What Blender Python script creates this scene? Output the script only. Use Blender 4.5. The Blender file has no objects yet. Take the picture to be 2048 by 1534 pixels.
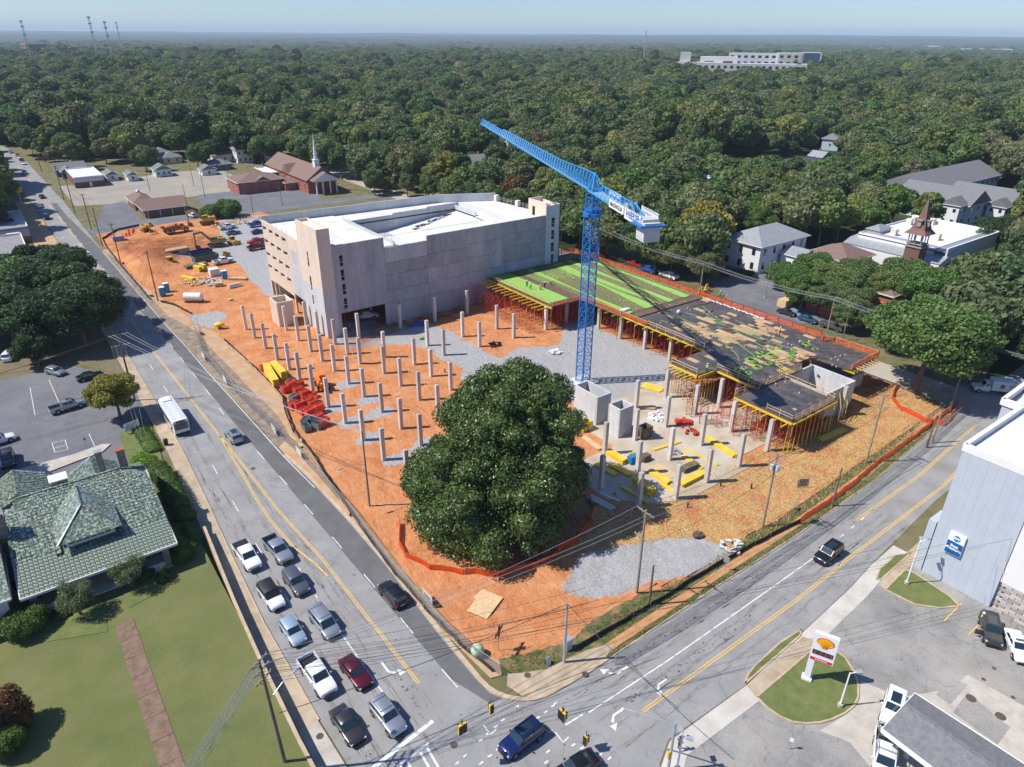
import bpy,bmesh,math,random
import numpy as np
from mathutils import Vector,Matrix
R=math.radians
random.seed(7);rng=np.random.default_rng(11)
SC=bpy.context.scene
COL=SC.collection
# ---------------------------------------------------------------- camera, light, exposure
PITCH=math.atan((767-66)/1400.0);ROLL=0.006;F=1400.0
A0=R(36.5);E1=(math.cos(A0),math.sin(A0));E2=(-math.sin(A0),math.cos(A0))
CAM=Vector((-29.1516,-41.1604,61.0))
def rot(v):return Vector((v[0]*E1[0]+v[1]*E1[1],v[0]*E2[0]+v[1]*E2[1],v[2]))
_c,_q,_cp,_sp=math.cos(ROLL),math.sin(ROLL),math.cos(PITCH),math.sin(PITCH)
RT=rot((_c,_q*_sp,_q*_cp));UP=rot((-_q,_c*_sp,_c*_cp));FW=rot((0,_cp,-_sp))
cam=bpy.data.objects.new('camera',bpy.data.cameras.new('camera'));COL.objects.link(cam)
cam.matrix_world=Matrix(((RT.x,UP.x,-FW.x,CAM.x),(RT.y,UP.y,-FW.y,CAM.y),(RT.z,UP.z,-FW.z,CAM.z),(0,0,0,1)))
cam.data.sensor_width=36;cam.data.lens=F/2048*36;cam.data.clip_start=0.5;cam.data.clip_end=80000
SC.camera=cam
SUN_AZ=151.0;SUN_EL=51.5            # direction towards the sun, degrees from +X
W=bpy.data.worlds.new('World');SC.world=W;W.use_nodes=True
nt=W.node_tree;bg=nt.nodes['Background'];sky=nt.nodes.new('ShaderNodeTexSky');sky.sky_type='NISHITA'
sky.sun_disc=False;sky.sun_elevation=R(SUN_EL);sky.sun_rotation=R(90-SUN_AZ);sky.air_density=1.0;sky.dust_density=0.15;sky.ozone_density=1.5
tint=nt.nodes.new('ShaderNodeMix');tint.data_type='RGBA';tint.blend_type='MULTIPLY';tint.inputs[0].default_value=1;tint.inputs[7].default_value=(0.60,0.76,1.08,1)
nt.links.new(sky.outputs[0],tint.inputs[6]);nt.links.new(tint.outputs[2],bg.inputs[0]);bg.inputs[1].default_value=0.095
sl=bpy.data.lights.new('sun','SUN');sl.energy=4.3;sl.angle=R(0.53);sl.color=(1,0.955,0.89)
sun=bpy.data.objects.new('sun',sl);COL.objects.link(sun)
sd=Vector((math.cos(R(SUN_AZ))*math.cos(R(SUN_EL)),math.sin(R(SUN_AZ))*math.cos(R(SUN_EL)),math.sin(R(SUN_EL))))
sun.rotation_euler=sd.to_track_quat('Z','Y').to_euler();sun.location=(0,0,120)
SC.view_settings.view_transform='Standard';SC.view_settings.look='None'
SC.view_settings.exposure=0.46;SC.view_settings.gamma=1.0;SC.view_settings.use_curve_mapping=False
SC.cycles.max_bounces=6;SC.cycles.diffuse_bounces=2;SC.cycles.glossy_bounces=2;SC.cycles.transmission_bounces=3
SC.cycles.volume_bounces=0;SC.cycles.transparent_max_bounces=6;SC.cycles.use_adaptive_sampling=True
SC.cycles.adaptive_threshold=0.02
# ---------------------------------------------------------------- helpers
def P(px,py,z=0.0):
 """place on the ground (or level z) that a point of the 2048 px photograph shows"""
 u=(px-1024)/F;v=-(py-767)/F
 d=RT*u+UP*v+FW
 t=(z-CAM.z)/d.z
 return Vector((CAM.x+d.x*t,CAM.y+d.y*t,z))
def PP(pts,z=0.0):return [P(a,b,z)[:2]for a,b in pts]
def PX(px,py,X):
 u=(px-1024)/F;v=-(py-767)/F;d=RT*u+UP*v+FW;t=(X-CAM.x)/d.x;return CAM+d*t
def PY(px,py,Y):
 u=(px-1024)/F;v=-(py-767)/F;d=RT*u+UP*v+FW;t=(Y-CAM.y)/d.y;return CAM+d*t
_h={}
def S(x):
 x=max(0.0,min(1.0,x));return x*x*(3-2*x)
MATS={}
def mat(name,col,rough=0.8,col2=None,scale=5.0,det=4,lo=0.35,hi=0.65,bump=0.0,bscale=None,metal=0.0,spec=0.4,alpha=None,emit=None,coat=0,rand=0.0,island=0.0,trans=0.0,stretch=None,coord='Object'):
 if name in MATS:return MATS[name]
 m=bpy.data.materials.new(name);m.use_nodes=True;t=m.node_tree;b=t.nodes['Principled BSDF']
 N=t.nodes.new;L=t.links.new
 b.inputs['Roughness'].default_value=rough;b.inputs['Metallic'].default_value=metal
 b.inputs['Specular IOR Level'].default_value=spec
 if coat:b.inputs['Coat Weight'].default_value=coat;b.inputs['Coat Roughness'].default_value=0.08
 c4=lambda c:(c[0],c[1],c[2],1)
 out=None
 tc=N('ShaderNodeTexCoord');co=tc.outputs[coord]
 if stretch:
  mp=N('ShaderNodeMapping');mp.inputs['Scale'].default_value=stretch;L(co,mp.inputs[0]);co=mp.outputs[0]
 if col2 is not None:
  n=N('ShaderNodeTexNoise');n.inputs['Scale'].default_value=scale;n.inputs['Detail'].default_value=det;n.inputs['Roughness'].default_value=0.62
  L(co,n.inputs['Vector'])
  r=N('ShaderNodeValToRGB');r.color_ramp.elements[0].position=lo;r.color_ramp.elements[1].position=hi
  r.color_ramp.elements[0].color=c4(col);r.color_ramp.elements[1].color=c4(col2)
  L(n.outputs[0],r.inputs[0]);out=r.outputs[0]
 if rand or island:
  h=N('ShaderNodeHueSaturation')
  if out:L(out,h.inputs['Color'])
  else:h.inputs['Color'].default_value=c4(col)
  if island:
   g=N('ShaderNodeNewGeometry');mr=N('ShaderNodeMapRange');mr.inputs[3].default_value=1-island;mr.inputs[4].default_value=1+island
   L(g.outputs['Random Per Island'],mr.inputs[0]);val=mr.outputs[0]
  if rand:
   oi=N('ShaderNodeObjectInfo');mr2=N('ShaderNodeMapRange');mr2.inputs[3].default_value=1-rand;mr2.inputs[4].default_value=1+rand
   L(oi.outputs['Random'],mr2.inputs[0])
   if island:
    mm=N('ShaderNodeMath');mm.operation='MULTIPLY';L(val,mm.inputs[0]);L(mr2.outputs[0],mm.inputs[1]);val=mm.outputs[0]
   else:val=mr2.outputs[0]
  L(val,h.inputs['Value']);out=h.outputs[0]
 if out:L(out,b.inputs['Base Color'])
 else:b.inputs['Base Color'].default_value=c4(col)
 if bump:
  n2=N('ShaderNodeTexNoise');n2.inputs['Scale'].default_value=bscale or scale*4;n2.inputs['Detail'].default_value=3
  L(co,n2.inputs['Vector']);bp=N('ShaderNodeBump');bp.inputs['Strength'].default_value=bump;bp.inputs['Distance'].default_value=0.1
  L(n2.outputs[0],bp.inputs['Height']);L(bp.outputs[0],b.inputs['Normal'])
 if alpha is not None:b.inputs['Alpha'].default_value=alpha
 if trans:b.inputs['Transmission Weight'].default_value=trans
 if emit:b.inputs['Emission Color'].default_value=c4(emit[0]);b.inputs['Emission Strength'].default_value=emit[1]
 m.diffuse_color=c4(col)
 MATS[name]=m;return m
class MB:
 """collects shapes; build() links them as one mesh object"""
 def __init__(s):s.v=[];s.f=[];s.m=[];s.k=0
 def add(s,vs,fs):
  n=len(s.v);s.v.extend([tuple(v)for v in vs]);s.f.extend([tuple(i+n for i in f)for f in fs]);s.m.extend([s.k]*len(fs));return s
 def box(s,x0,y0,z0,x1,y1,z1):
  return s.add([(x0,y0,z0),(x1,y0,z0),(x1,y1,z0),(x0,y1,z0),(x0,y0,z1),(x1,y0,z1),(x1,y1,z1),(x0,y1,z1)],
[(0,3,2,1),(4,5,6,7),(0,1,5,4),(1,2,6,5),(2,3,7,6),(3,0,4,7)])
 def obox(s,c,sx,sy,sz,a=0.0):
  """box standing on c, turned by a"""
  ca,sa=math.cos(a),math.sin(a);vs=[]
  for z in (0,sz):
   for x,y in ((-1,-1),(1,-1),(1,1),(-1,1)):
    X,Y=x*sx/2,y*sy/2;vs.append((c[0]+X*ca-Y*sa,c[1]+X*sa+Y*ca,c[2]+z))
  return s.add(vs,[(0,3,2,1),(4,5,6,7),(0,1,5,4),(1,2,6,5),(2,3,7,6),(3,0,4,7)])
 def beam(s,p,q,w,h=None,up=(0,0,1)):
  h=h or w;p=Vector(p);q=Vector(q);d=(q-p)
  if d.length<1e-6:return s
  d.normalize();u=Vector(up)
  if abs(d.dot(u))>0.99:u=Vector((1,0,0))
  a=d.cross(u).normalized()*(w/2);b=a.cross(d).normalized()*(h/2)
  vs=[p-a-b,p+a-b,p+a+b,p-a+b,q-a-b,q+a-b,q+a+b,q-a+b]
  return s.add(vs,[(3,2,1,0),(4,5,6,7),(0,1,5,4),(1,2,6,5),(2,3,7,6),(3,0,4,7)])
 def tube(s,p,q,r,n=8,r2=None,cap=True):
  r2=r if r2 is None else r2;p=Vector(p);q=Vector(q);d=(q-p).normalized()
  u=Vector((0,0,1))if abs(d.z)<0.95 else Vector((1,0,0))
  a=d.cross(u).normalized();b=a.cross(d)
  vs=[p+(a*math.cos(2*math.pi*i/n)+b*math.sin(2*math.pi*i/n))*r for i in range(n)]
  vs+=[q+(a*math.cos(2*math.pi*i/n)+b*math.sin(2*math.pi*i/n))*r2 for i in range(n)]
  fs=[(i,(i+1)%n,n+(i+1)%n,n+i)for i in range(n)]
  if cap:fs+=[tuple(range(n-1,-1,-1)),tuple(range(n,2*n))]
  return s.add(vs,fs)
 def prism(s,poly,z0,z1):
  n=len(poly);ar=sum(poly[i][0]*poly[(i+1)%n][1]-poly[(i+1)%n][0]*poly[i][1]for i in range(n))
  if ar<0:poly=poly[::-1]
  z0s=z0 if hasattr(z0,'__len__')else [z0]*n;z1s=z1 if hasattr(z1,'__len__')else [z1]*n
  vs=[(x,y,z0s[i])for i,(x,y)in enumerate(poly)]+[(x,y,z1s[i])for i,(x,y)in enumerate(poly)]
  return s.add(vs,[tuple(range(n-1,-1,-1)),tuple(range(n,2*n))]+[(i,(i+1)%n,n+(i+1)%n,n+i)for i in range(n)])
 def lathe(s,prof,n=12,c=(0,0,0)):
  vs=[];fs=[]
  for r,z in prof:
   for i in range(n):vs.append((c[0]+r*math.cos(2*math.pi*i/n),c[1]+r*math.sin(2*math.pi*i/n),c[2]+z))
  for j in range(len(prof)-1):
   for i in range(n):fs.append((j*n+i,j*n+(i+1)%n,(j+1)*n+(i+1)%n,(j+1)*n+i))
  fs+=[tuple(range(n-1,-1,-1)),tuple(range((len(prof)-1)*n,len(prof)*n))]
  return s.add(vs,fs)
 def quad(s,*pts):return s.add(pts,[tuple(range(len(pts)))])
 def path(s,pts,r,n=6):
  for a,b in zip(pts,pts[1:]):s.tube(a,b,r,n,cap=True)
  return s
 def ball(s,c,r,n=8,sq=(1,1,1)):
  pr=[(r*math.sin(math.pi*k/n),-r*math.cos(math.pi*k/n))for k in range(1,n)]
  vs=[];fs=[]
  for rr,z in pr:
   for i in range(n):vs.append((c[0]+rr*math.cos(2*math.pi*i/n)*sq[0],c[1]+rr*math.sin(2*math.pi*i/n)*sq[1],c[2]+z*sq[2]))
  m=len(pr)
  for j in range(m-1):
   for i in range(n):fs.append((j*n+i,j*n+(i+1)%n,(j+1)*n+(i+1)%n,(j+1)*n+i))
  fs+=[tuple(range(n-1,-1,-1)),tuple(range((m-1)*n,m*n))]
  return s.add(vs,fs)
 def mesh(s,name,mats,off=(0,0,0),smooth=False):
  me=bpy.data.meshes.new(name)
  me.from_pydata([(v[0]-off[0],v[1]-off[1],v[2]-off[2])for v in s.v],[],s.f)
  for m in (mats if isinstance(mats,(list,tuple))else [mats]):me.materials.append(m)
  if any(s.m):me.polygons.foreach_set('material_index',s.m)
  if smooth:
   me.shade_smooth()
   try:me.set_sharp_from_angle(angle=R(smooth if smooth>1 else 35))
   except Exception:pass
  me.update();return me
def link(name,me,parent=None):
 o=bpy.data.objects.new(name,me);COL.objects.link(o)
 if parent is not None:o.parent=parent
 return o
def tag(o,label=None,cat=None,group=None,kind=None):
 if label:o['label']=label
 if cat:o['category']=cat
 if group:o['group']=group
 if kind:o['kind']=kind
 return o
def empty(name,label,cat,loc=(0,0,0),rz=0.0,group=None):
 o=bpy.data.objects.new(name,None);COL.objects.link(o);o.location=loc;o.rotation_euler=(0,0,rz);o.empty_display_size=0.5
 return tag(o,label,cat,group)
def part(name,mb,m,parent,smooth=False,off=None,kind=None,label=None):
 """a part; off = world point of the parent, for shapes given in world coordinates"""
 o=link(name,mb.mesh(name,m,off or (0,0,0),smooth),parent)
 if kind:o['kind']=kind
 if label:o['label']=label
 return o
def mpart(name,me,parent,loc=None,rz=0):
 o=link(name,me,parent)
 if loc is not None:o.location=loc
 if rz:o.rotation_euler=(0,0,rz)
 return o
def solo(name,mb,m,label,cat,loc=(0,0,0),rz=0.0,group=None,smooth=False,world=False):
 """a thing that is one mesh"""
 o=link(name,mb.mesh(name,m,loc if world else (0,0,0),smooth));o.location=loc;o.rotation_euler=(0,0,rz)
 return tag(o,label,cat,group)
def struct(name,mb,m,smooth=False):
 o=link(name,mb.mesh(name,m,(0,0,0),smooth));o['kind']='structure';return o
def copy_tree(o,loc=None,rz=None,label=None,group=None,parent=None,scale=None):
 c=o.copy();COL.objects.link(c)
 if parent is not None:c.parent=parent
 if loc is not None:c.location=loc
 if rz is not None:c.rotation_euler=(0,0,rz)
 if scale is not None:c.scale=(scale,)*3 if not hasattr(scale,'__len__')else scale
 if label:c['label']=label
 if group:c['group']=group
 for ch in [k for k in o.children]:copy_tree(ch,parent=c)
 return c
def sheet(name,poly,z,m,parent=None,kind='structure'):
 """flat surface of polygon poly at height z, triangulated"""
 bm=bmesh.new();vs=[bm.verts.new((x,y,z))for x,y in poly];f=bm.faces.new(vs);bm.normal_update()
 if f.normal.z<0:f.normal_flip()
 bmesh.ops.triangulate(bm,faces=[f]);me=bpy.data.meshes.new(name);bm.to_mesh(me);bm.free();me.materials.append(m)
 o=link(name,me,parent)
 if kind:o['kind']=kind
 return o
def slab(name,poly,z0,z1,m,kind='structure'):
 bm=bmesh.new();vs=[bm.verts.new((x,y,z1))for x,y in poly];f=bm.faces.new(vs);bm.normal_update()
 if f.normal.z<0:f.normal_flip()
 r=bmesh.ops.extrude_face_region(bm,geom=[f]);
 for g in r['geom']:
  if isinstance(g,bmesh.types.BMVert):g.co.z=z1
 for v in vs:v.co.z=z0
 bmesh.ops.recalc_face_normals(bm,faces=bm.faces[:]);bmesh.ops.triangulate(bm,faces=bm.faces[:])
 me=bpy.data.meshes.new(name);bm.to_mesh(me);bm.free();me.materials.append(m)
 o=link(name,me)
 if kind:o['kind']=kind
 return o
def text(name,s,size,m,parent,loc,rot3,depth=0.02,align='CENTER',bold=0.0):
 cu=bpy.data.curves.new('t','FONT');cu.body=s;cu.size=size;cu.extrude=depth;cu.align_x=align;cu.align_y='CENTER';cu.offset=bold;cu.resolution_u=3
 to=bpy.data.objects.new('t',cu);COL.objects.link(to);bpy.context.view_layer.update()
 me=bpy.data.meshes.new_from_object(to.evaluated_get(bpy.context.evaluated_depsgraph_get()));bpy.data.objects.remove(to)
 me.materials.clear();me.materials.append(m)
 o=link(name,me,parent);o.location=loc;o.rotation_euler=rot3;return o
def inpoly(pt,poly):
 x,y=pt;c=False;n=len(poly);j=n-1
 for i in range(n):
  xi,yi=poly[i];xj,yj=poly[j]
  if (yi>y)!=(yj>y)and x<(xj-xi)*(y-yi)/(yj-yi)+xi:c=not c
  j=i
 return c
def inpoly_np(X,Y,poly):
 c=np.zeros(X.shape,bool);n=len(poly);j=n-1
 for i in range(n):
  xi,yi=poly[i];xj,yj=poly[j]
  if yi!=yj:
   k=((yi>Y)!=(yj>Y))&(X<(xj-xi)*(Y-yi)/(yj-yi)+xi);c^=k
  j=i
 return c
def fbm(X,Y,seed=0,octs=4,f=1.0):
 """cheap smooth noise from rotated sines"""
 r=np.random.default_rng(seed);o=np.zeros_like(X,dtype=float);a=1.0;tot=0
 for k in range(octs):
  for _ in range(4):
   th=r.uniform(0,2*math.pi);ph=r.uniform(0,6.28);ff=f*r.uniform(0.7,1.3)
   o+=a*np.sin((X*math.cos(th)+Y*math.sin(th))*ff+ph+1.3*np.sin((X*math.sin(th)-Y*math.cos(th))*ff*0.7+ph*2));tot+=a
  a*=0.55;f*=2.1
 return o/tot*2
def sst(a,b,x):t=np.clip((x-a)/(b-a),0,1);return t*t*(3-2*t)
def terr(X,Y):
 X=np.asarray(X,float);Y=np.asarray(Y,float)
 d=np.hypot(X-60,Y-150)
 h=sst(420,1100,d)*(fbm(X,Y,3,2,0.0045)*4.0-1.5)+sst(1500,3600,d)*(fbm(X,Y,5,3,0.0016)*9-22)
 h+=sst(5500,15000,d)*(fbm(X,Y,9,3,0.00045)*20+46)
 return h
def terr1(x,y):return float(terr(np.array([x]),np.array([y]))[0])
# ---------------------------------------------------------------- big ground sheet
M_floor=mat('forest_floor',(0.035,0.05,0.018),0.95,(0.075,0.085,0.035),0.05,5,bump=0.4,bscale=1.5)
def far_ground():
 m=bpy.data.materials.new('wooded_land');m.use_nodes=True;t=m.node_tree;b=t.nodes['Principled BSDF'];b.inputs['Roughness'].default_value=0.95
 b.inputs['Specular IOR Level'].default_value=0.1
 g=t.nodes.new('ShaderNodeNewGeometry');n=t.nodes.new('ShaderNodeTexNoise');n.inputs['Scale'].default_value=0.02;n.inputs['Detail'].default_value=8;n.inputs['Roughness'].default_value=0.75
 t.links.new(g.outputs['Position'],n.inputs['Vector']);r=t.nodes.new('ShaderNodeValToRGB')
 r.color_ramp.elements[0].position=0.36;r.color_ramp.elements[0].color=(0.012,0.024,0.009,1);r.color_ramp.elements[1].position=0.66;r.color_ramp.elements[1].color=(0.06,0.085,0.028,1)
 t.links.new(n.outputs[0],r.inputs[0]);t.links.new(r.outputs[0],b.inputs['Base Color'])
 radii=[0]+list(np.geomspace(40,26000,96));ns=220
 vs=[(CAM.x,CAM.y)];
 for r_ in radii[1:]:
  a=np.arange(ns)*2*math.pi/ns
  vs+=[(CAM.x+r_*math.cos(k),CAM.y+r_*math.sin(k))for k in a]
 V=np.array(vs);d=np.hypot(V[:,0]-CAM.x,V[:,1]-CAM.y)
 Z=terr(V[:,0],V[:,1])-0.05+sst(4200,5200,d)*(14+2.5*np.sin(V[:,0]*12.9898+V[:,1]*78.233))
 mb=MB();mb.v=[(V[i,0],V[i,1],Z[i])for i in range(len(V))]
 mb.f=[(0,1+i,1+(i+1)%ns)for i in range(ns)]
 for j in range(len(radii)-2):
  a=1+j*ns;b_=a+ns
  mb.f+=[(a+i,b_+i,b_+(i+1)%ns,a+(i+1)%ns)for i in range(ns)]
 mb.m=[0]*len(mb.f)
 struct('ground',mb,m)
far_ground()
# near land that is not wood: dry grass and bare verge around the streets
M_verge=mat('verge_grass',(0.10,0.11,0.035),0.95,(0.20,0.16,0.09),0.25,6,bump=0.4,bscale=3)
M_asph=None
def asphalt(name,c1,c2,sc,crack=0.35,tint=(0.16,0.115,0.08),grain=22):
 """worn asphalt: broad tone changes, stains, grain and crack lines"""
 m=bpy.data.materials.new(name);m.use_nodes=True;t=m.node_tree;b=t.nodes['Principled BSDF'];N=t.nodes.new;L=t.links.new
 b.inputs['Roughness'].default_value=0.88;b.inputs['Specular IOR Level'].default_value=0.25
 g=N('ShaderNodeNewGeometry')
 n=N('ShaderNodeTexNoise');n.inputs['Scale'].default_value=sc;n.inputs['Detail'].default_value=6;n.inputs['Roughness'].default_value=0.65;L(g.outputs['Position'],n.inputs['Vector'])
 r=N('ShaderNodeValToRGB');r.color_ramp.elements[0].position=0.32;r.color_ramp.elements[1].position=0.68
 r.color_ramp.elements[0].color=(*c1,1);r.color_ramp.elements[1].color=(*c2,1);L(n.outputs[0],r.inputs[0])
 n2=N('ShaderNodeTexNoise');n2.inputs['Scale'].default_value=grain;n2.inputs['Detail'].default_value=2;L(g.outputs['Position'],n2.inputs['Vector'])
 mr=N('ShaderNodeMapRange');mr.inputs[1].default_value=0.3;mr.inputs[2].default_value=0.7;mr.inputs[3].default_value=0.78;mr.inputs[4].default_value=1.22;L(n2.outputs[0],mr.inputs[0])
 mx=N('ShaderNodeMix');mx.data_type='RGBA';mx.blend_type='MULTIPLY';mx.inputs[0].default_value=1;L(r.outputs[0],mx.inputs[6]);L(mr.outputs[0],mx.inputs[7])
 v=N('ShaderNodeTexVoronoi');v.feature='DISTANCE_TO_EDGE';v.inputs['Scale'].default_value=0.16
 nw=N('ShaderNodeTexNoise');nw.inputs['Scale'].default_value=0.6;nw.inputs['Detail'].default_value=4;L(g.outputs['Position'],nw.inputs['Vector'])
 ad=N('ShaderNodeVectorMath');ad.operation='MULTIPLY_ADD';L(nw.outputs['Color'],ad.inputs[0]);ad.inputs[1].default_value=(3,3,3);L(g.outputs['Position'],ad.inputs[2]);L(ad.outputs[0],v.inputs['Vector'])
 cr=N('ShaderNodeMapRange');cr.inputs[1].default_value=0.0;cr.inputs[2].default_value=0.012;cr.inputs[3].default_value=1-crack;cr.inputs[4].default_value=1;L(v.outputs['Distance'],cr.inputs[0])
 m2=N('ShaderNodeMix');m2.data_type='RGBA';m2.blend_type='MULTIPLY';m2.inputs[0].default_value=1;L(mx.outputs[2],m2.inputs[6]);L(cr.outputs[0],m2.inputs[7])
 n3=N('ShaderNodeTexNoise');n3.inputs['Scale'].default_value=0.13;n3.inputs['Detail'].default_value=7;L(g.outputs['Position'],n3.inputs['Vector'])
 r3=N('ShaderNodeMapRange');r3.inputs[1].default_value=0.56;r3.inputs[2].default_value=0.75;r3.inputs[4].default_value=0.45;L(n3.outputs[0],r3.inputs[0])
 m3=N('ShaderNodeMix');m3.data_type='RGBA';L(r3.outputs[0],m3.inputs[0]);L(m2.outputs[2],m3.inputs[6]);m3.inputs[7].default_value=(*tint,1)
 L(m3.outputs[2],b.inputs['Base Color'])
 bp=N('ShaderNodeBump');bp.inputs['Strength'].default_value=0.25;bp.inputs['Distance'].default_value=0.03;L(n2.outputs[0],bp.inputs['Height']);L(bp.outputs[0],b.inputs['Normal'])
 MATS[name]=m;return m
M_road=asphalt('old_asphalt',(0.235,0.23,0.222),(0.315,0.308,0.298),0.25,0.25,(0.19,0.15,0.115))
M_road2=asphalt('new_asphalt',(0.115,0.113,0.114),(0.155,0.15,0.147),0.3,0.08,(0.12,0.09,0.07))
M_lot=asphalt('lot_asphalt',(0.13,0.135,0.15),(0.19,0.19,0.195),0.12,0.35)
M_gaslot=asphalt('station_asphalt',(0.19,0.185,0.175),(0.34,0.325,0.295),0.14,0.35,(0.38,0.34,0.28),14)
M_gravlot=asphalt('gravel_lot',(0.27,0.25,0.22),(0.37,0.32,0.25),0.08,0.1,(0.42,0.32,0.19))
M_conc=mat('pavement_concrete',(0.34,0.26,0.17),0.9,(0.47,0.38,0.27),0.5,6,bump=0.15,bscale=9)
M_concg=mat('pale_concrete',(0.38,0.34,0.28),0.9,(0.50,0.46,0.40),0.6,6,bump=0.15,bscale=9)
M_kerb=mat('kerb_concrete',(0.42,0.30,0.19),0.9,(0.52,0.42,0.30),0.8,5,bump=0.2,bscale=9)
M_white=mat('road_paint_white',(0.70,0.70,0.68),0.7,(0.34,0.335,0.325),1.6,9,0.5,0.66)
M_yellow=mat('road_paint_yellow',(0.74,0.45,0.08),0.7,(0.42,0.33,0.2),1.6,9,0.5,0.68)
M_grass=mat('lawn_grass',(0.108,0.133,0.036),0.95,(0.178,0.175,0.06),0.22,10,0.25,0.75,bump=0.9,bscale=9)
M_grassg=mat('green_grass',(0.09,0.14,0.033),0.95,(0.19,0.19,0.065),0.8,7,0.3,0.7,bump=0.7,bscale=14)
# town ground under the near streets
sheet('verge_ground',PP([(-300,520),(-120,300),(30,262),(330,262),(640,300),(760,340),(900,385),(1130,400)])+[(104,120),(104,220),(96,226),(-8,226)],-0.03,M_verge)
sheet('verge_ground',[(-8,226),(96,226),(104,220),(104,120),(170,120),(175,20),(104,-2),(104,-40),(-60,-40),(-140,60),(-90,250)],-0.034,M_verge)
# ---- main road (runs along y)
rl=[(-15.5,-14),(-16.3,7.9),(-16.4,24),(-15.9,37),(-15.2,51),(-14.5,69),(-14.3,100),(-14.3,140),(-14.6,200),(-15.5,260),(-17,330),(-19,400),(-23,460),(-30,530),(-45,640)]
rr=[(-35,640),(-20.5,530),(-13.5,470),(-8.6,407),(-6.8,333),(-5.7,290),(-5.5,240),(-5.2,205),(-4.6,170),(-4.1,147),(-3.7,128),(-3.1,113),(-2.9,96),(-2.4,80),(-1.8,57.5),(-1.1,50),(-0.6,36),(-0.5,26),(-1.0,10.3)]
def arc(cx,cy,r,a0,a1,n=8):return [(cx+r*math.cos(R(a0+(a1-a0)*i/n)),cy+r*math.sin(R(a0+(a1-a0)*i/n)))for i in range(n+1)]
corner=arc(4.6,2.2,5.6,180,270,8)
road_poly=rl+rr+[(-1.0,2.2)]+corner+[(9.2,-3.6),(31,-3.2),(48,-3.2),(69,-2.4),(89,-0.6),(101,0.2)]
road_poly2=[(103.5,5),(104.3,60),(104.6,125),(104.8,330),(112.6,330),(112.2,200),(112.0,60),(111.8,21),(112.4,5),(125,1.5),(180,3),(180,-8),(110,-9.4),(71,-10.4),(50,-12.2),(44,-12.9),(21,-14.4),(10,-14.0)]+[(7.5,-15.2),(5.4,-18),(4.6,-40),(-14,-40)]
road_all=road_poly+road_poly2
sheet('road',road_all,0.0,M_road)
sheet('road_patch',[(-3.2,4.4),(-3.9,28),(-4.5,52.5),(-5.1,75),(-5.3,88),(-5.7,104),(-6.2,129),(-7.2,152),(-9.2,213),(-10.0,252),(-10.3,290),(-8.4,290),(-7.9,262),(-6.4,231),(-5.3,205),(-4.7,170),(-4.2,147),(-3.8,128),(-3.2,113),(-3.0,96),(-2.5,80),(-1.9,57.5),(-1.2,50),(-0.7,36),(-0.6,26),(-1.1,10.3),(-1.1,3.2),(-0.9,0.6),(-0.2,-0.8),(-1.6,-0.5)],0.004,M_road2)
Z1=0.010
def stripe(mb,pts,w,dash=None,gap=None):
 acc=0.0
 for (x0,y0),(x1,y1)in zip(pts,pts[1:]):
  L_=math.hypot(x1-x0,y1-y0);dx,dy=(x1-x0)/L_,(y1-y0)/L_;nx,ny=-dy*w/2,dx*w/2
  if not dash:segs=[(0,L_)]
  else:
   segs=[];p=-acc
   while p<L_:
    a,b=max(0,p),min(L_,p+dash)
    if b>a:segs.append((a,b))
    p+=dash+gap
   acc=(acc+L_)%(dash+gap)
  for a,b in segs:
   mb.quad((x0+dx*a-nx,y0+dy*a-ny,Z1),(x0+dx*b-nx,y0+dy*b-ny,Z1),(x0+dx*b+nx,y0+dy*b+ny,Z1),(x0+dx*a+nx,y0+dy*a+ny,Z1))
def off(pts,d):return [(x+d,y)for x,y in pts]
ym=PP([(838,1367),(697,1186),(644,1117),(606,1076),(552,1015),(500,948),(440,872),(360,771),(300,694),(262,640)])
yb=PP([(655,1152),(628,1125),(585,1092),(541,1041),(514,1000),(486,950),(440,872)])
ym2=[(-9.1,182),(-10.6,260),(-12.0,333),(-13.5,400)]
mb=MB()
for d in (-0.12,0.12):stripe(mb,off(ym,d),0.11);stripe(mb,off(ym2,d),0.11,14,9)
for d in (-0.12,0.12):stripe(mb,off(yb[2:],d),0.11)
stripe(mb,yb[:3],0.2)
for d in (-0.14,0.14):stripe(mb,[(a,b+d)for a,b in [(10.3,-10.3),(37,-10.3),(51.5,-9.8),(76,-9.3),(98,-6.8)]],0.12)
stripe(mb,[(57,-6.0),(76,-5.6),(100,-3.6)],0.12);stripe(mb,[(57,-6.3),(76,-5.9),(100,-3.9)],0.12)
struct('yellow_centre_line',mb,M_yellow)
mb=MB()
stripe(mb,PP([(425,930),(468,1007),(514,1091),(583,1213)]),0.12,3.0,8.4);stripe(mb,[(-11.6,80),(-11.8,150)],0.12,3.0,9.0)
stripe(mb,PP([(683,1268),(754,1369),(812,1446)]),0.13);stripe(mb,PP([(597,1135),(640,1204)]),0.12,0.7,2.2)
stripe(mb,PP([(915,1375),(870,1322),(825,1265),(725,1145),(640,1045),(575,970),(490,875),(455,840),(420,790),(369,725),(307,645),(260,592)]),0.12,3.0,6.2)
stripe(mb,[(-7.3,160),(-9.0,207),(-9.9,252),(-10.6,300)],0.12,3.0,8.2)
stripe(mb,[(-12.0,150),(-12.6,200),(-13.6,262),(-15,333),(-17,400)],0.12,3.0,8.2)
stripe(mb,[(-1.3,46),(-2.0,58),(-2.6,80),(-3.1,96),(-3.4,114),(-3.9,128),(-4.3,147),(-4.8,170),(-5.4,204)],0.12)
stripe(mb,[(-15.6,0.0),(-7.3,1.2)],0.42)
stripe(mb,[(5.8,-7.2),(17,-7.4),(31,-7.3),(47,-7.1)],0.14);stripe(mb,[(3.0,-6.9),(5.2,-7.0)],0.18)
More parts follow.
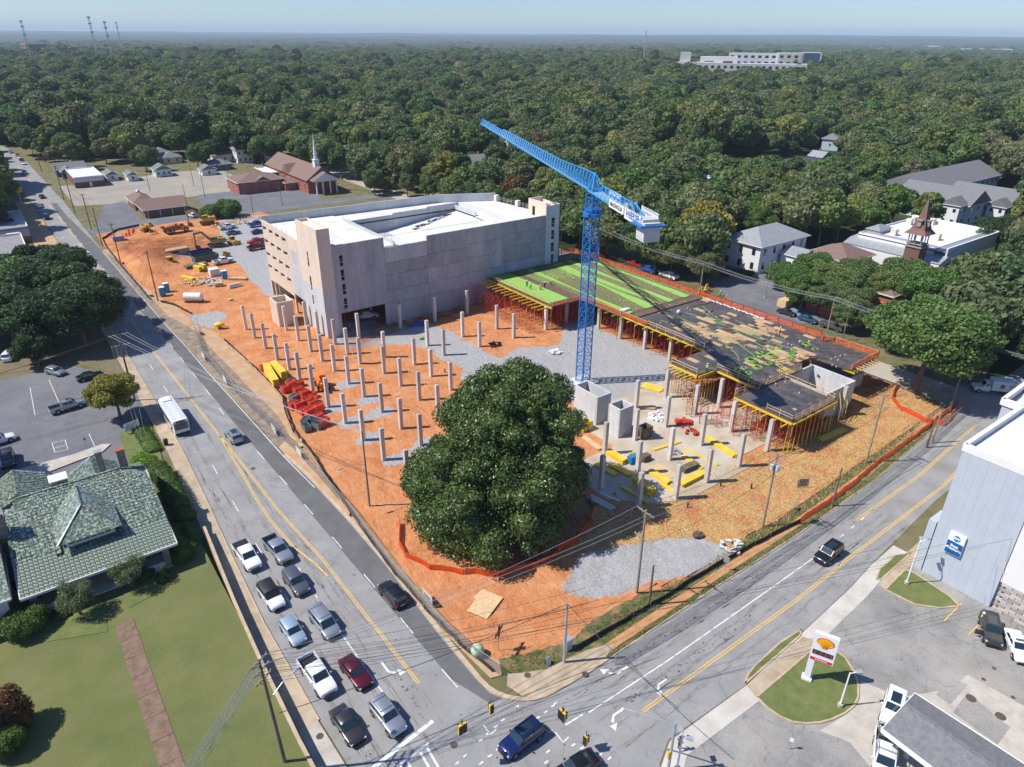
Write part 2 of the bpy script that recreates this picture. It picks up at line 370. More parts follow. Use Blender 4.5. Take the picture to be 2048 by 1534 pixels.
stripe(mb,[(49,-7.0),(62,-6.2)],0.13,1.0,1.9)
# crosswalk remains across the lower leg, and short ticks through the junction
for k in range(4):stripe(mb,[(-12.4+k*1.1-(k%2)*0.35,-4.2),(-12.2+k*1.1-(k%2)*0.35,-1.0)],0.22)
stripe(mb,[(-12.7,-1.0),(-8.9,-0.7)],0.22)
rr_=random.Random(4)
for a,b,n in [((-8,-4),(1.2,-2.2),9),((-7.2,-5.4),(4.2,-4.4),11),((-2,-9.6),(4.4,-3.6),8),((2.0,-9.0),(4.3,-12.8),5)]:
 for k in range(n):
  if rr_.random()<0.2:continue
  x=a[0]+(b[0]-a[0])*k/n;y=a[1]+(b[1]-a[1])*k/n;an=rr_.uniform(-.2,.2)
  stripe(mb,[(x,y+an*.3),(x+0.45,y)],0.17)
for x,y in [(-3.6,-3.4),(-0.6,-5.6),(1.6,-8.2)]:
 stripe(mb,[(x,y),(x+0.1,y+1.3)],0.12);stripe(mb,[(x,y),(x+0.8,y+0.1)],0.12)
# turn arrows
def arrow(mb,x,y,a,s=1.0,turn=1):
 ca,sa=math.cos(a),math.sin(a)
 T=lambda u,v:(x+(u*ca-v*sa)*s,y+(u*sa+v*ca)*s,Z1)
 mb.quad(T(-1.3,-.1),T(0,-.1),T(0,.12),T(-1.3,.12));mb.quad(T(0,-.1),T(0.65,.35*turn),T(0.5,.6*turn),T(0,.12))
 mb.quad(T(0.25,.75*turn),T(1.05,.62*turn),T(0.95,1.3*turn))
arrow(mb,-8.1,9.2,R(-90),1.2,1);arrow(mb,11.5,-5.4,R(180),1.2,-1);arrow(mb,7.6,-8.9,R(180),1.1,1);arrow(mb,46,-9.0,R(0),1.0,-1);arrow(mb,14,-9.0,R(180),0.9,1)
struct('white_lane_marking',mb,M_white)
# dark wheel tracks, oil stains and tar patches on the asphalt (real wear on the surface)
M_stain=mat('oil_stain',(0.095,0.085,0.075),0.85,(0.19,0.175,0.155),1.4,8,0.42,0.62)
M_iron=mat('cast_iron',(0.07,0.055,0.045),0.7,(0.12,0.09,0.07),6)
mb=MB();Z1=0.006
st_=random.Random(9)
def blot(mb,x,y,r,zz=0.006):
 n=9;mb.quad(*[(x+r*st_.uniform(.6,1.1)*math.cos(6.283*i/n),y+r*st_.uniform(.5,1.0)*math.sin(6.283*i/n),zz)for i in range(n)])
for k in range(260):
 q=st_.random()
 if q<0.45:x,y=st_.uniform(-7.5,-3.2),st_.uniform(2,75)
 elif q<0.75:x,y=st_.uniform(5,60),st_.uniform(-9.6,-4.0)
 else:x,y=st_.uniform(-12,3),st_.uniform(-12,1)
 blot(mb,x,y,st_.choice([0.06,0.08,0.1,0.14]))
def track(mb,pts,w):
 for (x0,y0),(x1,y1)in zip(pts,pts[1:]):
  n=max(2,int(math.hypot(x1-x0,y1-y0)/0.35))
  for k in range(n):
   if st_.random()<0.33:continue
   t=(k+st_.random())/n;blot(mb,x0+(x1-x0)*t+st_.gauss(0,w),y0+(y1-y0)*t+st_.gauss(0,w),st_.uniform(0.07,0.2),0.0065+k%7*0.0003)
track(mb,[(6,-4.9),(20,-5.0),(40,-5.0)],0.22);track(mb,[(8,-8.7),(30,-8.6)],0.25)
track(mb,[(-7.7,12),(-7.8,2)],0.2);track(mb,[(-14.3,5),(-14.2,-1)],0.2);track(mb,[(-10.6,7),(-10.4,2)],0.15)
struct('road_stain',mb,M_stain)
M_wear=mat('tyre_wear',(0.185,0.165,0.148),0.88,(0.25,0.24,0.228),1.2,8,.4,.6)
mb=MB()
def wear(a,b,w,dens=1.6,sx=.07,ln=(.5,1.8)):
 L_=math.hypot(b[0]-a[0],b[1]-a[1]);dx,dy=(b[0]-a[0])/L_,(b[1]-a[1])/L_
 for k in range(int(L_*dens)):
  t=st_.random()*L_;o_=st_.gauss(0,w);x,y=a[0]+dx*t-dy*o_,a[1]+dy*t+dx*o_;l,q=st_.uniform(*ln),st_.uniform(sx*.5,sx*1.3)
  pts=[(x+dx*u*l-dy*v*q,y+dy*u*l+dx*v*q,0.0045+(k%9)*.00012)for u,v in ((-1,.1),(-.6,.8),(.2,1),(.8,.6),(1,-.1),(.5,-.9),(-.4,-.8))];mb.quad(*pts)
for x in (-14.9,-13.5,-11.0,-9.3):wear((x+(0.2 if x<-12 else .4),-1),(x+1.2,80),.16)
for x in (-7.6,-6.9):wear((x+.4,0),(x-.6,40),.2,1.0)
for y in (-4.6,-5.9,-8.2,-9.4,-11.8):wear((6,y-.3),(62,y+.8),.17)
struct('tyre_wear_marks',mb,M_wear)
def manhole(x,y,r=0.36,z=0.014):
 mb=MB();mb.lathe([(r,-0.01),(r,z),(r*0.9,z+0.004)],16);
 for k in range(4):mb.beam((-r*.6,-r*.5+k*r*.33,z+.006),(r*.6,-r*.5+k*r*.33,z+.006),0.03,0.008)
 return mb
mh=manhole(0,0).mesh('manhole_cover',M_iron)
for k,(x,y,lab)in enumerate([(*P(908,1490)[:2],'dark round manhole cover in the junction below the blue car'),(*P(506,937)[:2],'round manhole cover between the lanes above the waiting cars'),(*P(640,1474)[:2],'round iron cover in the tan pavement at the lawn corner'),
(*P(1170,1350)[:2],'round cover in the corner pavement beside the grey signal cabinet'),(*P(1055,1352)[:2],'round cover in the corner pavement left of the folding sign')]):
 o=link('manhole_cover',mh);o.location=(x,y,0.13 if k>1 else 0.006);tag(o,lab,'manhole cover')
# ---- kerbs, pavements
def ribbon(pts,w,side=1):
 out=[]
 for i,(x,y)in enumerate(pts):
  a=pts[max(0,i-1)];b=pts[min(len(pts)-1,i+1)];dx,dy=b[0]-a[0],b[1]-a[1];L_=math.hypot(dx,dy)
  out.append((x-dy/L_*w*side,y+dx/L_*w*side))
 return out
def strip(name,pts,w,z0,z1,m,side=1):
 return slab(name,list(pts)+ribbon(pts,w,side)[::-1],z0,z1,m)
# left side of the main road: kerb and tan pavement
lk=rl[1:8]
strip('kerb',lk,0.18,-0.02,0.13,M_kerb,1)
lk2=ribbon(lk,0.18,1)
strip('pavement',lk2,2.0,-0.02,0.12,M_conc,1)
sheet('pavement',[(-18.6,-14),(-18.6,7.9),(-16.5,7.9),(-15.7,-14)],0.12,M_concg)
# right side: kerb, curving round the corner and along the side road
rk=[(-1.8,57.5),(-1.1,50),(-0.6,36),(-0.5,26),(-1.0,10.3),(-1.0,2.2)]+corner[1:]+[(9.2,-3.6),(12,-3.55)]
strip('kerb',rk,0.5,-0.02,0.13,M_kerb,1)
strip('kerb',[(12,-3.55),(31,-3.2),(48,-3.2),(69,-2.4),(89,-0.6),(98,0.1)],0.15,-0.02,0.10,M_kerb,1)
sheet('pavement',arc(4.9,2.4,5.4,232,270,6)+[(9.2,-3.05),(12.2,-3.05),(14.2,-2.35),(11,-1.2),(5.6,-0.55),(3.2,0.6),(2.0,1.4),(1.0,0.2)],0.124,M_conc)
# verge between side road and site, with the orange foot path
M_path=mat('clay_path',(0.42,0.19,0.075),0.95,(0.52,0.29,0.14),0.8,6,bump=0.3,bscale=6)
M_vg=mat('patchy_grass',(0.075,0.105,0.03),0.95,(0.30,0.19,0.09),0.7,8,0.42,0.66,bump=0.7,bscale=10)
sheet('grass_verge',[(1.2,2.2),(2.4,0.2),(6,-0.9),(10,-3.45),(31,-3.1),(48,-3.1),(69,-2.3),(89,-0.5),(100,0.1),(100,2.6),(89,2.2),(69,1.3),(48,0.2),(31,1.5),(18,4.0),(12.5,7.4),(6,6.0),(2.6,6.5)],0.09,M_vg)
sheet('path',[(12.2,-2.95),(14,-2.75),(31,-2.35),(48,-2.2),(69,-1.2),(89,0.6),(100,1.2),(100,2.2),(89,1.7),(69,0.0),(48,-1.1),(31,-1.35),(14,-1.7),(11.6,-1.9)],0.094,M_path)
# foot path / concrete strip along the main road by the site fence
M_strip=mat('dusty_concrete',(0.40,0.22,0.11),0.92,(0.50,0.36,0.22),0.35,7,0.3,0.7,bump=0.2,bscale=5)
sheet('pavement',[(-0.5,10.3),(0.0,26),(-0.1,36),(-0.6,50),(-1.6,57.5),(-2.3,80),(-2.8,96),(-3.0,113),(-3.6,128),(-4.0,147),(-4.5,170),(-5.1,206),(-3.4,206),(-2.2,162),(-0.6,149),(2.2,138),(6,134),(7,118),(5.4,100),(5.4,76),(3.9,71),(3.0,67),(2.2,60),(2.0,50),(1.4,36),(1.2,25.7),(1.1,10),(1.3,6.0),(2.4,3.6),(1.4,1.6),(0.2,2.0)],0.092,M_strip)
M_weed=mat('weedy_gravel',(0.15,0.12,0.09),0.95,(0.33,0.25,0.18),0.6,9,0.3,0.65,bump=0.5,bscale=8)
sheet('dirt_strip',[(-1.8,60),(-2.2,80),(-2.7,96),(-2.9,113),(-3.5,128),(-3.9,147),(-4.4,170),(-4.9,200),(-3.8,200),(-3.2,160),(-2.6,150),(-2.2,134),(0.0,124),(0.8,117),(0.8,104),(1.2,94),(1.3,84),(1.8,76),(1.9,70),(1.2,63)],0.097,M_weed)
# streets behind
sheet('forecourt',[(-15.6,168),(-15.2,228),(-16.8,300),(-21.6,300),(-21.6,224),(-24.1,222),(-24.1,186)],0.0,M_strip)
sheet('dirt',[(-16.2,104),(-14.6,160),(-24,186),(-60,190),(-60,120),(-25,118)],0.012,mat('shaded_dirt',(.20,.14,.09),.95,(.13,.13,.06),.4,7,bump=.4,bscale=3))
M_str=asphalt('pale_street',(0.36,0.31,0.25),(0.45,0.40,0.33),0.1,0.1,(0.42,0.34,0.24))
sheet('side_street',[(104.4,7),(104.6,60),(104.9,330),(112.4,330),(112.0,60),(111.7,21),(112.2,6)],0.005,M_str)
sheet('side_street',[(-4.5,228),(24,230),(52,228),(104,226),(104,233),(92,235),(52,235.5),(24,239),(-4.8,240)],0.003,M_lot)
# lots around
sheet('parking_lot',[(-15.9,82),(-15.9,90),(-16.5,101),(-17,103),(-25,116),(-90,118),(-90,62),(-22,62),(-22,80)],0.03,M_lot)
sheet('parking_lot',PP([(190,462),(205,412),(250,402),(285,440),(380,428),(410,428),(395,390),(560,372),(640,372),(640,400),(560,412),(420,430)]),0.02,M_lot)
sheet('gravel_lot',PP([(118,372),(200,368),(330,345),(440,338),(470,352),(460,385),(395,392),(285,405),(150,412)]),0.012,M_gravlot)
sheet('parking_lot',[(113,43),(113,58),(125,75),(170,66),(160,48),(126,40)],0.02,M_lot)
sheet('parking_lot',[(232,170),(262,150),(285,175),(250,200)],0.02,M_lot)
M_blue=mat('blue_bay_paint',(0.12,0.22,0.31),0.8,(0.2,0.27,0.32),1.5,8)
mb=MB();mb.quad(*[(x,y,0.032)for x,y in [(118.5,43.5),(127,43),(128,50),(121,52)]]);struct('parking_bay_marking',mb,M_blue)
# gas station forecourt
sheet('forecourt',[(9.5,-15),(21,-15.2),(44,-13.6),(50,-12.9),(60,-14),(60,-60),(0,-60),(5.2,-19)],0.03,M_gaslot)
M_apron=mat('apron_concrete',(0.44,0.40,0.34),0.9,(0.56,0.53,0.47),0.4,6,bump=0.1,bscale=8)
strip('pavement',[(7.2,-15.6),(10,-14.2),(21.3,-14.5),(44,-13.0),(50,-12.3),(56,-12.0)],-2.0,-0.02,0.06,M_apron,1)
for poly in (PP([(1513,1395),(1640,1286),(1655,1291),(1690,1317),(1708,1345),(1716,1372),(1716,1395),(1708,1412),(1690,1427),(1665,1439),(1640,1446),(1612,1448),(1585,1445),(1560,1434),(1535,1417)]),
PP([(1770,1180),(1810,1140),(1830,1148),(1900,1195),(1918,1213),(1880,1217),(1830,1210)]),PP([(1752,1160),(1758,1140),(1790,1112),(1820,1108),(1762,1160)]),PP([(1490,1368),(1496,1350),(1510,1332),(1560,1286),(1602,1260),(1600,1272)])):
 mb=MB()
 for a_,b_ in zip(poly,poly[1:]+poly[:1]):mb.beam((a_[0],a_[1],.06),(b_[0],b_[1],.06),.2,.17)
 struct('kerb',mb,M_kerb)
 sheet('grass_island',poly,0.12,M_grassg)
sheet('pavement',PP([(1492,1372),(1511,1394),(1637,1285),(1606,1274)]),0.1,M_conc)
sheet('pavement',PP([(1755,1170),(1772,1182),(1850,1105),(1870,1060),(1850,1070)]),0.1,M_conc)
# concrete pads, patches and covers on the forecourt
for poly,m_ in ((PP([(1722,1362),(1760,1378),(1800,1395),(1860,1385),(1905,1375),(1935,1350),(2080,1430),(2110,1540),(1900,1600),(1740,1534),(1700,1485),(1640,1462),(1690,1430)]),M_concg),):
 sheet('forecourt_slab',poly,0.034,m_)
sheet('forecourt_patch',PP([(1935,1385),(2020,1455),(1995,1490),(1905,1425)]),0.04,M_gaslot)
sheet('forecourt_patch',PP([(1872,1390),(1895,1355),(1935,1370),(1900,1410)]),0.042,M_gaslot)
for x,y,r,lb in [(1942,1397,0.5,'large round brown tank cover in the forecourt, nearer the canopy roof'),(2001,1433,0.5,'large round brown tank cover in the forecourt, lower right of the pair'),(1988,1337,0.22,'small round cover in a pale patch of forecourt'),(1967,1359,0.22,'small round cover left of the pale square patch'),(2026,1395,0.22,'small round cover at the right of the big tank covers')]:
 o=solo('manhole_cover',manhole(0,0,r),M_iron,lb,'manhole cover',(*P(x,y)[:2],0.036),smooth=False)
mb=MB();Z1=0.04
for a,b in (((1888,1242),(1922,1208)),((1936,1270),(1972,1236)),((1988,1300),(2021,1265)),((2038,1332),(2060,1310)),((1846-880,0),(1846-880,0))):
 if a[0]>1000:stripe(mb,PP([a,b]),0.13)
struct('yellow_bay_line',mb,M_yellow)
mb=MB()
for a,b in (((178,868),(192,898)),((105,886),(130,880)),((130,880),(136,898)),((104,886),(110,905)),((108,897),(133,890)),((110,905),(137,899)),((60,775),(70,830)),((98,760),(118,805))):
 stripe(mb,PP([a,b]),0.1)
struct('white_bay_line',mb,M_white)
# ---- lawn, retaining wall
def lawnz(x,y):return 0.15+1.4*(1-S((y-38)/22.0))
def grid(name,x0,x1,y0,y1,st,zf,m,mask=None,smooth=True):
 nx=int((x1-x0)/st)+1;ny=int((y1-y0)/st)+1
 X,Y=np.meshgrid(np.linspace(x0,x1,nx),np.linspace(y0,y1,ny));Z=zf(X,Y)
 mb=MB();mb.v=list(zip(X.ravel().tolist(),Y.ravel().tolist(),Z.ravel().tolist()))
 for j in range(ny-1):
  for i in range(nx-1):
   if mask is None or mask(X[j,i]+st/2,Y[j,i]+st/2):mb.f.append((j*nx+i,j*nx+i+1,(j+1)*nx+i+1,(j+1)*nx+i))
 mb.m=[0]*len(mb.f);o=struct(name,mb,m,smooth=smooth);return o,X,Y
lz=lambda X,Y:0.15+1.4*(1-sst(38,60,Y))
grid('lawn',-78,-18.75,-14,62,2.0,lz,M_grass)
M_wallc=mat('stained_concrete',(0.34,0.30,0.25),0.9,(0.20,0.17,0.14),0.8,6,bump=0.2,bscale=5)
wl=[(-18.7,-14),(-18.9,5.5),(-18.7,17),(-18.3,27.5),(-17.8,36),(-17.3,44)]
def wall_ribbon(name,pts,w,z1f,m,z0=0.0,label=None,cat='wall',cap=None):
 mb=MB();q=ribbon(pts,w,1)
 for i in range(len(pts)-1):
  a,b,c,d=pts[i],pts[i+1],q[i+1],q[i]
  za,zb=z1f(*a),z1f(*b)
  mb.add([(a[0],a[1],z0),(b[0],b[1],z0),(c[0],c[1],z0),(d[0],d[1],z0),(a[0],a[1],za),(b[0],b[1],zb),(c[0],c[1],zb),(d[0],d[1],za)],[(4,5,6,7),(0,1,5,4),(2,3,7,6),(1,2,6,5),(3,0,4,7)])
 return solo(name,mb,m,label,cat)if label else mb
wall_ribbon('retaining_wall',wl,0.35,lambda x,y:lawnz(x,y)+0.22,M_kerb,0,'tan concrete retaining wall holding the lawn above the pavement','wall')
M_walk=mat('brown_walk',(0.15,0.095,0.065),0.9,(0.24,0.16,0.11),1.2,7,bump=0.2,bscale=8)
e=empty('garden_walk','long brown paved walk crossing the lawn to the porch','walkway',(-31,12,1.56));e['kind']='structure';del e['category'];del e['label']
A_,B_=P(248,1245,1.55),P(345,1534,1.55)
dv=(B_-A_);n_=9
for k in range(n_):
 a=A_+dv*(k/n_)*1.25;b=A_+dv*((k+0.985)/n_)*1.25;nn=Vector((-dv.y,dv.x,0)).normalized()*0.95
 mb=MB();mb.prism([(a-nn)[:2],(b-nn)[:2],(b+nn)[:2],(a+nn)[:2]],1.0,1.60);part('paving_slab',mb,M_walk,e,off=e.location)
sheet('grass_bed',[(-36.8,33.3),(-31.2,31.0),(-30.6,36.5),(-37.5,37.5)],1.60,M_grassg)
sheet('grass_bed',[(-28.6,33.5),(-26.2,34.0),(-22.2,38.3),(-28.6,38.2)],1.60,M_grassg)
sheet('grass_bed',[(-22.5,62),(-18.2,62),(-17.0,80),(-18.5,82),(-22,80)],0.17,M_grassg)
sheet('pavement',PP([(148,910),(205,890),(222,890),(205,906),(165,920),(100,945),(112,1010),(60,1020),(40,940)]),0.2,M_concg)
# ---------------------------------------------------------------- construction ground: clay, gravel, straw, dust in one relief sheet
def site_material():
 m=bpy.data.materials.new('construction_soil');m.use_nodes=True;t=m.node_tree;b=t.nodes['Principled BSDF'];N=t.nodes.new;L=t.links.new
 b.inputs['Roughness'].default_value=0.95;b.inputs['Specular IOR Level'].default_value=0.15
 g=N('ShaderNodeNewGeometry');pos=g.outputs['Position']
 def noise(sc,det=6,ro=0.6,vec=None):
  n=N('ShaderNodeTexNoise');n.inputs['Scale'].default_value=sc;n.inputs['Detail'].default_value=det;n.inputs['Roughness'].default_value=ro;L(vec or pos,n.inputs['Vector']);return n.outputs[0]
 def ramp(f,stops):
  r=N('ShaderNodeValToRGB');e_=r.color_ramp.elements;e_[0].position=stops[0][0];e_[0].color=(*stops[0][1],1);e_[1].position=stops[-1][0];e_[1].color=(*stops[-1][1],1)
  for p,c in stops[1:-1]:q=e_.new(p);q.color=(*c,1)
  L(f,r.inputs[0]);return r.outputs[0]
 def mix(f,a,b_):
  x=N('ShaderNodeMix');x.data_type='RGBA';L(f,x.inputs[0]);L(a,x.inputs[6]);L(b_,x.inputs[7]);return x.outputs[2]
 def rng_(f,a,b_,c=0.0,d=1.0):
  x=N('ShaderNodeMapRange');x.inputs[1].default_value=a;x.inputs[2].default_value=b_;x.inputs[3].default_value=c;x.inputs[4].default_value=d;L(f,x.inputs[0]);return x.outputs[0]
 def math_(op,a,b_):
  x=N('ShaderNodeMath');x.operation=op
  if hasattr(a,'links')or not isinstance(a,float):L(a,x.inputs[0])
  else:x.inputs[0].default_value=a
  if isinstance(b_,float):x.inputs[1].default_value=b_
  else:L(b_,x.inputs[1])
  return x.outputs[0]
 at=N('ShaderNodeAttribute');at.attribute_name='zone';sp=N('ShaderNodeSeparateColor');L(at.outputs['Color'],sp.inputs[0])
 mp=N('ShaderNodeMapping');mp.inputs['Scale'].default_value=(1.6,0.5,1);mp.inputs['Rotation'].default_value=(0,0,R(35));L(pos,mp.inputs[0])
 clay=ramp(noise(0.16,9,0.66),[(0.28,(0.33,0.11,0.04)),(0.44,(0.52,0.195,0.07)),(0.60,(0.60,0.265,0.115)),(0.72,(0.64,0.36,0.19)),(0.84,(0.68,0.47,0.30))])
 clay2=mix(rng_(noise(1.1,6,0.7,mp.outputs[0]),0.35,0.65,0.0,0.35),clay,ramp(noise(2.0,3),[(0.3,(0.40,0.15,0.06)),(0.7,(0.68,0.40,0.22))]))
 mp2=N('ShaderNodeMapping');mp2.inputs['Scale'].default_value=(1.7,.16,1);mp2.inputs['Rotation'].default_value=(0,0,R(-12));wn=N('ShaderNodeTexNoise');wn.inputs['Scale'].default_value=.05;L(pos,wn.inputs['Vector']);vm=N('ShaderNodeVectorMath');vm.operation='MULTIPLY_ADD';vm.inputs[1].default_value=(14,14,0);L(wn.outputs['Color'],vm.inputs[0]);L(pos,vm.inputs[2]);L(vm.outputs[0],mp2.inputs[0])
 rut=noise(1.1,3,.5,mp2.outputs[0]);dk1=N('ShaderNodeMix');dk1.data_type='RGBA';dk1.inputs[7].default_value=(.36,.125,.05,1);L(math_('MULTIPLY',rng_(rut,.52,.68),rng_(noise(.12,3),.5,.62,0.,.55)),dk1.inputs[0]);L(clay2,dk1.inputs[6]);clay2=dk1.outputs[2]
 grav=ramp(noise(7.0,5,0.8),[(0.35,(0.20,0.20,0.20)),(0.5,(0.36,0.355,0.35)),(0.66,(0.52,0.51,0.49))])
 straw=mix(rng_(noise(0.45,7,0.7),0.50,0.66),ramp(noise(3.5,6,0.75),[(0.3,(0.33,0.19,0.07)),(0.5,(0.50,0.31,0.12)),(0.7,(0.60,0.42,0.2))]),clay)
 dust=ramp(noise(0.4,6),[(0.3,(0.44,0.37,0.28)),(0.7,(0.56,0.50,0.41))])
 edge=noise(0.9,8,0.72);edge=rng_(edge,0.2,0.8,-0.42,0.42)
 cg=math_('ADD',sp.outputs[0],edge);cs=math_('ADD',sp.outputs[1],edge)
 col=mix(rng_(cs,0.45,0.55),clay2,straw);col=mix(rng_(cg,0.42,0.58),col,grav);
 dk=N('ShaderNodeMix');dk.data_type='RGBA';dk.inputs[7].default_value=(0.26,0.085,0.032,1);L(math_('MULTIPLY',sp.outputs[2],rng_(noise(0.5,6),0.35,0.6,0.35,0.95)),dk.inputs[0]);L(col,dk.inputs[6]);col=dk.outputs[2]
 L(col,b.inputs['Base Color'])
 bp=N('ShaderNodeBump');bp.inputs['Strength'].default_value=0.8;bp.inputs['Distance'].default_value=0.35
 L(math_('ADD',math_('ADD',noise(1.3,6,0.7),math_('MULTIPLY',noise(0.7,4,0.6,mp.outputs[0]),0.8)),math_('MULTIPLY',rut,0.35)),bp.inputs['Height']);L(bp.outputs[0],b.inputs['Normal'])
 return m
M_soil=site_material()
_near=[tuple(p)for p in PP([(988,1322),(1012,1316),(1050,1308),(1090,1296),(1135,1288),(1165,1262),(1190,1238),(1225,1218),(1290,1186),(1345,1172),(1400,1146),(1470,1106)])]
_r=random.Random(2);NB=[]
for a_,b_ in zip(_near,_near[1:]):
 for k in range(5):NB.append((a_[0]+(b_[0]-a_[0])*k/5+_r.uniform(-.16,.16),a_[1]+(b_[1]-a_[1])*k/5+_r.uniform(-.16,.16)))
SITE=[(1.3,4.2)]+NB+[(42,0.9),(48,0.4),(69,1.4),(89,2.3),(101,3),(103.6,12),(104,60),(104.2,125),(104,205),(56,205),(52,228),(24,230),(-3.6,228),(-3.9,208),(-3.2,185),(-2.4,161),(-1.0,149),(1.2,138),(1.6,124),(3.9,117),(4.9,100),(4.9,77),(3.4,71.5),(2.6,68),(1.7,62),(1.7,50),(1.1,35),(0.9,25.7),(0.8,10),(1.0,5.5)]
GRAV=[PP([(650,655),(742,640),(780,655),(855,650),(900,662),(960,675),(1030,695),(1110,700),(1200,660),(1300,700),(1420,745),(1340,770),(1290,800),(1250,800),(1180,810),(1010,780),(960,775),(920,762),(925,735),(880,720),(860,700),(820,690),(760,690),(700,700),(672,690)]),
PP([(1120,1185),(1160,1110),(1290,1085),(1400,1075),(1480,1105),(1400,1150),(1290,1170),(1240,1190),(1190,1200)]),
PP([(1020,700),(1120,690),(1130,640),(1200,640),(1230,800),(1040,790),(950,760)]),
PP([(440,440),(525,430),(560,600),(530,590),(500,560),(480,530),(460,520),(370,520),(345,525),(370,512),(440,490)]),
PP([(335,640),(430,622),(460,630),(430,655),(400,668),(380,655)])]
GRAV+=[[(x+a,y+b)for a,b in ((-3,-1.6),(1.6,-2),(2.6,.8),(0,2.2),(-2.6,1.2))]for x,y in ((17.7,61),(18,66.5),(17.5,75),(11.8,67.5),(12,61),(12,54),(12.5,45.5),(18.5,47),(12.5,38))]
HOLE=[PP([(945,655),(1040,690),(1000,722),(905,668)]),PP([(860,640),(960,640),(1060,690),(940,655)])]
STRAW=[PP([(1160,990),(1250,1010),(1330,1000),(1420,950),(1590,870),(1640,850),(1720,780),(1830,760),(1900,790),(1850,870),(1700,975),(1560,1065),(1480,1110),(1400,1075),(1290,1085),(1160,1110),(1130,1060)])]
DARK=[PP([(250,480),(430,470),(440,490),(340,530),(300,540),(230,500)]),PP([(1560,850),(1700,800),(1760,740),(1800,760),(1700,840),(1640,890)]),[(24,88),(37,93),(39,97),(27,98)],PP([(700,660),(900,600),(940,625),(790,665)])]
def site_ground():
 st=0.7;x0,x1,y0,y1=-6,105,-2,232
 xs=np.arange(x0,x1,st);ys=np.arange(y0,y1,st);X,Y=np.meshgrid(xs,ys)
 ins=inpoly_np(X,Y,SITE)
 def blur(a,n=3):
  a=a.astype(float)
  for _ in range(n):
   a=(a+np.roll(a,1,0)+np.roll(a,-1,0)+np.roll(a,1,1)+np.roll(a,-1,1))/5
  return a
 G=np.zeros(X.shape,bool)
 for p in GRAV:G|=inpoly_np(X,Y,p)
 for p in HOLE:G&=~inpoly_np(X,Y,p)
 T=np.zeros(X.shape,bool)
 for p in STRAW:T|=inpoly_np(X,Y,p)
 D=np.zeros(X.shape,bool)
 for p in DARK:D|=inpoly_np(X,Y,p)
 G,T,D=blur(G,4),blur(T,4),blur(D,6)
 fade=blur(ins,4);fade=np.clip((fade-0.45)*2,0,1)
 Z=0.14+fade*(0.10*fbm(X,Y,21,4,0.55)+0.06*fbm(X,Y,22,2,2.6))*(1-0.8*G)
 # spoil heap and pit in the far left corner of the site
 hp=P(300,500);Z+=fade*3.4*np.exp(-(((X-6)/7)**2+((Y-186)/9)**2))+fade*2.2*np.exp(-(((X-3)/5)**2+((Y-176)/7)**2))+1.6*fade*np.exp(-(((X-9)/5)**2+((Y-200)/5)**2))
 for (px,py,r,h)in ((1545,1160,2.4,.9),(1400,1165,2.0,1.0),(1695,815,2.5,1.4),(1640,840,2.2,1.2),(625,600,2,.7),(690,650,1.6,.9),(1330,1180,1.5,.7),(760,660,1.5,.7)):
  q=P(px,py);Z+=fade*h*np.exp(-(((X-q.x)/r)**2+((Y-q.y)/r)**2))*(0.7+0.5*fbm(X,Y,31,2,1.8))
 q=(X>38)&(X<70)&(Y>10)&(Y<42)
 Z=np.where(blur(q,3)>0.3,np.minimum(Z,0.13),Z)
 ok=ins&np.roll(ins,-1,0)&np.roll(ins,-1,1)&np.roll(np.roll(ins,-1,0),-1,1)
 jj,ii=np.nonzero(ok);nx=X.shape[1]
 F4=np.stack([jj*nx+ii,jj*nx+ii+1,(jj+1)*nx+ii+1,(jj+1)*nx+ii],1)
 used=np.unique(F4);remap=-np.ones(X.size,int);remap[used]=np.arange(len(used));F4=remap[F4]
 V=np.stack([X.ravel(),Y.ravel(),Z.ravel()],1)[used]
 me=bpy.data.meshes.new('construction_ground');me.from_pydata(V.tolist(),[],F4.tolist());me.materials.append(M_soil)
 ca=me.color_attributes.new('zone','FLOAT_COLOR','POINT');C=np.stack([G.ravel(),T.ravel(),D.ravel(),np.ones(X.size)],1)[used]
 ca.data.foreach_set('color',C.astype(np.float32).ravel());me.shade_smooth()
 o=link('construction_ground',me);o['kind']='structure'
 # plain skirt sheet so no gap shows at the saw-tooth rim
 s_=sheet('construction_ground',SITE,0.10,mat('plain_clay',(0.42,0.16,0.06),0.95,(0.55,0.26,0.12),0.3,7,bump=0.4,bscale=3))
site_ground()
M_slabc=mat('site_slab',(0.40,0.31,0.21),0.9,(0.50,0.45,0.37),0.22,8,0.35,0.62,bump=0.12,bscale=6)
slab('slab',[(36.5,13.5),(41.5,11.0),(56.2,11.0),(56.2,13.9),(72,13.9),(72,40),(43,40),(43,28),(32,28),(32,18)],0.0,0.22,M_slabc)
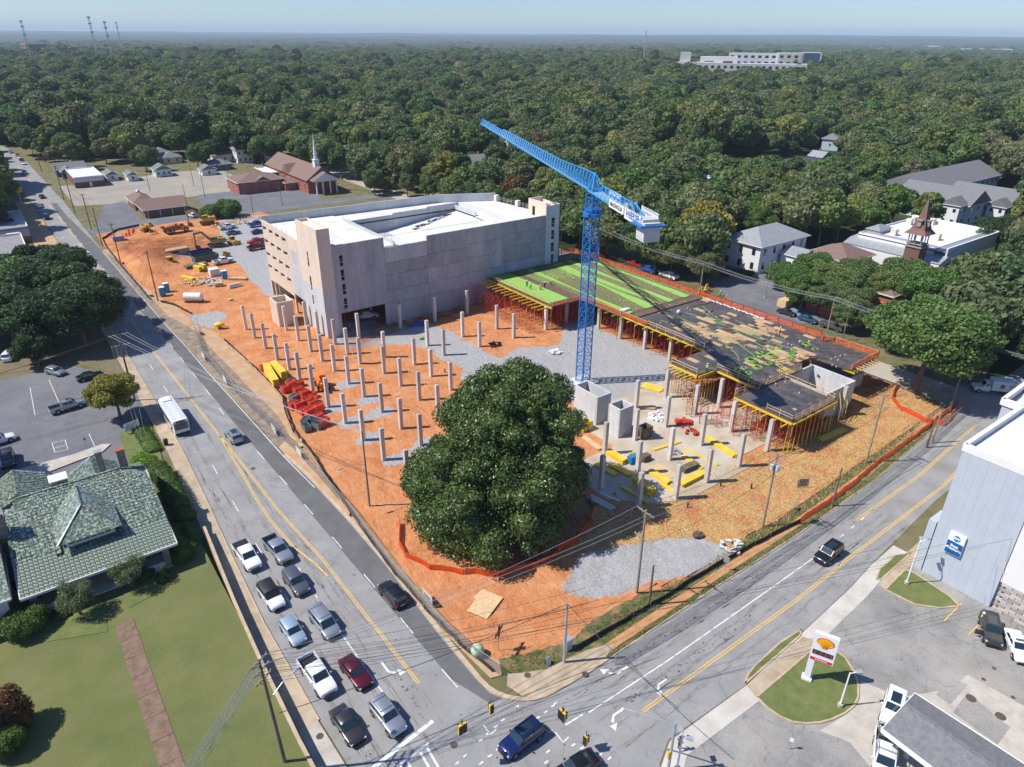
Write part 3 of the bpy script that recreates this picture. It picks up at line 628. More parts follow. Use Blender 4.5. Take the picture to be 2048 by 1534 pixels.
# ---------------------------------------------------------------- foliage
def leafmat(name,cols,island=0.35,trans=0.32,rough=0.6,spec=0.35):
 m=bpy.data.materials.new(name);m.use_nodes=True;t=m.node_tree;b=t.nodes['Principled BSDF'];N=t.nodes.new;L=t.links.new
 oi=N('ShaderNodeObjectInfo');r=N('ShaderNodeValToRGB');e_=r.color_ramp.elements
 e_[0].position=0;e_[0].color=(*cols[0],1);e_[1].position=1;e_[1].color=(*cols[-1],1)
 for i,c in enumerate(cols[1:-1]):q=e_.new((i+1)/(len(cols)-1));q.color=(*c,1)
 L(oi.outputs['Random'],r.inputs[0]);g=N('ShaderNodeNewGeometry')
 mr=N('ShaderNodeMapRange');mr.inputs[3].default_value=1-island;mr.inputs[4].default_value=1+island;L(g.outputs['Random Per Island'],mr.inputs[0])
 h=N('ShaderNodeHueSaturation');L(r.outputs[0],h.inputs['Color']);L(mr.outputs[0],h.inputs['Value'])
 mh=N('ShaderNodeMapRange');mh.inputs[3].default_value=0.484;mh.inputs[4].default_value=0.522
 ml=N('ShaderNodeMath');ml.operation='FRACT';mm=N('ShaderNodeMath');mm.operation='MULTIPLY';mm.inputs[1].default_value=17.3;L(g.outputs['Random Per Island'],mm.inputs[0]);L(mm.outputs[0],ml.inputs[0]);L(ml.outputs[0],mh.inputs[0]);L(mh.outputs[0],h.inputs['Hue'])
 L(h.outputs[0],b.inputs['Base Color']);b.inputs['Roughness'].default_value=rough;b.inputs['Specular IOR Level'].default_value=spec
 tr=N('ShaderNodeBsdfTranslucent');L(h.outputs[0],tr.inputs[0]);mx=N('ShaderNodeMixShader');mx.inputs[0].default_value=trans
 L(b.outputs[0],mx.inputs[1]);L(tr.outputs[0],mx.inputs[2]);L(mx.outputs[0],t.nodes['Material Output'].inputs[0])
 MATS[name]=m;return m
LF_wood=leafmat('woodland_leaf',[(0.080,0.150,0.042),(0.150,0.205,0.048),(0.090,0.150,0.060),(0.215,0.255,0.062),(0.075,0.125,0.052),(0.165,0.195,0.078),(0.280,0.290,0.075),(0.105,0.175,0.052),(0.215,0.215,0.105),(0.125,0.200,0.055),(0.085,0.140,0.050)],0.4,0.34)
LF_dark=leafmat('dark_oak_leaf',[(0.047,0.086,0.028),(0.059,0.102,0.037),(0.072,0.116,0.034)])
LF_green=leafmat('street_tree_leaf',[(0.100,0.192,0.037),(0.129,0.210,0.047),(0.156,0.219,0.073),(0.119,0.183,0.054)])
LF_olive=leafmat('olive_leaf',[(0.162,0.198,0.070),(0.198,0.216,0.084),(0.144,0.186,0.066)])
LF_yellow=leafmat('yellowing_leaf',[(0.264,0.264,0.043),(0.310,0.264,0.046)],0.4)
LF_magn=leafmat('magnolia_leaf',[(0.085,0.128,0.028),(0.085,0.128,0.028)],0.55,0.12,0.40,0.45)
LF_hedge=leafmat('hedge_leaf',[(0.101,0.171,0.025),(0.078,0.139,0.028),(0.132,0.202,0.031)],0.35)
LF_lime=leafmat('lime_bush_leaf',[(0.248,0.388,0.046),(0.217,0.341,0.046)],0.3)
LF_myrtle=leafmat('crepe_myrtle_leaf',[(0.155,0.202,0.085),(0.186,0.217,0.093)],0.45)
LF_rust=leafmat('rusty_leaf',[(0.16,0.075,0.03),(0.15,0.09,0.035)],0.35)
M_bark=mat('bark',(0.11,0.085,0.065),0.95,(0.20,0.165,0.13),2.5,6,bump=0.5,bscale=6)
def leaf_cloud(name,lobes,n,size,m,seed=0,core=0.8,up=0.35,aspect=0.75,out=0.55,shell=(0.84,1.06),open_=0.0):
 """lobes: (x, y, z, rx, ry, rz). Leaf-sized faces over the lobes, sparse inner mass"""
 r=np.random.default_rng(seed);Lb=np.array(lobes,float);vol=Lb[:,3]*Lb[:,4]+Lb[:,3]*Lb[:,5];vol/=vol.sum()
 idx=r.choice(len(Lb),n*2,p=vol);D=r.normal(size=(n*2,3));D[:,2]+=up;D/=np.linalg.norm(D,axis=1)[:,None]
 rad=r.uniform(shell[0],shell[1],n*2);Pn=Lb[idx,:3]+D*Lb[idx,3:6]*rad[:,None]
 keep=np.ones(n*2,bool)
 for k in range(len(Lb)):
  q=(Pn-Lb[k,:3])/Lb[k,3:6];keep&=~((np.einsum('ij,ij->i',q,q)<0.72)&(idx!=k))
 Pn=Pn[keep][:n];D=D[keep][:n];n=len(Pn)
 Nn=D*out+r.normal(size=(n,3))*0.5;Nn/=np.linalg.norm(Nn,axis=1)[:,None]
 T=np.cross(Nn,r.normal(size=(n,3)));T/=np.linalg.norm(T,axis=1)[:,None];B=np.cross(Nn,T)
 s=size*r.uniform(0.6,1.3,n)[:,None];a=T*s*0.5;b=B*s*0.5*aspect
 V=np.stack([Pn-a*0.9-b*0.5,Pn+a*0.2-b,Pn+a,Pn+a*0.1+b*0.9],1).reshape(-1,3);nq=n
 Fq=np.arange(nq*4).reshape(-1,4)
 cv,cf=[],[]
 if core:
  for k in range(len(Lb)):
   mb=MB();mb.ball((0,0,0),1.0,6);o=len(V)+sum(len(c)for c in cv)
   v=np.array(mb.v);v=v*(1+0.12*r.normal(size=(len(v),1)))*Lb[k,3:6]*core+Lb[k,:3];cv.append(v);cf+=[tuple(i+o for i in f)for f in mb.f]
  V=np.concatenate([V]+cv)
 me=bpy.data.meshes.new(name)
 nv=len(V);sizes=[4]*nq+[len(f)for f in cf];loops=np.concatenate([Fq.ravel(),np.array([i for f in cf for i in f],int)])if cf else Fq.ravel()
 me.vertices.add(nv);me.vertices.foreach_set('co',V.astype(np.float32).ravel());me.loops.add(len(loops));me.loops.foreach_set('vertex_index',loops.astype(np.int32))
 me.polygons.add(len(sizes));st=np.concatenate([[0],np.cumsum(sizes)[:-1]]);me.polygons.foreach_set('loop_start',st.astype(np.int32));me.polygons.foreach_set('loop_total',np.array(sizes,np.int32))
 me.materials.append(m);me.update(calc_edges=True);return me
def lobes_for(seed,Rr,H,z0,n=16,flat=1.0,spread=0.62,lr=(0.28,0.44)):
 r=np.random.default_rng(seed);out=[]
 cz=z0+H*0.5
 for k in range(n):
  th=k*2.39996+r.uniform(-.4,.4);u=(k+0.5)/n*1.75-0.72;u=min(u,0.97);c=math.sqrt(max(0,1-u*u))
  q=spread*r.uniform(0.75,1.12);lr_=r.uniform(*lr)
  out.append((Rr*q*c*math.cos(th),Rr*q*c*math.sin(th),cz+H*0.5*(q*u),Rr*lr_,Rr*lr_,min(Rr*lr_*0.85,H*lr_*0.9)*flat))
 out.append((0,0,cz,Rr*0.45,Rr*0.45,H*0.33))
 return out
def trunk_mesh(name,lobes,r0,z0,seed=0,n=7,m=None,zb=-0.6,multi=1):
 rr=random.Random(seed);mb=MB()
 for s in range(multi):
  ox,oy=(0,0)if multi==1 else (rr.uniform(-.5,.5),rr.uniform(-.5,.5))
  top=Vector((ox*3+rr.uniform(-.3,.3),oy*3+rr.uniform(-.3,.3),z0+1.0));base=Vector((ox,oy,zb));mid=base.lerp(top,0.5)+Vector((rr.uniform(-.15,.15),rr.uniform(-.15,.15),0))
  rt=r0/math.sqrt(multi)
  mb.tube(base,Vector((ox,oy,0.35)),rt*1.5,n,rt*1.08);mb.tube((ox,oy,0.35),mid,rt*1.08,n,rt*0.85);mb.tube(mid,top,rt*0.85,n,rt*0.62)
  for l in rr.sample(lobes[:-1],min(len(lobes)-1,max(2,n//multi+1))):
   e_=Vector(l[:3]);k=top.lerp(e_,0.5)+Vector((0,0,rr.uniform(-.3,.5)));mb.tube(top,k,rt*0.45,5,rt*0.28);mb.tube(k,e_,rt*0.28,5,rt*0.1)
 return mb.mesh(name,m or M_bark)
# woodland prototypes: height about 13 m, radius about 6.5 m
PROTO=[]
for k,(Rr,H,z0,nl)in enumerate([(6.4,9.5,4.2,15),(6.0,8.5,4.6,13),(7.2,9.0,4.5,18),(5.2,11.0,4.0,14),(6.8,8.2,4.0,16),(4.6,9.5,3.6,11)]):
 lb=lobes_for(100+k,Rr,H,z0,nl)
 PROTO.append((lb,Rr,H,z0,leaf_cloud('crown',lb,2600,0.95,LF_wood,200+k),trunk_mesh('trunk',lb,0.33,z0,k)))
def setmat(me,m,name='crown'):
 c=me.copy();c.materials.clear();c.materials.append(m);return c
PM={}
def pmesh(k,m):
 if (k,m.name)not in PM:PM[(k,m.name)]=PROTO[k][4]if m is LF_wood else setmat(PROTO[k][4],m)
 return PM[(k,m.name)]
# finer prototypes for trees near the camera
FINE=[]
for k,(Rr,H,z0,nl,fl)in enumerate([(7.0,9.5,4.5,26,0.8),(6.2,8.0,4.2,22,0.75),(7.5,8.6,5.0,30,0.7),(5.6,10,3.8,22,0.85)]):
 lb=lobes_for(300+k,Rr,H,z0,nl,fl,0.70,(0.20,0.34))
 FINE.append((lb,Rr,H,z0,leaf_cloud('crown',lb,15000,0.43,LF_green,400+k,core=0.6,out=0.5,shell=(0.7,1.12)),trunk_mesh('trunk',lb,0.36,z0,40+k,9)))
def fmesh(k,m):
 if ('f',k,m.name)not in PM:PM[('f',k,m.name)]=FINE[k][4]if m is LF_green else setmat(FINE[k][4],m)
 return PM[('f',k,m.name)]
TREES=[]
def tree(x,y,h,m,label,k=0,fine=True,group=None,z=0.0,rz=None,wide=1.0,name='tree'):
 src=FINE[k%len(FINE)]if fine else PROTO[k%len(PROTO)];tot=src[3]+src[2]*0.97;s=h/tot
 e_=empty(name,label,'tree',(x,y,z),rz if rz is not None else random.uniform(0,6.28),group);e_.scale=(s*wide,s*wide,s)
 link('trunk',src[5],e_);link('crown',(fmesh(k%len(FINE),m)if fine else pmesh(k%len(PROTO),m)),e_)
 TREES.append((x,y));return e_
# ---------------------------------------------------------------- the big magnolia
mgx,mgy=16.7,24.9
r_=np.random.default_rng(5);lob=[]
cxs=lambda z:0 if z<5 else 4.6*min(1,(z-5)/13)
for k in range(330):
 u=r_.uniform(0,1)**0.85;th=r_.uniform(0,6.283);zc=1.2+u*17.8
 prof=1.0 if zc<5.5 else 1-((zc-5.5)/14.6)**1.35*0.66
 lr=r_.choice([.7,.9,1.3,1.8,2.4]);rad=11.9*prof*r_.uniform(0.78,1.03)+.9*math.sin(th*3+zc*0.4)+.8*math.sin(th*7-zc*.6)
 lob.append((cxs(zc)+rad*0.92*math.cos(th),rad*0.92*math.sin(th),zc,lr,lr,lr*0.75))
lob+=[(-9.6,-1.2,2.6,2.8,2.8,2.2),(-10.2,1.5,3.4,2.4,2.4,1.8),(-8.6,-4.6,2.4,2.6,2.6,2.0),(-6.5,-7.5,2.2,2.4,2.4,1.8),(5.0,1.5,18.9,2.2,2.2,1.7),(0.3,0,5.0,10.4,10.4,4.6),(2.2,0,10.2,8.4,8.4,5.0),(4.0,0,15.0,5.4,5.4,3.6)]
e=empty('magnolia_tree','huge dense dark green magnolia ringed by orange netting at the front of the site','tree',(mgx,mgy,0.15))
link('crown',leaf_cloud('crown',lob,130000,0.34,LF_magn,77,core=0.80,out=0.6,up=0.3,shell=(0.8,1.16)),e)
lt=[l for l in lob[:140]if l[2]<9][:12]+[lob[-1]]
link('trunk',trunk_mesh('trunk',lt,0.6,2.0,3,9),e)
# ---------------------------------------------------------------- woods: sampled positions outside the built ground
NOWOOD=[SITE,[(-40,-60),(-40,62),(-20,62),(-20,100),(-19,220),(-30,232),(-30,300),(-23,330),(-33,430),(-60,640),(-34,640),(-8,430),(-3,400),(20,405),(30,372),(62,378),(70,340),(75,330),(100,330),(100,240),(116,240),(116,0),(200,3),(200,-60)],
[(-100,-60),(-100,60),(-60,70),(-40,110),(-20,110),(-20,-60)],[(-75,98),(-45,150),(-45,225),(-16,235),(-16,95),(-40,95)],
[(112,20),(112,62),(126,80),(150,98),(176,92),(176,66),(160,45),(140,30)],[(155,50),(170,75),(218,78),(222,30),(172,30)],[(232,150),(232,178),(262,190),(308,176),(308,148),(262,140)],
[(246,54),(246,92),(262,106),(328,106),(328,80),(290,54)],[(118,-10),(118,8),(175,15),(175,-30)],[(140,20),(140,62),(172,50),(200,20)],[(222,48),(222,76),(250,94),(250,48)]]
HID=[]
rh_=random.Random(77);_b=math.degrees(math.atan2(FW.y,FW.x))
for k in range(44):
 a_=R(_b+rh_.uniform(-36,33));d_=270+900*rh_.random()**1.3;x_,y_=CAM.x+d_*math.cos(a_),CAM.y+d_*math.sin(a_)
 if d_>330 or x_>130:HID.append((x_,y_,d_))
HID=[q for q in HID if not (q[0]<125 and q[1]<420)and not (q[0]<300 and q[1]<130)]
FARB=[(q[0]-5*math.cos(R(_b)),q[1]-5*math.sin(R(_b)),10.5)for q in HID]   # clearings for far buildings: (x, y, radius)
for px,py,r_c in [(1500,158,46),(1600,150,40),(1420,152,38),(75,118,38),(40,152,45),(20,200,50),(10,180,60),(98,243,30),(765,238,7),(715,345,12),(700,322,11),(525,275,12),(1330,500,4),(955,340,9),(1900,82,60),(1330,140,20),
(1600,195,12),(1640,320,14),(1390,270,10),(1240,290,10),(1035,300,9),(1560,345,34),(510,305,12),(575,300,10)]:
 q=P(px,py);FARB.append((q.x,q.y,r_c))
def wood_points():
 r=np.random.default_rng(42);X,Y,Sx=[],[],[]
 base=math.degrees(math.atan2(FW.y,FW.x));d=95.0
 while d<5600:
  sp=9.2 if d<260 else 11.6+(d-260)*0.0034;n=int(R(92)*d/sp)
  for k in range(n):
   a=R(base-46+92*(k+r.uniform(-.32,.32))/n);dd=d+r.uniform(-.34,.34)*sp
   X.append(CAM.x+dd*math.cos(a));Y.append(CAM.y+dd*math.sin(a));Sx.append(sp/8.3)
  d+=sp*0.9
 return np.array(X),np.array(Y),np.array(Sx)
WX,WY,WS=wood_points()
ok=np.ones(len(WX),bool)
for p in NOWOOD:ok&=~inpoly_np(WX,WY,p)
for x,y,rc in FARB:ok&=np.hypot(WX-x,WY-y)>rc
# small random gaps
ok&=~((np.hypot(WX-CAM.x,WY-CAM.y)<900)&(np.random.default_rng(8).random(len(WX))<0.06))
WX,WY,WS=WX[ok],WY[ok],WS[ok]
WZ=terr(WX,WY);dist=np.hypot(WX-CAM.x,WY-CAM.y);order=np.argsort(dist);WX,WY,WS,WZ,dist=[a[order]for a in (WX,WY,WS,WZ,dist)]
# which fall inside the picture
def inview(x,y,z):
 v=Vector((x,y,z+6))-CAM;d=v.dot(FW);
 if d<=0:return False
 return abs(v.dot(RT)/d)<0.76 and -0.56<v.dot(UP)/d<0.56
NIND=225;cnt=0;rest=[]
LM=[(85,262,'beyond the steepled brick church'),(20,330,'beyond the small brick shop by the main road'),(150,82,'by the white two-storey metal-roofed hall'),(190,55,'around the brown bell tower'),(250,180,'near the far parking court'),(110,160,'behind the concrete parking garage'),(-30,260,'left of the main road beyond the flat roofs'),(130,30,'along the back street behind the deck'),(300,90,'by the grey roofed apartments'),(70,330,'among the small houses past the church'),(150,-5,'at the right edge past the truck')]
COLN={LF_wood.name:('green',LF_wood),LF_olive.name:('olive',LF_olive),LF_yellow.name:('yellowing',LF_yellow),LF_green.name:('bright green',LF_green),LF_dark.name:('dark',LF_dark),LF_rust.name:('rusty',LF_rust)}
rs=random.Random(31)
for i in range(len(WX)):
 if cnt<NIND and dist[i]<700 and inview(WX[i],WY[i],WZ[i]):
  q=rs.random();m=LF_wood if q<0.5 else LF_green if q<0.72 else LF_olive if q<0.88 else LF_dark if q<0.95 else LF_yellow if q<0.985 else LF_rust
  h=rs.uniform(10.5,17.5);near=min(LM,key=lambda l:(l[0]-WX[i])**2+(l[1]-WY[i])**2)[2]
  lab='%s %s woods tree %s'%('tall' if h>15 else 'low' if h<12.5 else 'middling',COLN[m.name][0],near)
  tree(float(WX[i]),float(WY[i]),h,m,lab,rs.randrange(6),dist[i]<0,'trees '+near,float(WZ[i]),wide=rs.uniform(.9,1.12));cnt+=1
 else:rest.append(i)
rest=np.array(rest)
def forest(idx):
 n=len(idx);r=np.random.default_rng(77)
 me=bpy.data.meshes.new('forest');V=np.stack([WX[idx],WY[idx],WZ[idx]],1);me.vertices.add(n);me.vertices.foreach_set('co',V.astype(np.float32).ravel())
 s=WS[idx]*r.uniform(0.62,1.28,n)*(1+.12*fbm(WX[idx],WY[idx],19,2,.03));sz=s/WS[idx]*r.uniform(0.8,1.2,n)*np.minimum(WS[idx],1.3)*(1+.15*fbm(WX[idx],WY[idx],17,2,.02))
 a=me.attributes.new('scl','FLOAT_VECTOR','POINT');a.data.foreach_set('vector',np.stack([s,s,sz],1).astype(np.float32).ravel())
 a=me.attributes.new('rot','FLOAT_VECTOR','POINT');a.data.foreach_set('vector',np.stack([r.uniform(-.06,.06,n),r.uniform(-.06,.06,n),r.uniform(0,6.28,n)],1).astype(np.float32).ravel())
 # patches of one kind: the kind index follows a slow noise
 k=(fbm(WX[idx],WY[idx],13,3,0.02)*2.2+r.uniform(0,12,n));k=np.floor(k).astype(int)%12
 a=me.attributes.new('kidx','INT','POINT');a.data.foreach_set('value',k.astype(np.int32))
 o=link('forest',me);o['kind']='stuff'
 ng=bpy.data.node_groups.new('forest_scatter','GeometryNodeTree');ng.interface.new_socket('Geometry',in_out='INPUT',socket_type='NodeSocketGeometry');ng.interface.new_socket('Geometry',in_out='OUTPUT',socket_type='NodeSocketGeometry')
 N=ng.nodes.new;L=ng.links.new;gi=N('NodeGroupInput');go=N('NodeGroupOutput');ip=N('GeometryNodeInstanceOnPoints');jn=N('GeometryNodeJoinGeometry')
 srcs=[]
 for kk in range(12):
  want=[LF_wood,LF_wood,LF_wood,LF_wood,LF_wood,LF_wood,LF_green,LF_olive,LF_olive,LF_dark,LF_yellow if kk==10 else LF_wood,LF_green][kk]
  c=next((ob for ob in COL.objects if ob.name.startswith('crown')and ob.data is pmesh(kk%6,want)),None)
  if c is None:c=next(ob for ob in COL.objects if ob.name.startswith('crown')and ob.data is pmesh(kk%6,LF_wood))
  oi=N('GeometryNodeObjectInfo');oi.transform_space='ORIGINAL';oi.inputs['Object'].default_value=c;oi.inputs['As Instance'].default_value=True;L(oi.outputs['Geometry'],jn.inputs[0])
 L(gi.outputs[0],ip.inputs['Points']);L(jn.outputs[0],ip.inputs['Instance']);ip.inputs['Pick Instance'].default_value=True
 for nm,sock,ty in (('scl','Scale','FLOAT_VECTOR'),('rot','Rotation','FLOAT_VECTOR'),('kidx','Instance Index','INT')):
  na=N('GeometryNodeInputNamedAttribute');na.data_type=ty;na.inputs[0].default_value=nm
  L(na.outputs[0],ip.inputs[sock])
 L(ip.outputs[0],go.inputs[0]);md=o.modifiers.new('scatter','NODES');md.node_group=ng
forest(rest)
print('TREES',cnt,len(rest))
def haze():
 m=bpy.data.materials.new('haze');m.use_nodes=True;t=m.node_tree;t.nodes.remove(t.nodes['Principled BSDF']);v=t.nodes.new('ShaderNodeVolumePrincipled')
 v.inputs['Color'].default_value=(0.72,0.88,1.0,1);v.inputs['Density'].default_value=8.5e-5;v.inputs['Anisotropy'].default_value=0.0
 t.links.new(v.outputs[0],t.nodes['Material Output'].inputs['Volume'])
 mb=MB();mb.box(-28500,-28500,-60,28500,28500,150);o=link('haze',mb.mesh('haze',m));o['kind']='stuff'
haze()
# ---------------------------------------------------------------- parking garage
def concmat(name,c1,c2,streak=True,sc=0.35):
 m=bpy.data.materials.new(name);m.use_nodes=True;t=m.node_tree;b=t.nodes['Principled BSDF'];N=t.nodes.new;L=t.links.new;b.inputs['Roughness'].default_value=0.85;b.inputs['Specular IOR Level'].default_value=0.25
 g=N('ShaderNodeNewGeometry');oi=N('ShaderNodeObjectInfo');mp=N('ShaderNodeMapping');mp.inputs['Scale'].default_value=(1,1,0.22)if streak else (1,1,1);L(g.outputs['Position'],mp.inputs[0])
 ad=N('ShaderNodeVectorMath');ad.operation='ADD';L(mp.outputs[0],ad.inputs[0]);cb=N('ShaderNodeCombineXYZ');ml=N('ShaderNodeMath');ml.operation='MULTIPLY';ml.inputs[1].default_value=50;L(oi.outputs['Random'],ml.inputs[0]);L(ml.outputs[0],cb.inputs[0]);L(cb.outputs[0],ad.inputs[1])
 n=N('ShaderNodeTexNoise');n.inputs['Scale'].default_value=sc;n.inputs['Detail'].default_value=9;n.inputs['Roughness'].default_value=0.68;L(ad.outputs[0],n.inputs['Vector'])
 r=N('ShaderNodeValToRGB');r.color_ramp.elements[0].position=0.33;r.color_ramp.elements[1].position=0.67;r.color_ramp.elements[0].color=(*c1,1);r.color_ramp.elements[1].color=(*c2,1);L(n.outputs[0],r.inputs[0])
 h=N('ShaderNodeHueSaturation');mr=N('ShaderNodeMapRange');mr.inputs[3].default_value=0.84;mr.inputs[4].default_value=1.14;L(oi.outputs['Random'],mr.inputs[0]);L(mr.outputs[0],h.inputs['Value']);L(r.outputs[0],h.inputs['Color'])
 n2=N('ShaderNodeTexNoise');n2.inputs['Scale'].default_value=5;n2.inputs['Detail'].default_value=5;L(mp.outputs[0],n2.inputs['Vector']);m2=N('ShaderNodeMapRange');m2.inputs[1].default_value=0.3;m2.inputs[2].default_value=0.7;m2.inputs[3].default_value=0.9;m2.inputs[4].default_value=1.1;L(n2.outputs[0],m2.inputs[0])
 mx=N('ShaderNodeMix');mx.data_type='RGBA';mx.blend_type='MULTIPLY';mx.inputs[0].default_value=1;L(h.outputs[0],mx.inputs[6]);L(m2.outputs[0],mx.inputs[7]);L(mx.outputs[2],b.inputs['Base Color'])
 bp=N('ShaderNodeBump');bp.inputs['Strength'].default_value=0.15;bp.inputs['Distance'].default_value=0.05;L(n2.outputs[0],bp.inputs['Height']);L(bp.outputs[0],b.inputs['Normal'])
 MATS[name]=m;return m
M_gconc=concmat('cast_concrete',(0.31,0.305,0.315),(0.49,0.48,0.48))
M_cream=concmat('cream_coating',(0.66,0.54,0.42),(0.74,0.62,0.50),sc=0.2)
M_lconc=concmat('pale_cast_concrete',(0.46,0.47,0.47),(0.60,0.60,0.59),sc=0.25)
M_roofd=mat('roof_deck_concrete',(0.56,0.55,0.51),0.85,(0.74,0.72,0.67),0.22,8,0.3,0.7,bump=0.05,bscale=5)
M_dark=mat('painted_interior_shade',(0.02,0.02,0.022),0.9)
M_glass=mat('dark_glass',(0.02,0.025,0.03),0.08,spec=0.8)
def wall_holes(mb,axis,c0,c1,a0,a1,z0,z1,holes):
 """wall in the plane axis=c0..c1 from a0 to a1, z0 to z1, with rectangular holes (a0, a1, z0, z1)"""
 az=sorted({a0,a1}|{min(max(h,a0),a1)for q in holes for h in q[:2]})
 for u0,u1 in zip(az,az[1:]):
  if u1-u0<1e-4:continue
  hs=sorted([(max(z0,q[2]),min(z1,q[3]))for q in holes if q[0]<(u0+u1)/2<q[1]]);z=z0
  for h0,h1 in hs+[(z1,z1)]:
   if h0>z+1e-4:
    if axis=='x':mb.box(c0,u0,z,c1,u1,h0)
    else:mb.box(u0,c0,z,u1,c1,h0)
   z=max(z,h1)
G=(56,116,0.1);ge=empty('parking_garage','pale concrete parking garage under construction with open roof deck and stair towers','building',G)
gp=lambda n,mb,m,**k:part(n,mb,m,ge,off=G,**k)
# left face: cream above, raw grey to the lower front
wy=[134.4,130.0,125.6,121.2];wz=[18.1,14.85,11.5,8.35]
H_=[(y-2.7,y,z-0.95,z)for y in wy for z in wz]+[(131.7,133.9,0,4.2),(117.8,131.2,0,4.4),(110.4,117.2,0,5.2)]
mb=MB();wall_holes(mb,'x',23.5,23.9,117,134.7,0,19.4,H_);gp('wall',mb,M_cream)
mb=MB();wall_holes(mb,'x',23.5,23.9,110,117,12.6,19.4,[(111.6,116.4,12.9,16.3)]);gp('wall',mb,M_cream)
mb=MB();mb.box(23.52,111.6,12.9,23.85,116.4,16.3);gp('panel',mb,M_lconc)
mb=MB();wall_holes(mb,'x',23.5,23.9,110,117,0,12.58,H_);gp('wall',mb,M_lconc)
for zz in (5.0,8.2,11.5,14.8):   # parking levels behind the openings
 mb=MB();mb.box(23.95,98.95,zz,88.9,124,zz+.3);mb.box(23.95,124,zz,71,133.8,zz+.3);gp('floor_slab',mb,M_gconc)
mb=MB();mb.box(34,99,5.3,34.3,133.5,18);gp('inner_wall',mb,M_gconc)
for y in wy:
 for z in wz:
  mb=MB();mb.box(23.44,y-2.8,z-1.05,23.5,y+0.05,z-0.97);gp('window',mb,M_gconc)
# stair tower on the corner
tw=[(104.35,105.15,z-2.3,z)for z in (18.4,15.1,11.75,8.45)]+[(104.5,105.2,0.5,2.6)]
mb=MB();wall_holes(mb,'x',23.3,23.6,98.3,109.9,10.8,24.4,tw);wall_holes(mb,'y',98.3,98.6,23.6,26.2,10.8,24.4,[]);mb.box(26.0,98.6,18,26.2,109.9,24.4);mb.box(23.6,109.7,18,26.0,109.9,24.4);gp('wall',mb,M_cream)
mb=MB();wall_holes(mb,'x',23.3,23.6,98.3,109.9,0,10.79,tw);wall_holes(mb,'y',98.3,98.6,23.6,26.2,0,10.79,[]);gp('wall',mb,M_lconc)
mb=MB();mb.box(23.6,98.6,23.6,26.0,109.7,23.75);gp('roof',mb,M_cream)
for q in tw:
 mb=MB();mb.box(23.45,q[0],q[2],23.5,q[1],q[2]+0.1);mb.box(23.42,q[0],q[2]+1.0,23.5,q[1],q[2]+1.12);gp('window',mb,M_cream)
# front face: raw precast panels with recessed joints
def panels(x0,x1,zs,m=M_gconc,y=98.5,holes=[]):
 for za,zb in zip(zs,zs[1:]):
  mb=MB();wall_holes(mb,'y',y,y+0.35,x0+0.03,x1-0.03,za+0.03,zb-0.03,holes);gp('panel',mb,m)
fw=[(27.9,28.7,z-2.35,z)for z in (18.2,15.0,11.8,8.5)]
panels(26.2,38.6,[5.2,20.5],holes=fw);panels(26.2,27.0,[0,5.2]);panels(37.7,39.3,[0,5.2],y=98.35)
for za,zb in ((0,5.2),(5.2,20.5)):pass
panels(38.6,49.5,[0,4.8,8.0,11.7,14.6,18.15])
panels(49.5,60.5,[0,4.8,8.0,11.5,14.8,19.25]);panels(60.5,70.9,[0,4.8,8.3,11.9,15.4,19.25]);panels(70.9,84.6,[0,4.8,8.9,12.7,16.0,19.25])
rw=[(86.5,87.6,z-2.35,z)for z in (18.3,15.1,11.8)]+[(86.6,87.6,6.3,8.6)]
panels(84.6,89.4,[0,21.6],m=M_lconc,y=98.3,holes=rw)
mb=MB();mb.box(38.7,98.86,0,84.5,98.9,17.7);gp('inner_wall',mb,mat('joint_grey',(0.16,0.16,0.165),0.9))
for q in fw:
 mb=MB();mb.box(q[0],98.55,q[2]+0.75,q[1],98.65,q[2]+0.9);mb.box(q[0],98.5,q[2]-0.1,q[1],98.7,q[2]+0.02);mb.box(q[0],98.55,q[2]+1.4,q[1],98.62,q[2]+1.46);gp('window',mb,M_cream)
for q in rw:
 mb=MB();mb.box(q[0],98.4,q[2]+0.75,q[1],98.5,q[2]+0.9);mb.box(q[0],98.4,q[2]+1.4,q[1],98.47,q[2]+1.46);gp('window',mb,M_lconc)
mb=MB();mb.box(86.4,98.75,6,87.8,98.85,19);gp('inner_wall',mb,M_dark)  # near-black sheet painting interior shade behind the tower openings
# right stair tower
mb=MB();mb.box(89.1,98.3,0,89.4,106,21.6);mb.box(84.8,105.7,17.8,89.4,106,22.3);wall_holes(mb,'x',84.8,85.05,98.65,105.7,18,22.3,[(103.2,104.4,18.2,20.6)]);mb.box(85.05,98.65,20.8,89.1,105.7,21.0);gp('wall',mb,M_cream)
mb=MB();mb.box(86.3,100.6,21.0,88.0,102.6,21.25);gp('roof_hatch',mb,mat('hatch_grey',(0.35,0.33,0.3),0.8))
# portal soffit, floor and inner columns
mb=MB()
for x in (27.2,37.5):
 for y in (106,114,122):mb.box(x-.3,y-.3,0,x+.3,y+.3,5)
mb.box(24,130,0,60,130.3,5);mb.box(48,99,0,48.2,130,5);gp('column',mb,M_gconc)
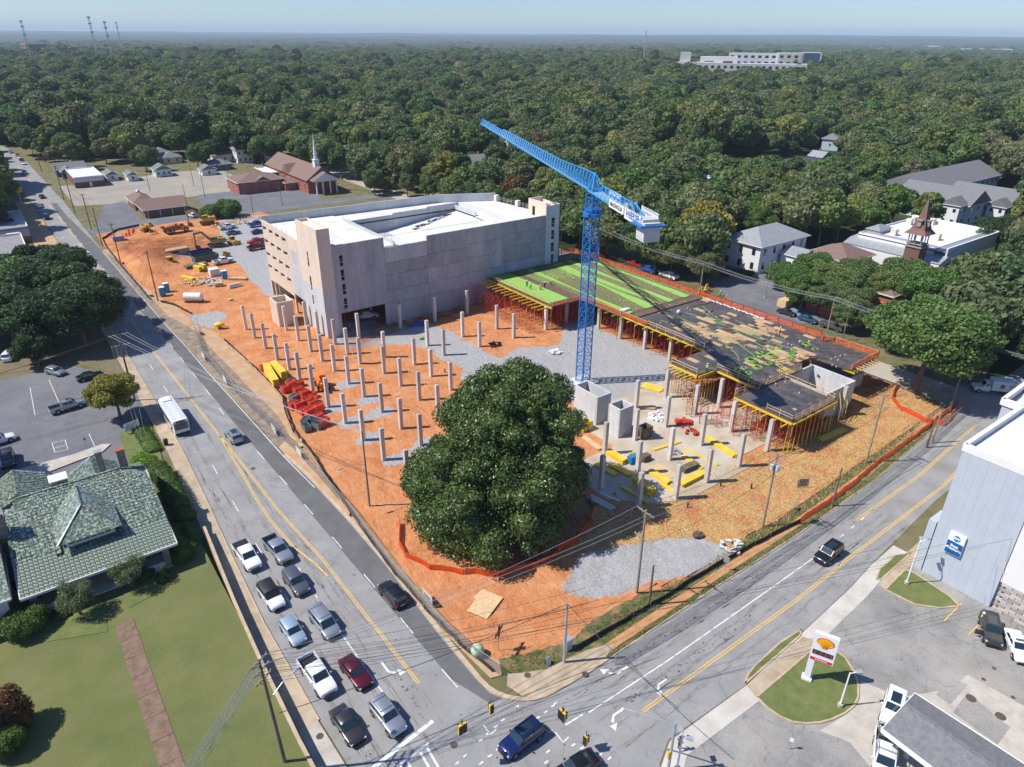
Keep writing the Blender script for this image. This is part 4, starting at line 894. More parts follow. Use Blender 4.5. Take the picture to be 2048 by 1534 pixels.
# roof deck in strips (poured lanes), with the sunken ramp
ROOF=[(23.9,98.9),(89.0,98.9),(88.8,106),(87.0,124.4),(72.2,131.6),(23.9,134.4)]
def clip_strip(poly,x0,x1):
 def cut(p,x,keep):
  out=[]
  for i in range(len(p)):
   a,b=p[i],p[(i+1)%len(p)]
   if keep(a[0]):out.append(a)
   if keep(a[0])!=keep(b[0]):t=(x-a[0])/(b[0]-a[0]);out.append((x,a[1]+(b[1]-a[1])*t))
  return out
 return cut(cut(poly,x0,lambda v:v>=x0),x1,lambda v:v<=x1)
x=23.9
rm=[mat('roof_deck_concrete_%s'%k,tuple(c*f for c in (0.56,0.55,0.51)),0.85,tuple(c*f for c in (0.74,0.72,0.67)),0.22,8,0.3,0.7)for k,f in (('light',1.06),('mid',1.0),('grey',0.93))]
k=0
rampx0,rampx1,rampy0,rampy1=41.5,72.0,107.3,122.5
def roof_piece(poly,z,m):
 if len(poly)<3:return
 mb=MB();mb.prism(poly,z-0.3,z);gp('roof_slab',mb,m)
while x<88.99:
 x2=x+(3.52 if x<41.4 else 3.8125 if x<71.9 else 3.4);full=clip_strip(ROOF,x,x2-0.02)
 z=18.3 if x<39 else 18.1
 if x2<=rampx0+.01 or x>=rampx1-.01:roof_piece(full,z,rm[k%3])
 else:
  ytop=lambda v:134.4+(v-23.9)*(131.6-134.4)/(72.2-23.9)
  roof_piece([(x,98.9),(x2-.02,98.9),(x2-.02,rampy0),(x,rampy0)],z,rm[k%3])
  roof_piece([(x,rampy1),(x2-.02,rampy1),(x2-.02,ytop(x2)),(x,ytop(x))],z,rm[(k+1)%3])
 x=x2;k+=1
mb=MB();mb.add([(41.5,107.4,14.0),(72,107.4,17.6),(72,122.4,17.6),(41.5,122.4,14.0)],[(0,1,2,3)]);gp('ramp',mb,rm[2])
for xa,xb,za in ((41.5,53.4,19.0),(53.4,63.5,19.4),(63.5,73.5,19.7)):
 mb=MB();mb.box(xa,122.5,13.5,xb-0.05,122.8,za);gp('ramp_wall',mb,M_lconc)
mb=MB();mb.box(72.0,112,16,72.25,122.5,19.2);gp('ramp_wall',mb,M_lconc)
mb=MB();mb.box(41.2,98.9,18.1,41.45,126.5,19.1);mb.box(41.2,107.4,13.5,41.45,122.4,18.1);gp('ramp_wall',mb,M_lconc)
mb=MB();mb.box(41.5,107.1,13.5,72,107.3,18.1);gp('ramp_wall',mb,M_lconc)
mb=MB()
for k in range(9):y=100+k*3.2;mb.tube((41.3,y,19.1),(41.3,y,20.0),0.03,4)
gp('stub_rail',mb,M_gconc)
# parapets
pr=[(23.5,134.7),(48,133.4),(72.2,131.9),(87.2,124.6)]
for (xa,ya),(xb,yb)in zip(pr,pr[1:]):
 mb=MB();mb.beam((xa,ya,19.0),(xb,yb,19.0),0.3,2.6);gp('parapet',mb,M_lconc)
mb=MB();mb.obox((87.2,124.0,18.1),1.1,1.1,1.7);mb.obox((88.0,115.0,18.1),1.1,1.1,1.6);gp('corner_post',mb,M_cream)
mb=MB()
for k in range(12):
 t=k/11;a=(87.2+1.6*t,124-17.5*t);mb.tube((a[0],a[1],18),(a[0],a[1],19.6),0.06,5)
for z in (18.8,19.3):mb.beam((87.2,124,z),(88.8,106.5,z),0.04)
gp('guard_rail',mb,M_gconc)
mb=MB();wall_holes(mb,'y',134.4,134.7,23.9,72,0,17.8,[]);mb.beam((72.2,131.9,9),(87.2,124.6,9),0.3,18);mb.beam((87.2,124.6,9),(89.2,106,9),0.3,18);gp('wall',mb,M_gconc)
mb=MB()
for k in range(7):y=111+k*3.3;mb.tube((23.7,y,19.4),(23.7,y,20.3),0.04,4)
gp('stub_rail',mb,M_gconc)
# rubble and tarps in the ramp corner
dr=random.Random(3)
for k in range(26):
 c_=dr.choice(['rust','blue','white']);mm={'rust':mat('rusty_steel',(0.16,0.07,0.04),0.9),'blue':mat('blue_tarp',(0.02,0.10,0.42),0.6),'white':mat('white_board',(0.6,0.58,0.54),0.8)}[c_]
 t=dr.random();x=56+13*t+dr.uniform(-1,1);y=117.2+3.4*t+dr.uniform(-.7,.7);a=R(20+dr.uniform(-25,25));zz=14+(x-41.5)*3.6/30.5+0.02
 mb=MB();mb.obox((0,0,0),dr.uniform(1.0,3.0),dr.uniform(.15,.5),dr.uniform(.1,.35),a)
 solo('scrap_piece',mb,mm,{'rust':'rusty steel length in the scrap heap on the garage ramp','blue':'blue tarpaulin scrap in the heap on the garage ramp','white':'pale board in the scrap heap on the garage ramp'}[c_],'scrap',(x,y,zz),0,'scrap heaped on the garage ramp')
# low concrete shaft at the foot of the left face
def shaft(x0,x1,y0,y1,h,th,m,label,band=2.4,cat='concrete shaft'):
 c=((x0+x1)/2,(y0+y1)/2,0.12);e=empty('concrete_shaft',label,cat,c)
 for nm,b in (('wall',(x0,y0,x1,y0+th)),('wall',(x0,y1-th,x1,y1)),('wall',(x0,y0+th,x0+th,y1-th)),('wall',(x1-th,y0+th,x1,y1-th))):
  mb=MB();ln=(b[2]-b[0])>(b[3]-b[1]);L_=(b[2]-b[0])if ln else (b[3]-b[1]);n=max(1,round(L_/1.25))
  for k in range(n):
   if ln:mb.box(b[0]+L_*k/n+0.012,b[1],0,b[0]+L_*(k+1)/n-0.012,b[3],h)
   else:mb.box(b[0],b[1]+L_*k/n+0.012,0,b[2],b[1]+L_*(k+1)/n-0.012,h)
  part(nm,mb,m,e,off=c)
 mb=MB();mb.box(x0+th*.5,y0+th*.5,0,x1-th*.5,y1-th*.5,0.1);part('floor',mb,m,e,off=c)
 return e
shaft(17.0,20.8,111.2,116.0,5.9,0.3,M_cream,'low cream concrete shaft standing at the foot of the garage wall')
shaft(45.3,48.5,34.9,41.0,5.6,0.3,M_lconc,'larger grey open-topped concrete shaft next to the crane base')
shaft(45.3,48.4,29.4,32.2,5.6,0.28,M_lconc,'smaller grey open-topped concrete shaft between the larger shaft and the columns')
# ---------------------------------------------------------------- cast columns
M_col=concmat('column_concrete',(0.50,0.45,0.40),(0.66,0.60,0.54),sc=1.2)
colh=5.85
def col_mesh(h,w=0.62,d=0.62):
 mb=MB();mb.box(-w/2,-d/2,-0.2,w/2,d/2,h);return mb.mesh('shaft',M_col)
cm=col_mesh(colh);mb=MB()
for x in (-.2,0,.2):
 for y in (-.2,.2):mb.tube((x,y,colh),(x,y,colh+0.35),0.02,4)
rebar_me=mb.mesh('rebar',mat('rebar_rust',(0.12,0.06,0.035),0.9))
mb=MB();mb.box(-.55,-.55,-.2,.55,.55,.12);foot_me=mb.mesh('footing',M_conc)
def column(x,y,label,z=0.15,foot=False,h=None,group='cast concrete columns on the site'):
 e=empty('concrete_column',label,'column',(x,y,z),random.uniform(-.03,.03),group)
 s=link('shaft',cm,e);r_b=link('rebar',rebar_me,e)
 if h:s.scale=(1,1,h/colh);r_b.location=(0,0,h-colh)
 if foot:link('footing',foot_me,e)
 return e
ys_=[114.1,108.1,100.9,93.8,87.8,82.3,75.6,68.4,61.1,54.0,46.6,38.8]
on=['first','second','third','fourth','fifth','sixth','seventh','eighth','ninth','tenth','eleventh','twelfth']
for i,y in enumerate(ys_):column(10.2 if y>90 else 10.5,y,'concrete column on red clay, %s from the garage in the row nearest the main road'%on[i])
for i,y in enumerate([108.3,101,93.9,87.9,81.7,75,68.3,61,53.8,47.1]):column(17.5,y,'concrete column on red clay, %s from the garage in the second row from the main road'%on[i])
for i,(x,y)in enumerate([(23.2,108.3),(23.2,101.2),(23.2,94.4),(23.2,88.1),(23.2,81.9),(25.2,75.2),(25.2,68.3),(25.2,61.1),(25.2,54.4)]):
 if i<2:x=22.2
 column(x,y,'concrete column, %s from the garage in the third row from the main road'%on[i])
for i,(x,y)in enumerate([(28.9,94.6),(28.7,81.9),(32.1,75.2),(32.1,68.5),(32.1,61.2),(32.3,54.6)]):column(x,y,'concrete column, %s counting from the portal in the row between clay and gravel'%on[i])
for i,(x,y)in enumerate([(39.2,94.4),(39.2,82.1),(39.4,75.7)]):column(x,y,['concrete column by the blue tarp before the garage portal','concrete column in the gravel lane, the one nearer the garage','concrete column in the gravel lane, the one nearer the crane'][i])
for (x,y),lb in zip([(47.9,93.6),(48.1,81.9),(48.0,75.0),(56.8,93.4),(56.8,81.0),(56.9,74.6)],['close to the garage wall, right of the blue tarp','on the clay patch before the garage, middle one','on the clay tongue in the gravel beside the black scraps','closest to the red scaffold against the garage wall','in front of the yellow beams at the deck corner','at the deck corner beside the gravel yard']):column(x,y,'concrete column '+lb)
for (x,y),lb in zip([(65.9,74.4),(72.4,74.8),(76.3,67.9),(76.0,60.5),(76.2,53.3),(76.2,46.1)],['under the front corner of the green decked area','under the deck behind the corner','first along the yellow beamed deck edge','second along the yellow beamed deck edge','third along the yellow beamed deck edge','fourth along the yellow beamed deck edge']):column(x,y,'concrete column '+lb,h=5.6)
for (x,y),lb in zip([(40.2,27.3),(47.3,27.5),(55.1,35.0),(54.8,27.5),(62.3,27.5),(62.9,35.0),(67.8,26.6),(33.0,20.4),(40.4,20.1),(47.4,19.9),(55.0,19.9),(62.7,19.9),(34.4,14.0),(40.2,12.2),(47.2,12.3),(54.8,12.2),(62.3,12.4),(68.3,12.4),(83.0,11.9),(72,26)],
['beside the smaller shaft, left of it','directly right of the smaller shaft by the dumping hopper','at the gravel edge behind the smaller shaft','by the red frames in the middle of the slab','among the loose red scaffolding','under the front corner of the platform by the yellow lattice','tall against the dark platform front','in the shade at the magnolia side','behind the bright yellow crate stack','beside the timber trestle','by the long yellow beam stack','wrapped in an orange gate at its foot',
'in front, standing by itself beside the road pole','at the slab corner next to the straw','at the straw edge, second from the front corner','with a wide footing at the slab step','at the slab edge beside the shoring','under the lower platform front','tall beside the stair core at the clay bank','under the platform rear']):
 column(x,y,'concrete column '+lb,0.2,foot=(x,y)in ((40.2,12.2),(54.8,12.2),(83.0,11.9)))
# ---------------------------------------------------------------- formwork deck
ZD=6.3
M_ply=mat('black_film_plywood',(0.055,0.050,0.050),0.55,(0.125,0.11,0.105),0.6,7,0.35,0.7,spec=0.5,rand=0.25)
M_tan=mat('tan_plywood',(0.42,0.25,0.13),0.8,(0.52,0.35,0.2),0.7,6,rand=0.2)
M_ybeam=mat('yellow_beam',(0.62,0.38,0.02),0.6,(0.72,0.50,0.04),1.5,5,rand=0.15)
M_red=mat('red_scaffold_paint',(0.55,0.045,0.025),0.5,(0.42,0.05,0.03),3,rand=0.2)
M_wood=mat('form_timber',(0.48,0.31,0.16),0.85,(0.60,0.43,0.26),3,rand=0.2)
M_orange=mat('orange_netting',(0.85,0.13,0.03),0.7,(0.78,0.20,0.06),2,trans=0)
M_green=mat('green_tendon_sheath',(0.15,0.33,0.04),0.65,(0.26,0.42,0.09),4)
M_brown=mat('dark_form_board',(0.10,0.065,0.045),0.9,(0.17,0.12,0.08),1.5)
M_rb=MATS['rebar_rust']
D1=[(66.0,72.6),(74.6,72.2),(75.3,68),(75.3,57),(98.4,57),(98.4,102.8),(89.8,102.8),(89.6,98.2),(66.0,98.2)]
D2=[(65,36.5),(65,30),(69.8,29.8),(69.8,20.3),(82,20.4),(84,22.6),(88.6,22.6),(89.5,15.2),(98.7,15.3),(98.5,57),(75.3,57),(75.3,36.5)]
D3=[(64.2,10.0),(76.8,10.2),(77.0,20.2),(69.7,20.2),(69.7,21.2),(64.2,21.2)]
DK=(80,55,0.15);de=empty('formwork_deck','raised formwork deck of black and tan plywood on yellow beams with green tendons','formwork deck',DK)
dp=lambda n,mb,m,**k:part(n,mb,m,de,off=DK,**k)
for D,z in ((D1,ZD),(D2,ZD),(D3,ZD-0.25)):
 mb=MB();mb.prism(D,z-0.30,z-0.03);dp('deck_base',mb,M_brown)
TAN=[PP(q,ZD)for q in ([(1362,645),(1402,628),(1440,640),(1425,655),(1470,668),(1440,680),(1395,672),(1360,655)],[(1470,650),(1520,630),(1570,655),(1530,672),(1480,668)],[(1440,632),(1465,625),(1475,630),(1450,640)],
[(1465,665),(1500,675),(1460,690),(1440,680)],[(1500,688),(1520,682),(1530,690),(1505,696)],[(1540,695),(1570,680),(1620,705),(1640,705),(1600,720),(1570,735),(1530,715)],[(1420,683),(1440,688),(1430,692)],[(1475,680),(1500,672),(1510,680)],[(1545,668),(1560,664),(1570,672)],[(1580,728),(1625,720),(1610,738)],[(1505,722),(1520,718),(1540,730),(1515,735)])]
pm={}
def pan(w,l,m):
 k=(round(w,2),round(l,2),m.name)
 if k not in pm:mb=MB();mb.box(0,0,0,w-0.02,l-0.02,0.02);pm[k]=mb.mesh('plywood_panel',m)
 return pm[k]
pr_=random.Random(12);np_=0;restp=MB();restt=MB()
cells=[]
for D,z in ((D3,ZD-0.25),(D2,ZD)):
 xs0=min(p[0]for p in D);ys0=min(p[1]for p in D);i=0;x=xs0
 while x<99:
  y=ys0-(i%2)*1.22
  while y<58:
   cs=[(x+a*1.22,y+b*2.44)for a in (0.04,0.96)for b in (0.04,0.96)]
   if all(inpoly(c,D)for c in cs):cells.append((x,y,z))
   elif inpoly((x+.61,y+1.22),D):
    restp.box(x+.05,y+.6,z-.03,x+1.15,y+1.8,z-0.01)
   y+=2.44
  x+=1.22;i+=1
cells.sort(key=lambda c:math.hypot(c[0]-CAM.x,c[1]-CAM.y))
for x,y,z in cells:
 t=any(inpoly((x+.6,y+1.2),q)for q in TAN);t=(pr_.random()<.72)if t else (22<y<55 and pr_.random()<.09);zz=z-0.03+pr_.uniform(0,.006)
 if np_<298:
  o=link('plywood_panel',pan(1.22,2.44,M_tan if t else M_ply),de);o.location=(x-DK[0],y-DK[1],zz-DK[2]);np_+=1
 else:(restt if t else restp).box(x,y,zz,x+1.2,y+2.42,zz+0.02)
o=part('plywood_sheet',restp,M_ply,de,off=DK,kind='stuff');o=part('plywood_sheet',restt,M_tan,de,off=DK,kind='stuff')
# form boards (dark recessed bands) and raised strips
mb=MB();mb.box(75.3,56.2,ZD,98.2,57.6,ZD+0.25);mb.box(75.3,57.6,ZD,98.2,58.3,ZD+0.12);dp('form_board',mb,M_brown)
mb=MB();mb.box(72.6,74,ZD,73.8,98,ZD+0.12);dp('form_board',mb,M_brown)
mb=MB();mb.box(69.9,20.5,ZD-.02,70.3,30,ZD+0.18);dp('form_board',mb,M_brown)
# tendons: thin lines along y, wavy green bands
mb=MB();mbb=MB()
def ribbon3(mb,pts,w,z):
 for a,b in zip(pts,pts[1:]):
  d=math.hypot(b[0]-a[0],b[1]-a[1])or 1;nx,ny=-(b[1]-a[1])/d*w/2,(b[0]-a[0])/d*w/2
  mb.add([(a[0]-nx,a[1]-ny,z),(b[0]-nx,b[1]-ny,z),(b[0]+nx,b[1]+ny,z),(a[0]+nx,a[1]+ny,z),(a[0],a[1],z+w*.7),(b[0],b[1],z+w*.7)],[(0,1,5,4),(2,3,4,5)])
x=76.0
while x<98:ribbon3(mb,[(x+pr_.uniform(-.05,.05),59.5+6.3*k)for k in range(6)],0.10,ZD+0.10);x+=0.95
x=74.3
while x<98:ribbon3(mbb,[(x,59),(x,98)],0.16,ZD+0.01);x+=0.31
dp('reinforcing_bar',mbb,M_brown,kind='stuff')
for c0,c1,c2,n,sp in ((77.2,77.6,78.3,7,.16),(83.6,84.6,87.6,12,.17),(86.6,87.2,87.4,8,.15),(90.2,90.9,91.6,8,.15),(95.4,96.6,96.2,9,.15)):
 for k in range(n):
  o_=(k-n/2)*sp;pts=[]
  for q in range(13):t=q/12;pts.append((c0*(1-t)**2+2*c1*t*(1-t)+c2*t*t+o_*(1+0.6*math.sin(t*6.28+c0)),59+t*38))
  ribbon3(mb,pts,0.14,ZD+0.14)
for k in range(26):x=66.4+k*0.23;ribbon3(mb,[(x,74.2),(x+.05,86),(x,97)],0.13,ZD+0.12)
for k in range(20):x=74.5+k*0.8;ribbon3(mb,[(x,86+pr_.uniform(-1,1)),(x,97.3)],0.14,ZD+0.12)
dp('tendon',mb,M_green,kind='stuff')
# loose tendons drawn out over the plywood
for k,pts in enumerate([[(1322,640),(1355,652),(1420,668),(1470,705),(1478,722)],[(1330,625),(1370,640),(1450,672),(1500,705),(1510,715)],[(1405,612),(1440,640),(1500,665),(1560,690),(1600,700)],[(1395,618),(1450,650),(1520,690),(1560,705)],[(1370,625),(1420,640),(1480,662),(1540,685)],[(1440,668),(1480,690),(1540,700),(1590,715)],[(1470,640),(1530,668),(1570,680)]]):
 mb=MB();q=[tuple(P(a,b,ZD+0.02))for a,b in pts];sm=[]
 for i in range(len(q)-1):
  for t in (0,.25,.5,.75):
   p0,p1,p2,p3=[Vector(q[max(0,min(len(q)-1,i+j))])for j in (-1,0,1,2)]
   sm.append(0.5*((2*p1)+(p2-p0)*t+(2*p0-5*p1+4*p2-p3)*t*t+(3*p1-p0-3*p2+p3)*t**3))
 sm.append(Vector(q[-1]));mb.path(sm,0.06,5)
 solo('tendon_cable',mb,M_green,'loose green tendon cable laid out across the black plywood deck','cable',(0,0,0),0,'loose green tendons on the deck')
# coils
mb=MB();n=22
for ring in range(3):
 rr2=0.72-ring*0.13;z=0.05+ring*0.05;cr=random.Random(ring)
 pts=[((rr2+cr.uniform(-.03,.03))*math.cos(6.283*k/n),(rr2+cr.uniform(-.03,.03))*math.sin(6.283*k/n),z+cr.uniform(0,.03))for k in range(n+1)];mb.path(pts,0.07,5)
coil=mb.mesh('tendon_coil',M_green,smooth=True)
CL=[(1502,722,1.5,'biggest left heap'),(1488,737,.8,'by the kneeling workers'),(1474,742,1.0,'at the far left'),(1497,747,.9,'below the left heap'),(1515,736,1.2,'right below the biggest left heap'),(1519,706,1.0,'left of the middle pile'),(1521,714,.9,'second left of the middle pile'),(1543,713,1.5,'big middle pile'),(1536,728,1.0,'below the middle pile'),(1559,728,1.0,'to the right below the middle pile'),(1558,696,.9,'single ring over the middle'),(1541,697,.9,'single ring up left'),
(1582,709,1.0,'right hand pile upper'),(1583,713,1.0,'right hand pile lower'),(1581,718,.9,'just under the right hand pile'),(1587,700,.8,'thin ring near the tan boards'),(1612,690,1.25,'behind the crouching worker'),(1630,699,.8,'far right lone ring'),(1496,756,.9,'nearest the platform edge')]
for px,py,s,lb in CL:
 q=P(px,py,ZD);o=link('tendon_coil',coil);o.location=q;o.scale=(s,s,s*1.2);o.rotation_euler=(0,0,px*.7);tag(o,'bright green coil of tendon on the deck, '+lb,'cable coil','green tendon coils on the deck')
# anchor cups dotted over the deck
mb=MB();mb.tube((0,0,0),(0,0,0.30),0.07,6);mb.box(-.1,-.1,0.28,.1,.1,.34);cup=mb.mesh('sleeve_cup',mat('pink_white_plastic',(0.75,0.58,0.56),0.6))
spots=[(1375,618),(1380,622),(1408,627),(1416,632),(1419,625),(1433,636),(1388,620),(1447,642),(1455,648),(1490,655),(1497,657),(1503,660),(1510,665),(1523,668),(1538,674),(1545,676),(1403,667),(1410,670),(1425,675),(1430,676),(1446,682),(1464,676),(1490,693),(1512,695),(1528,700),(1576,690),(1583,692),(1596,712),(1662,720),(1670,716),(1675,722),(1664,732),(1672,735),(1680,714),(1690,712),(1534,762),(1540,757),(1548,765),(1551,770),(1563,752),(1567,755),(1572,757),(1560,758),(1575,750),(1532,768),(1570,766),(1598,788),(1322,626),(1318,628),(1344,642),(1330,598),(1370,605),(1340,612),(1065,545),(1072,548),(1088,549),(1062,543),(1230,600),(1240,602),(1246,606),(1252,604),(1250,590),(1262,582),(1210,545),(1320,585),(1326,588),(1305,575),(1297,572),(1273,620),(1300,610),(1420,600-0),(1138,575),(1165,560)]
for i,(px,py)in enumerate(spots):
 q=P(px,py,ZD-(.25 if px>1595 and py>780 else 0));o=link('sleeve_cup',cup);o.location=q;tag(o,'small pinkish white sleeve cup standing on the formwork deck','sleeve','white sleeve cups dotted over the deck')
# yellow beams round the deck edges
def beam_thing(p,q,w=0.16,h=0.2,label='',group=None,m=None,name='yellow_beam'):
 c=(Vector(p)+Vector(q))/2;mb=MB();d=Vector(q)-Vector(p);a=math.atan2(d.y,d.x);L_=d.length
 mb.box(-L_/2,-w/2,-h/2,L_/2,w/2,-h/2+h*.22);mb.box(-L_/2,-w/2,h/2-h*.22,L_/2,w/2,h/2);mb.box(-L_/2,-w*.2,-h/2+h*.22,L_/2,w*.2,h/2-h*.22)
 o=solo(name,mb,m or M_ybeam,label,'beam',c,a,group);o.rotation_euler=(0,-math.atan2(d.z,math.hypot(d.x,d.y)),a);return o
for i in range(14):
 y=74.0+i*1.75;beam_thing((63.0-(i%2)*.4,y,5.55),(68.5,y,5.55),.2,.26,'yellow joist jutting out of the green deck corner over the red scaffold','yellow joists jutting from the deck corner')
def stringer(p,q,z,side,lab):
 c=((p[0]+q[0])/2,(p[1]+q[1])/2,z);mb=MB();mb.beam((p[0],p[1],z),(q[0],q[1],z),.22,.3);L_=math.hypot(q[0]-p[0],q[1]-p[1])
 e=solo('edge_beam',mb,M_ybeam,lab,'beam',c,world=True);return e
stringer((75.0,37),(75.0,68),5.95,1,'long yellow edge beam along the yard side of the deck')
stringer((65.9,72.4),(65.9,98),5.8,1,'yellow edge beam under the walkway at the green deck corner')
stringer((64.0,10),(64.0,21.2),5.7,1,'yellow edge beam of the lower platform on the slab side')
stringer((64.2,9.8),(76.8,10.0),5.7,1,'yellow edge beam of the lower platform facing the side road')
stringer((64.8,30),(64.8,36.5),5.95,1,'yellow edge beam at the platform corner over the yellow lattice')
stringer((65,29.7),(69.8,29.6),5.95,1,'short yellow edge beam in the platform notch')
stringer((69.5,20.4),(69.5,29.6),5.95,1,'yellow edge beam along the inner notch of the platform')
for i in range(13):
 y=38.5+i*2.3;beam_thing((74.0,y,5.62),(77.5,y,5.62),.18,.24,'yellow cross beam end poking out along the yard side of the deck','yellow beam ends along the yard side')
for i in range(6):
 y=10.8+i*1.9;beam_thing((62.4,y,5.4),(66.5,y,5.4),.18,.24,'yellow cross beam end poking out of the lower platform','yellow beam ends at the lower platform')
for i in range(7):beam_thing((62.0+i*.15,30.6+i*.9,5.6),(66.5,30.6+i*.9,5.6),.16,.22,'yellow joist in the row jutting from the platform corner over the slab','yellow joists at the platform corner')
for i in range(9):
 y=15.6+i*0.0;beam_thing((89.6+i*1.05,14.2,5.75),(89.6+i*1.05,16.6,5.75),.16,.22,'yellow beam end under the rear corner of the deck','yellow beam ends under the deck rear corner')
for i in range(8):beam_thing((78.2+i*.34,20.6,ZD-.1),(78.2+i*.34,22.9,ZD-.1),.16,.2,'yellow beam in the open bay beside the stair core','yellow beams in the open deck bay')
# shoring: red frames and yellow props
mb=MB();w,d,h=1.5,1.2,5.5
fr=[]
for sy in (-1,1):
 m2=MB()
 for sx in (-1,1):m2.tube((sx*w/2,sy*d/2,0),(sx*w/2,sy*d/2,h),0.035,4)
 for k in range(8):z=.35+k*.68;m2.beam((-w/2,sy*d/2,z),(w/2,sy*d/2,z),.035)
 for k in range(3):m2.beam((-w/2,sy*d/2,.4+k*1.8),(w/2,sy*d/2,.4+k*1.8+1.3),.03)
 fr.append(m2.mesh('frame',M_red))
m3=MB()
for k in range(3):
 for sx in (-1,1):
  z=.3+k*1.8;m3.beam((sx*w/2,-d/2,z),(sx*w/2,d/2,z+1.5),.03);m3.beam((sx*w/2,d/2,z),(sx*w/2,-d/2,z+1.5),.03)
brace=m3.mesh('cross_brace',M_red)
NT=[0]
def shore(x,y,lab,grp,hh=5.5,rz=0):
 e=empty('shoring_tower',lab,'scaffold tower',(x,y,0.15),rz,grp);e.scale=(1,1,hh/5.5)
 for f in fr:link('frame',f,e)
 link('cross_brace',brace,e);NT[0]+=1
for i in range(9):
 for j in range(3):shore(63.6+j*3.0 if j else 61.8,75.0+i*2.7,'red shoring tower in the thicket under the green deck corner','red shoring towers under the green deck corner',5.2)
for i in range(12):
 for j in range(3):shore(77.2+j*2.8,38.6+i*2.5,'red shoring tower along the yard side under the deck','red shoring towers along the yard side')
for i in range(3):shore(69.5+i*2.4,73.4,'red shoring tower under the deck end facing the yard','red shoring towers at the deck end')
for i in range(5):
 for j in range(4):shore(65.6+j*2.9,11.4+i*2.2,'red shoring tower under the lower black platform','red shoring towers under the lower platform',5.2)
for i in range(3):
 for j in range(3):shore(66.4+j*3,31+i*2.3,'red shoring tower under the platform corner by the yard','red shoring towers under the platform corner')
for i in range(3):shore(71.2,22.5+i*2.6,'red shoring tower under the inner platform notch','red shoring towers in the platform notch')
for i,(px,py)in enumerate([(1382,830),(1405,845),(1432,850),(1450,835),(1470,868),(1495,850),(1510,878),(1530,862),(1555,868)]):
 q=P(px,py,.2);shore(q.x,q.y,'free standing red shoring frame in the open slab before the platform','red shoring frames on the open slab',3.4+.3*(i%3),i*.7)
mb=MB();mb.tube((0,0,0),(0,0,2.9),0.075,6);mb.tube((0,0,2.9),(0,0,5.6),0.05,6);mb.box(-.15,-.15,0,.15,.15,.03);mb.box(-.15,-.15,5.57,.15,.15,5.6);prop=mb.mesh('prop',M_ybeam)
for i in range(44):
 if i<10:x,y,lb=64.2+i*1.3,9.9,'along the lower platform facing the side road'
 elif i<18:x,y,lb=64.0,10.5+(i-10)*1.35,'along the slab side of the lower platform'
 elif i<24:x,y,lb=64.7,30.2+(i-18)*1.15,'under the platform corner'
 elif i<30:x,y,lb=65.5+(i-24)*.8,29.5,'in the platform notch'
 elif i<38:x,y,lb=66.2,73+(i-30)*3.0,'under the green deck corner'
 else:x,y,lb=75.1,40+(i-38)*5.2,'along the yard side of the deck'
 o=link('steel_prop',prop);o.location=(x,y,.15);tag(o,'yellow steel prop '+lb,'prop','yellow props '+lb)
# guard rails and netting
def guard(pts,z,lab,net=None,post=2.2,railm=None,h=1.1,name='guard_rail',cat='guard rail',kick=True):
 c=(pts[0][0],pts[0][1],z);e=empty(name,lab,cat,c);pm_=MB()
 for a,b in zip(pts,pts[1:]):
  L_=math.hypot(b[0]-a[0],b[1]-a[1]);n=max(1,int(L_/post))
  for k in range(n+1):
   x,y=a[0]+(b[0]-a[0])*k/n,a[1]+(b[1]-a[1])*k/n;mb=MB();mb.beam((x,y,z-.3),(x,y,z+h+.15),.09);part('post',mb,railm or M_wood,e,off=c)
  for hh in ((.5,1.0)if not net else (h,)):
   mb=MB();mb.beam((a[0],a[1],z+hh),(b[0],b[1],z+hh),.05,.12);part('rail',mb,railm or M_wood,e,off=c)
  if net:
   mb=MB();m_=max(2,int(L_/.8));rr3=random.Random(int(a[0]*7+a[1]));nx,ny=-(b[1]-a[1])/L_,(b[0]-a[0])/L_
   row=[]
   for k in range(m_+1):
    t=k/m_;w_=[rr3.uniform(-.07,.07)for _ in range(3)]
    for j,zz in enumerate((0.0,.5,1.0)):row.append((a[0]+(b[0]-a[0])*t+nx*w_[j],a[1]+(b[1]-a[1])*t+ny*w_[j],z+zz*h*(1 if j<2 else rr3.uniform(.9,1.0))))
   mb.add(row,[(3*k+j,3*(k+1)+j,3*(k+1)+j+1,3*k+j+1)for k in range(m_)for j in (0,1)]);part('netting',mb,net,e,off=c)
 return e
def netmat():
 m=bpy.data.materials.new('orange_mesh_netting');m.use_nodes=True;t=m.node_tree;b=t.nodes['Principled BSDF'];b.inputs['Base Color'].default_value=(0.88,0.13,0.025,1);b.inputs['Roughness'].default_value=0.6
 tr=t.nodes.new('ShaderNodeBsdfTranslucent');tr.inputs[0].default_value=(0.9,0.16,0.03,1);mx=t.nodes.new('ShaderNodeMixShader');mx.inputs[0].default_value=.35;tp=t.nodes.new('ShaderNodeBsdfTransparent')
 n=t.nodes.new('ShaderNodeTexNoise');n.inputs['Scale'].default_value=3.0;g=t.nodes.new('ShaderNodeNewGeometry');t.links.new(g.outputs['Position'],n.inputs['Vector']);mr=t.nodes.new('ShaderNodeMapRange');mr.inputs[1].default_value=.3;mr.inputs[2].default_value=.7;mr.inputs[3].default_value=.12;mr.inputs[4].default_value=.4;t.links.new(n.outputs[0],mr.inputs[0])
 m2=t.nodes.new('ShaderNodeMixShader');t.links.new(b.outputs[0],mx.inputs[1]);t.links.new(tr.outputs[0],mx.inputs[2]);t.links.new(mr.outputs[0],m2.inputs[0]);t.links.new(mx.outputs[0],m2.inputs[1]);t.links.new(tp.outputs[0],m2.inputs[2]);t.links.new(m2.outputs[0],t.nodes['Material Output'].inputs[0]);MATS['orange_mesh_netting']=m;return m
M_net=netmat()
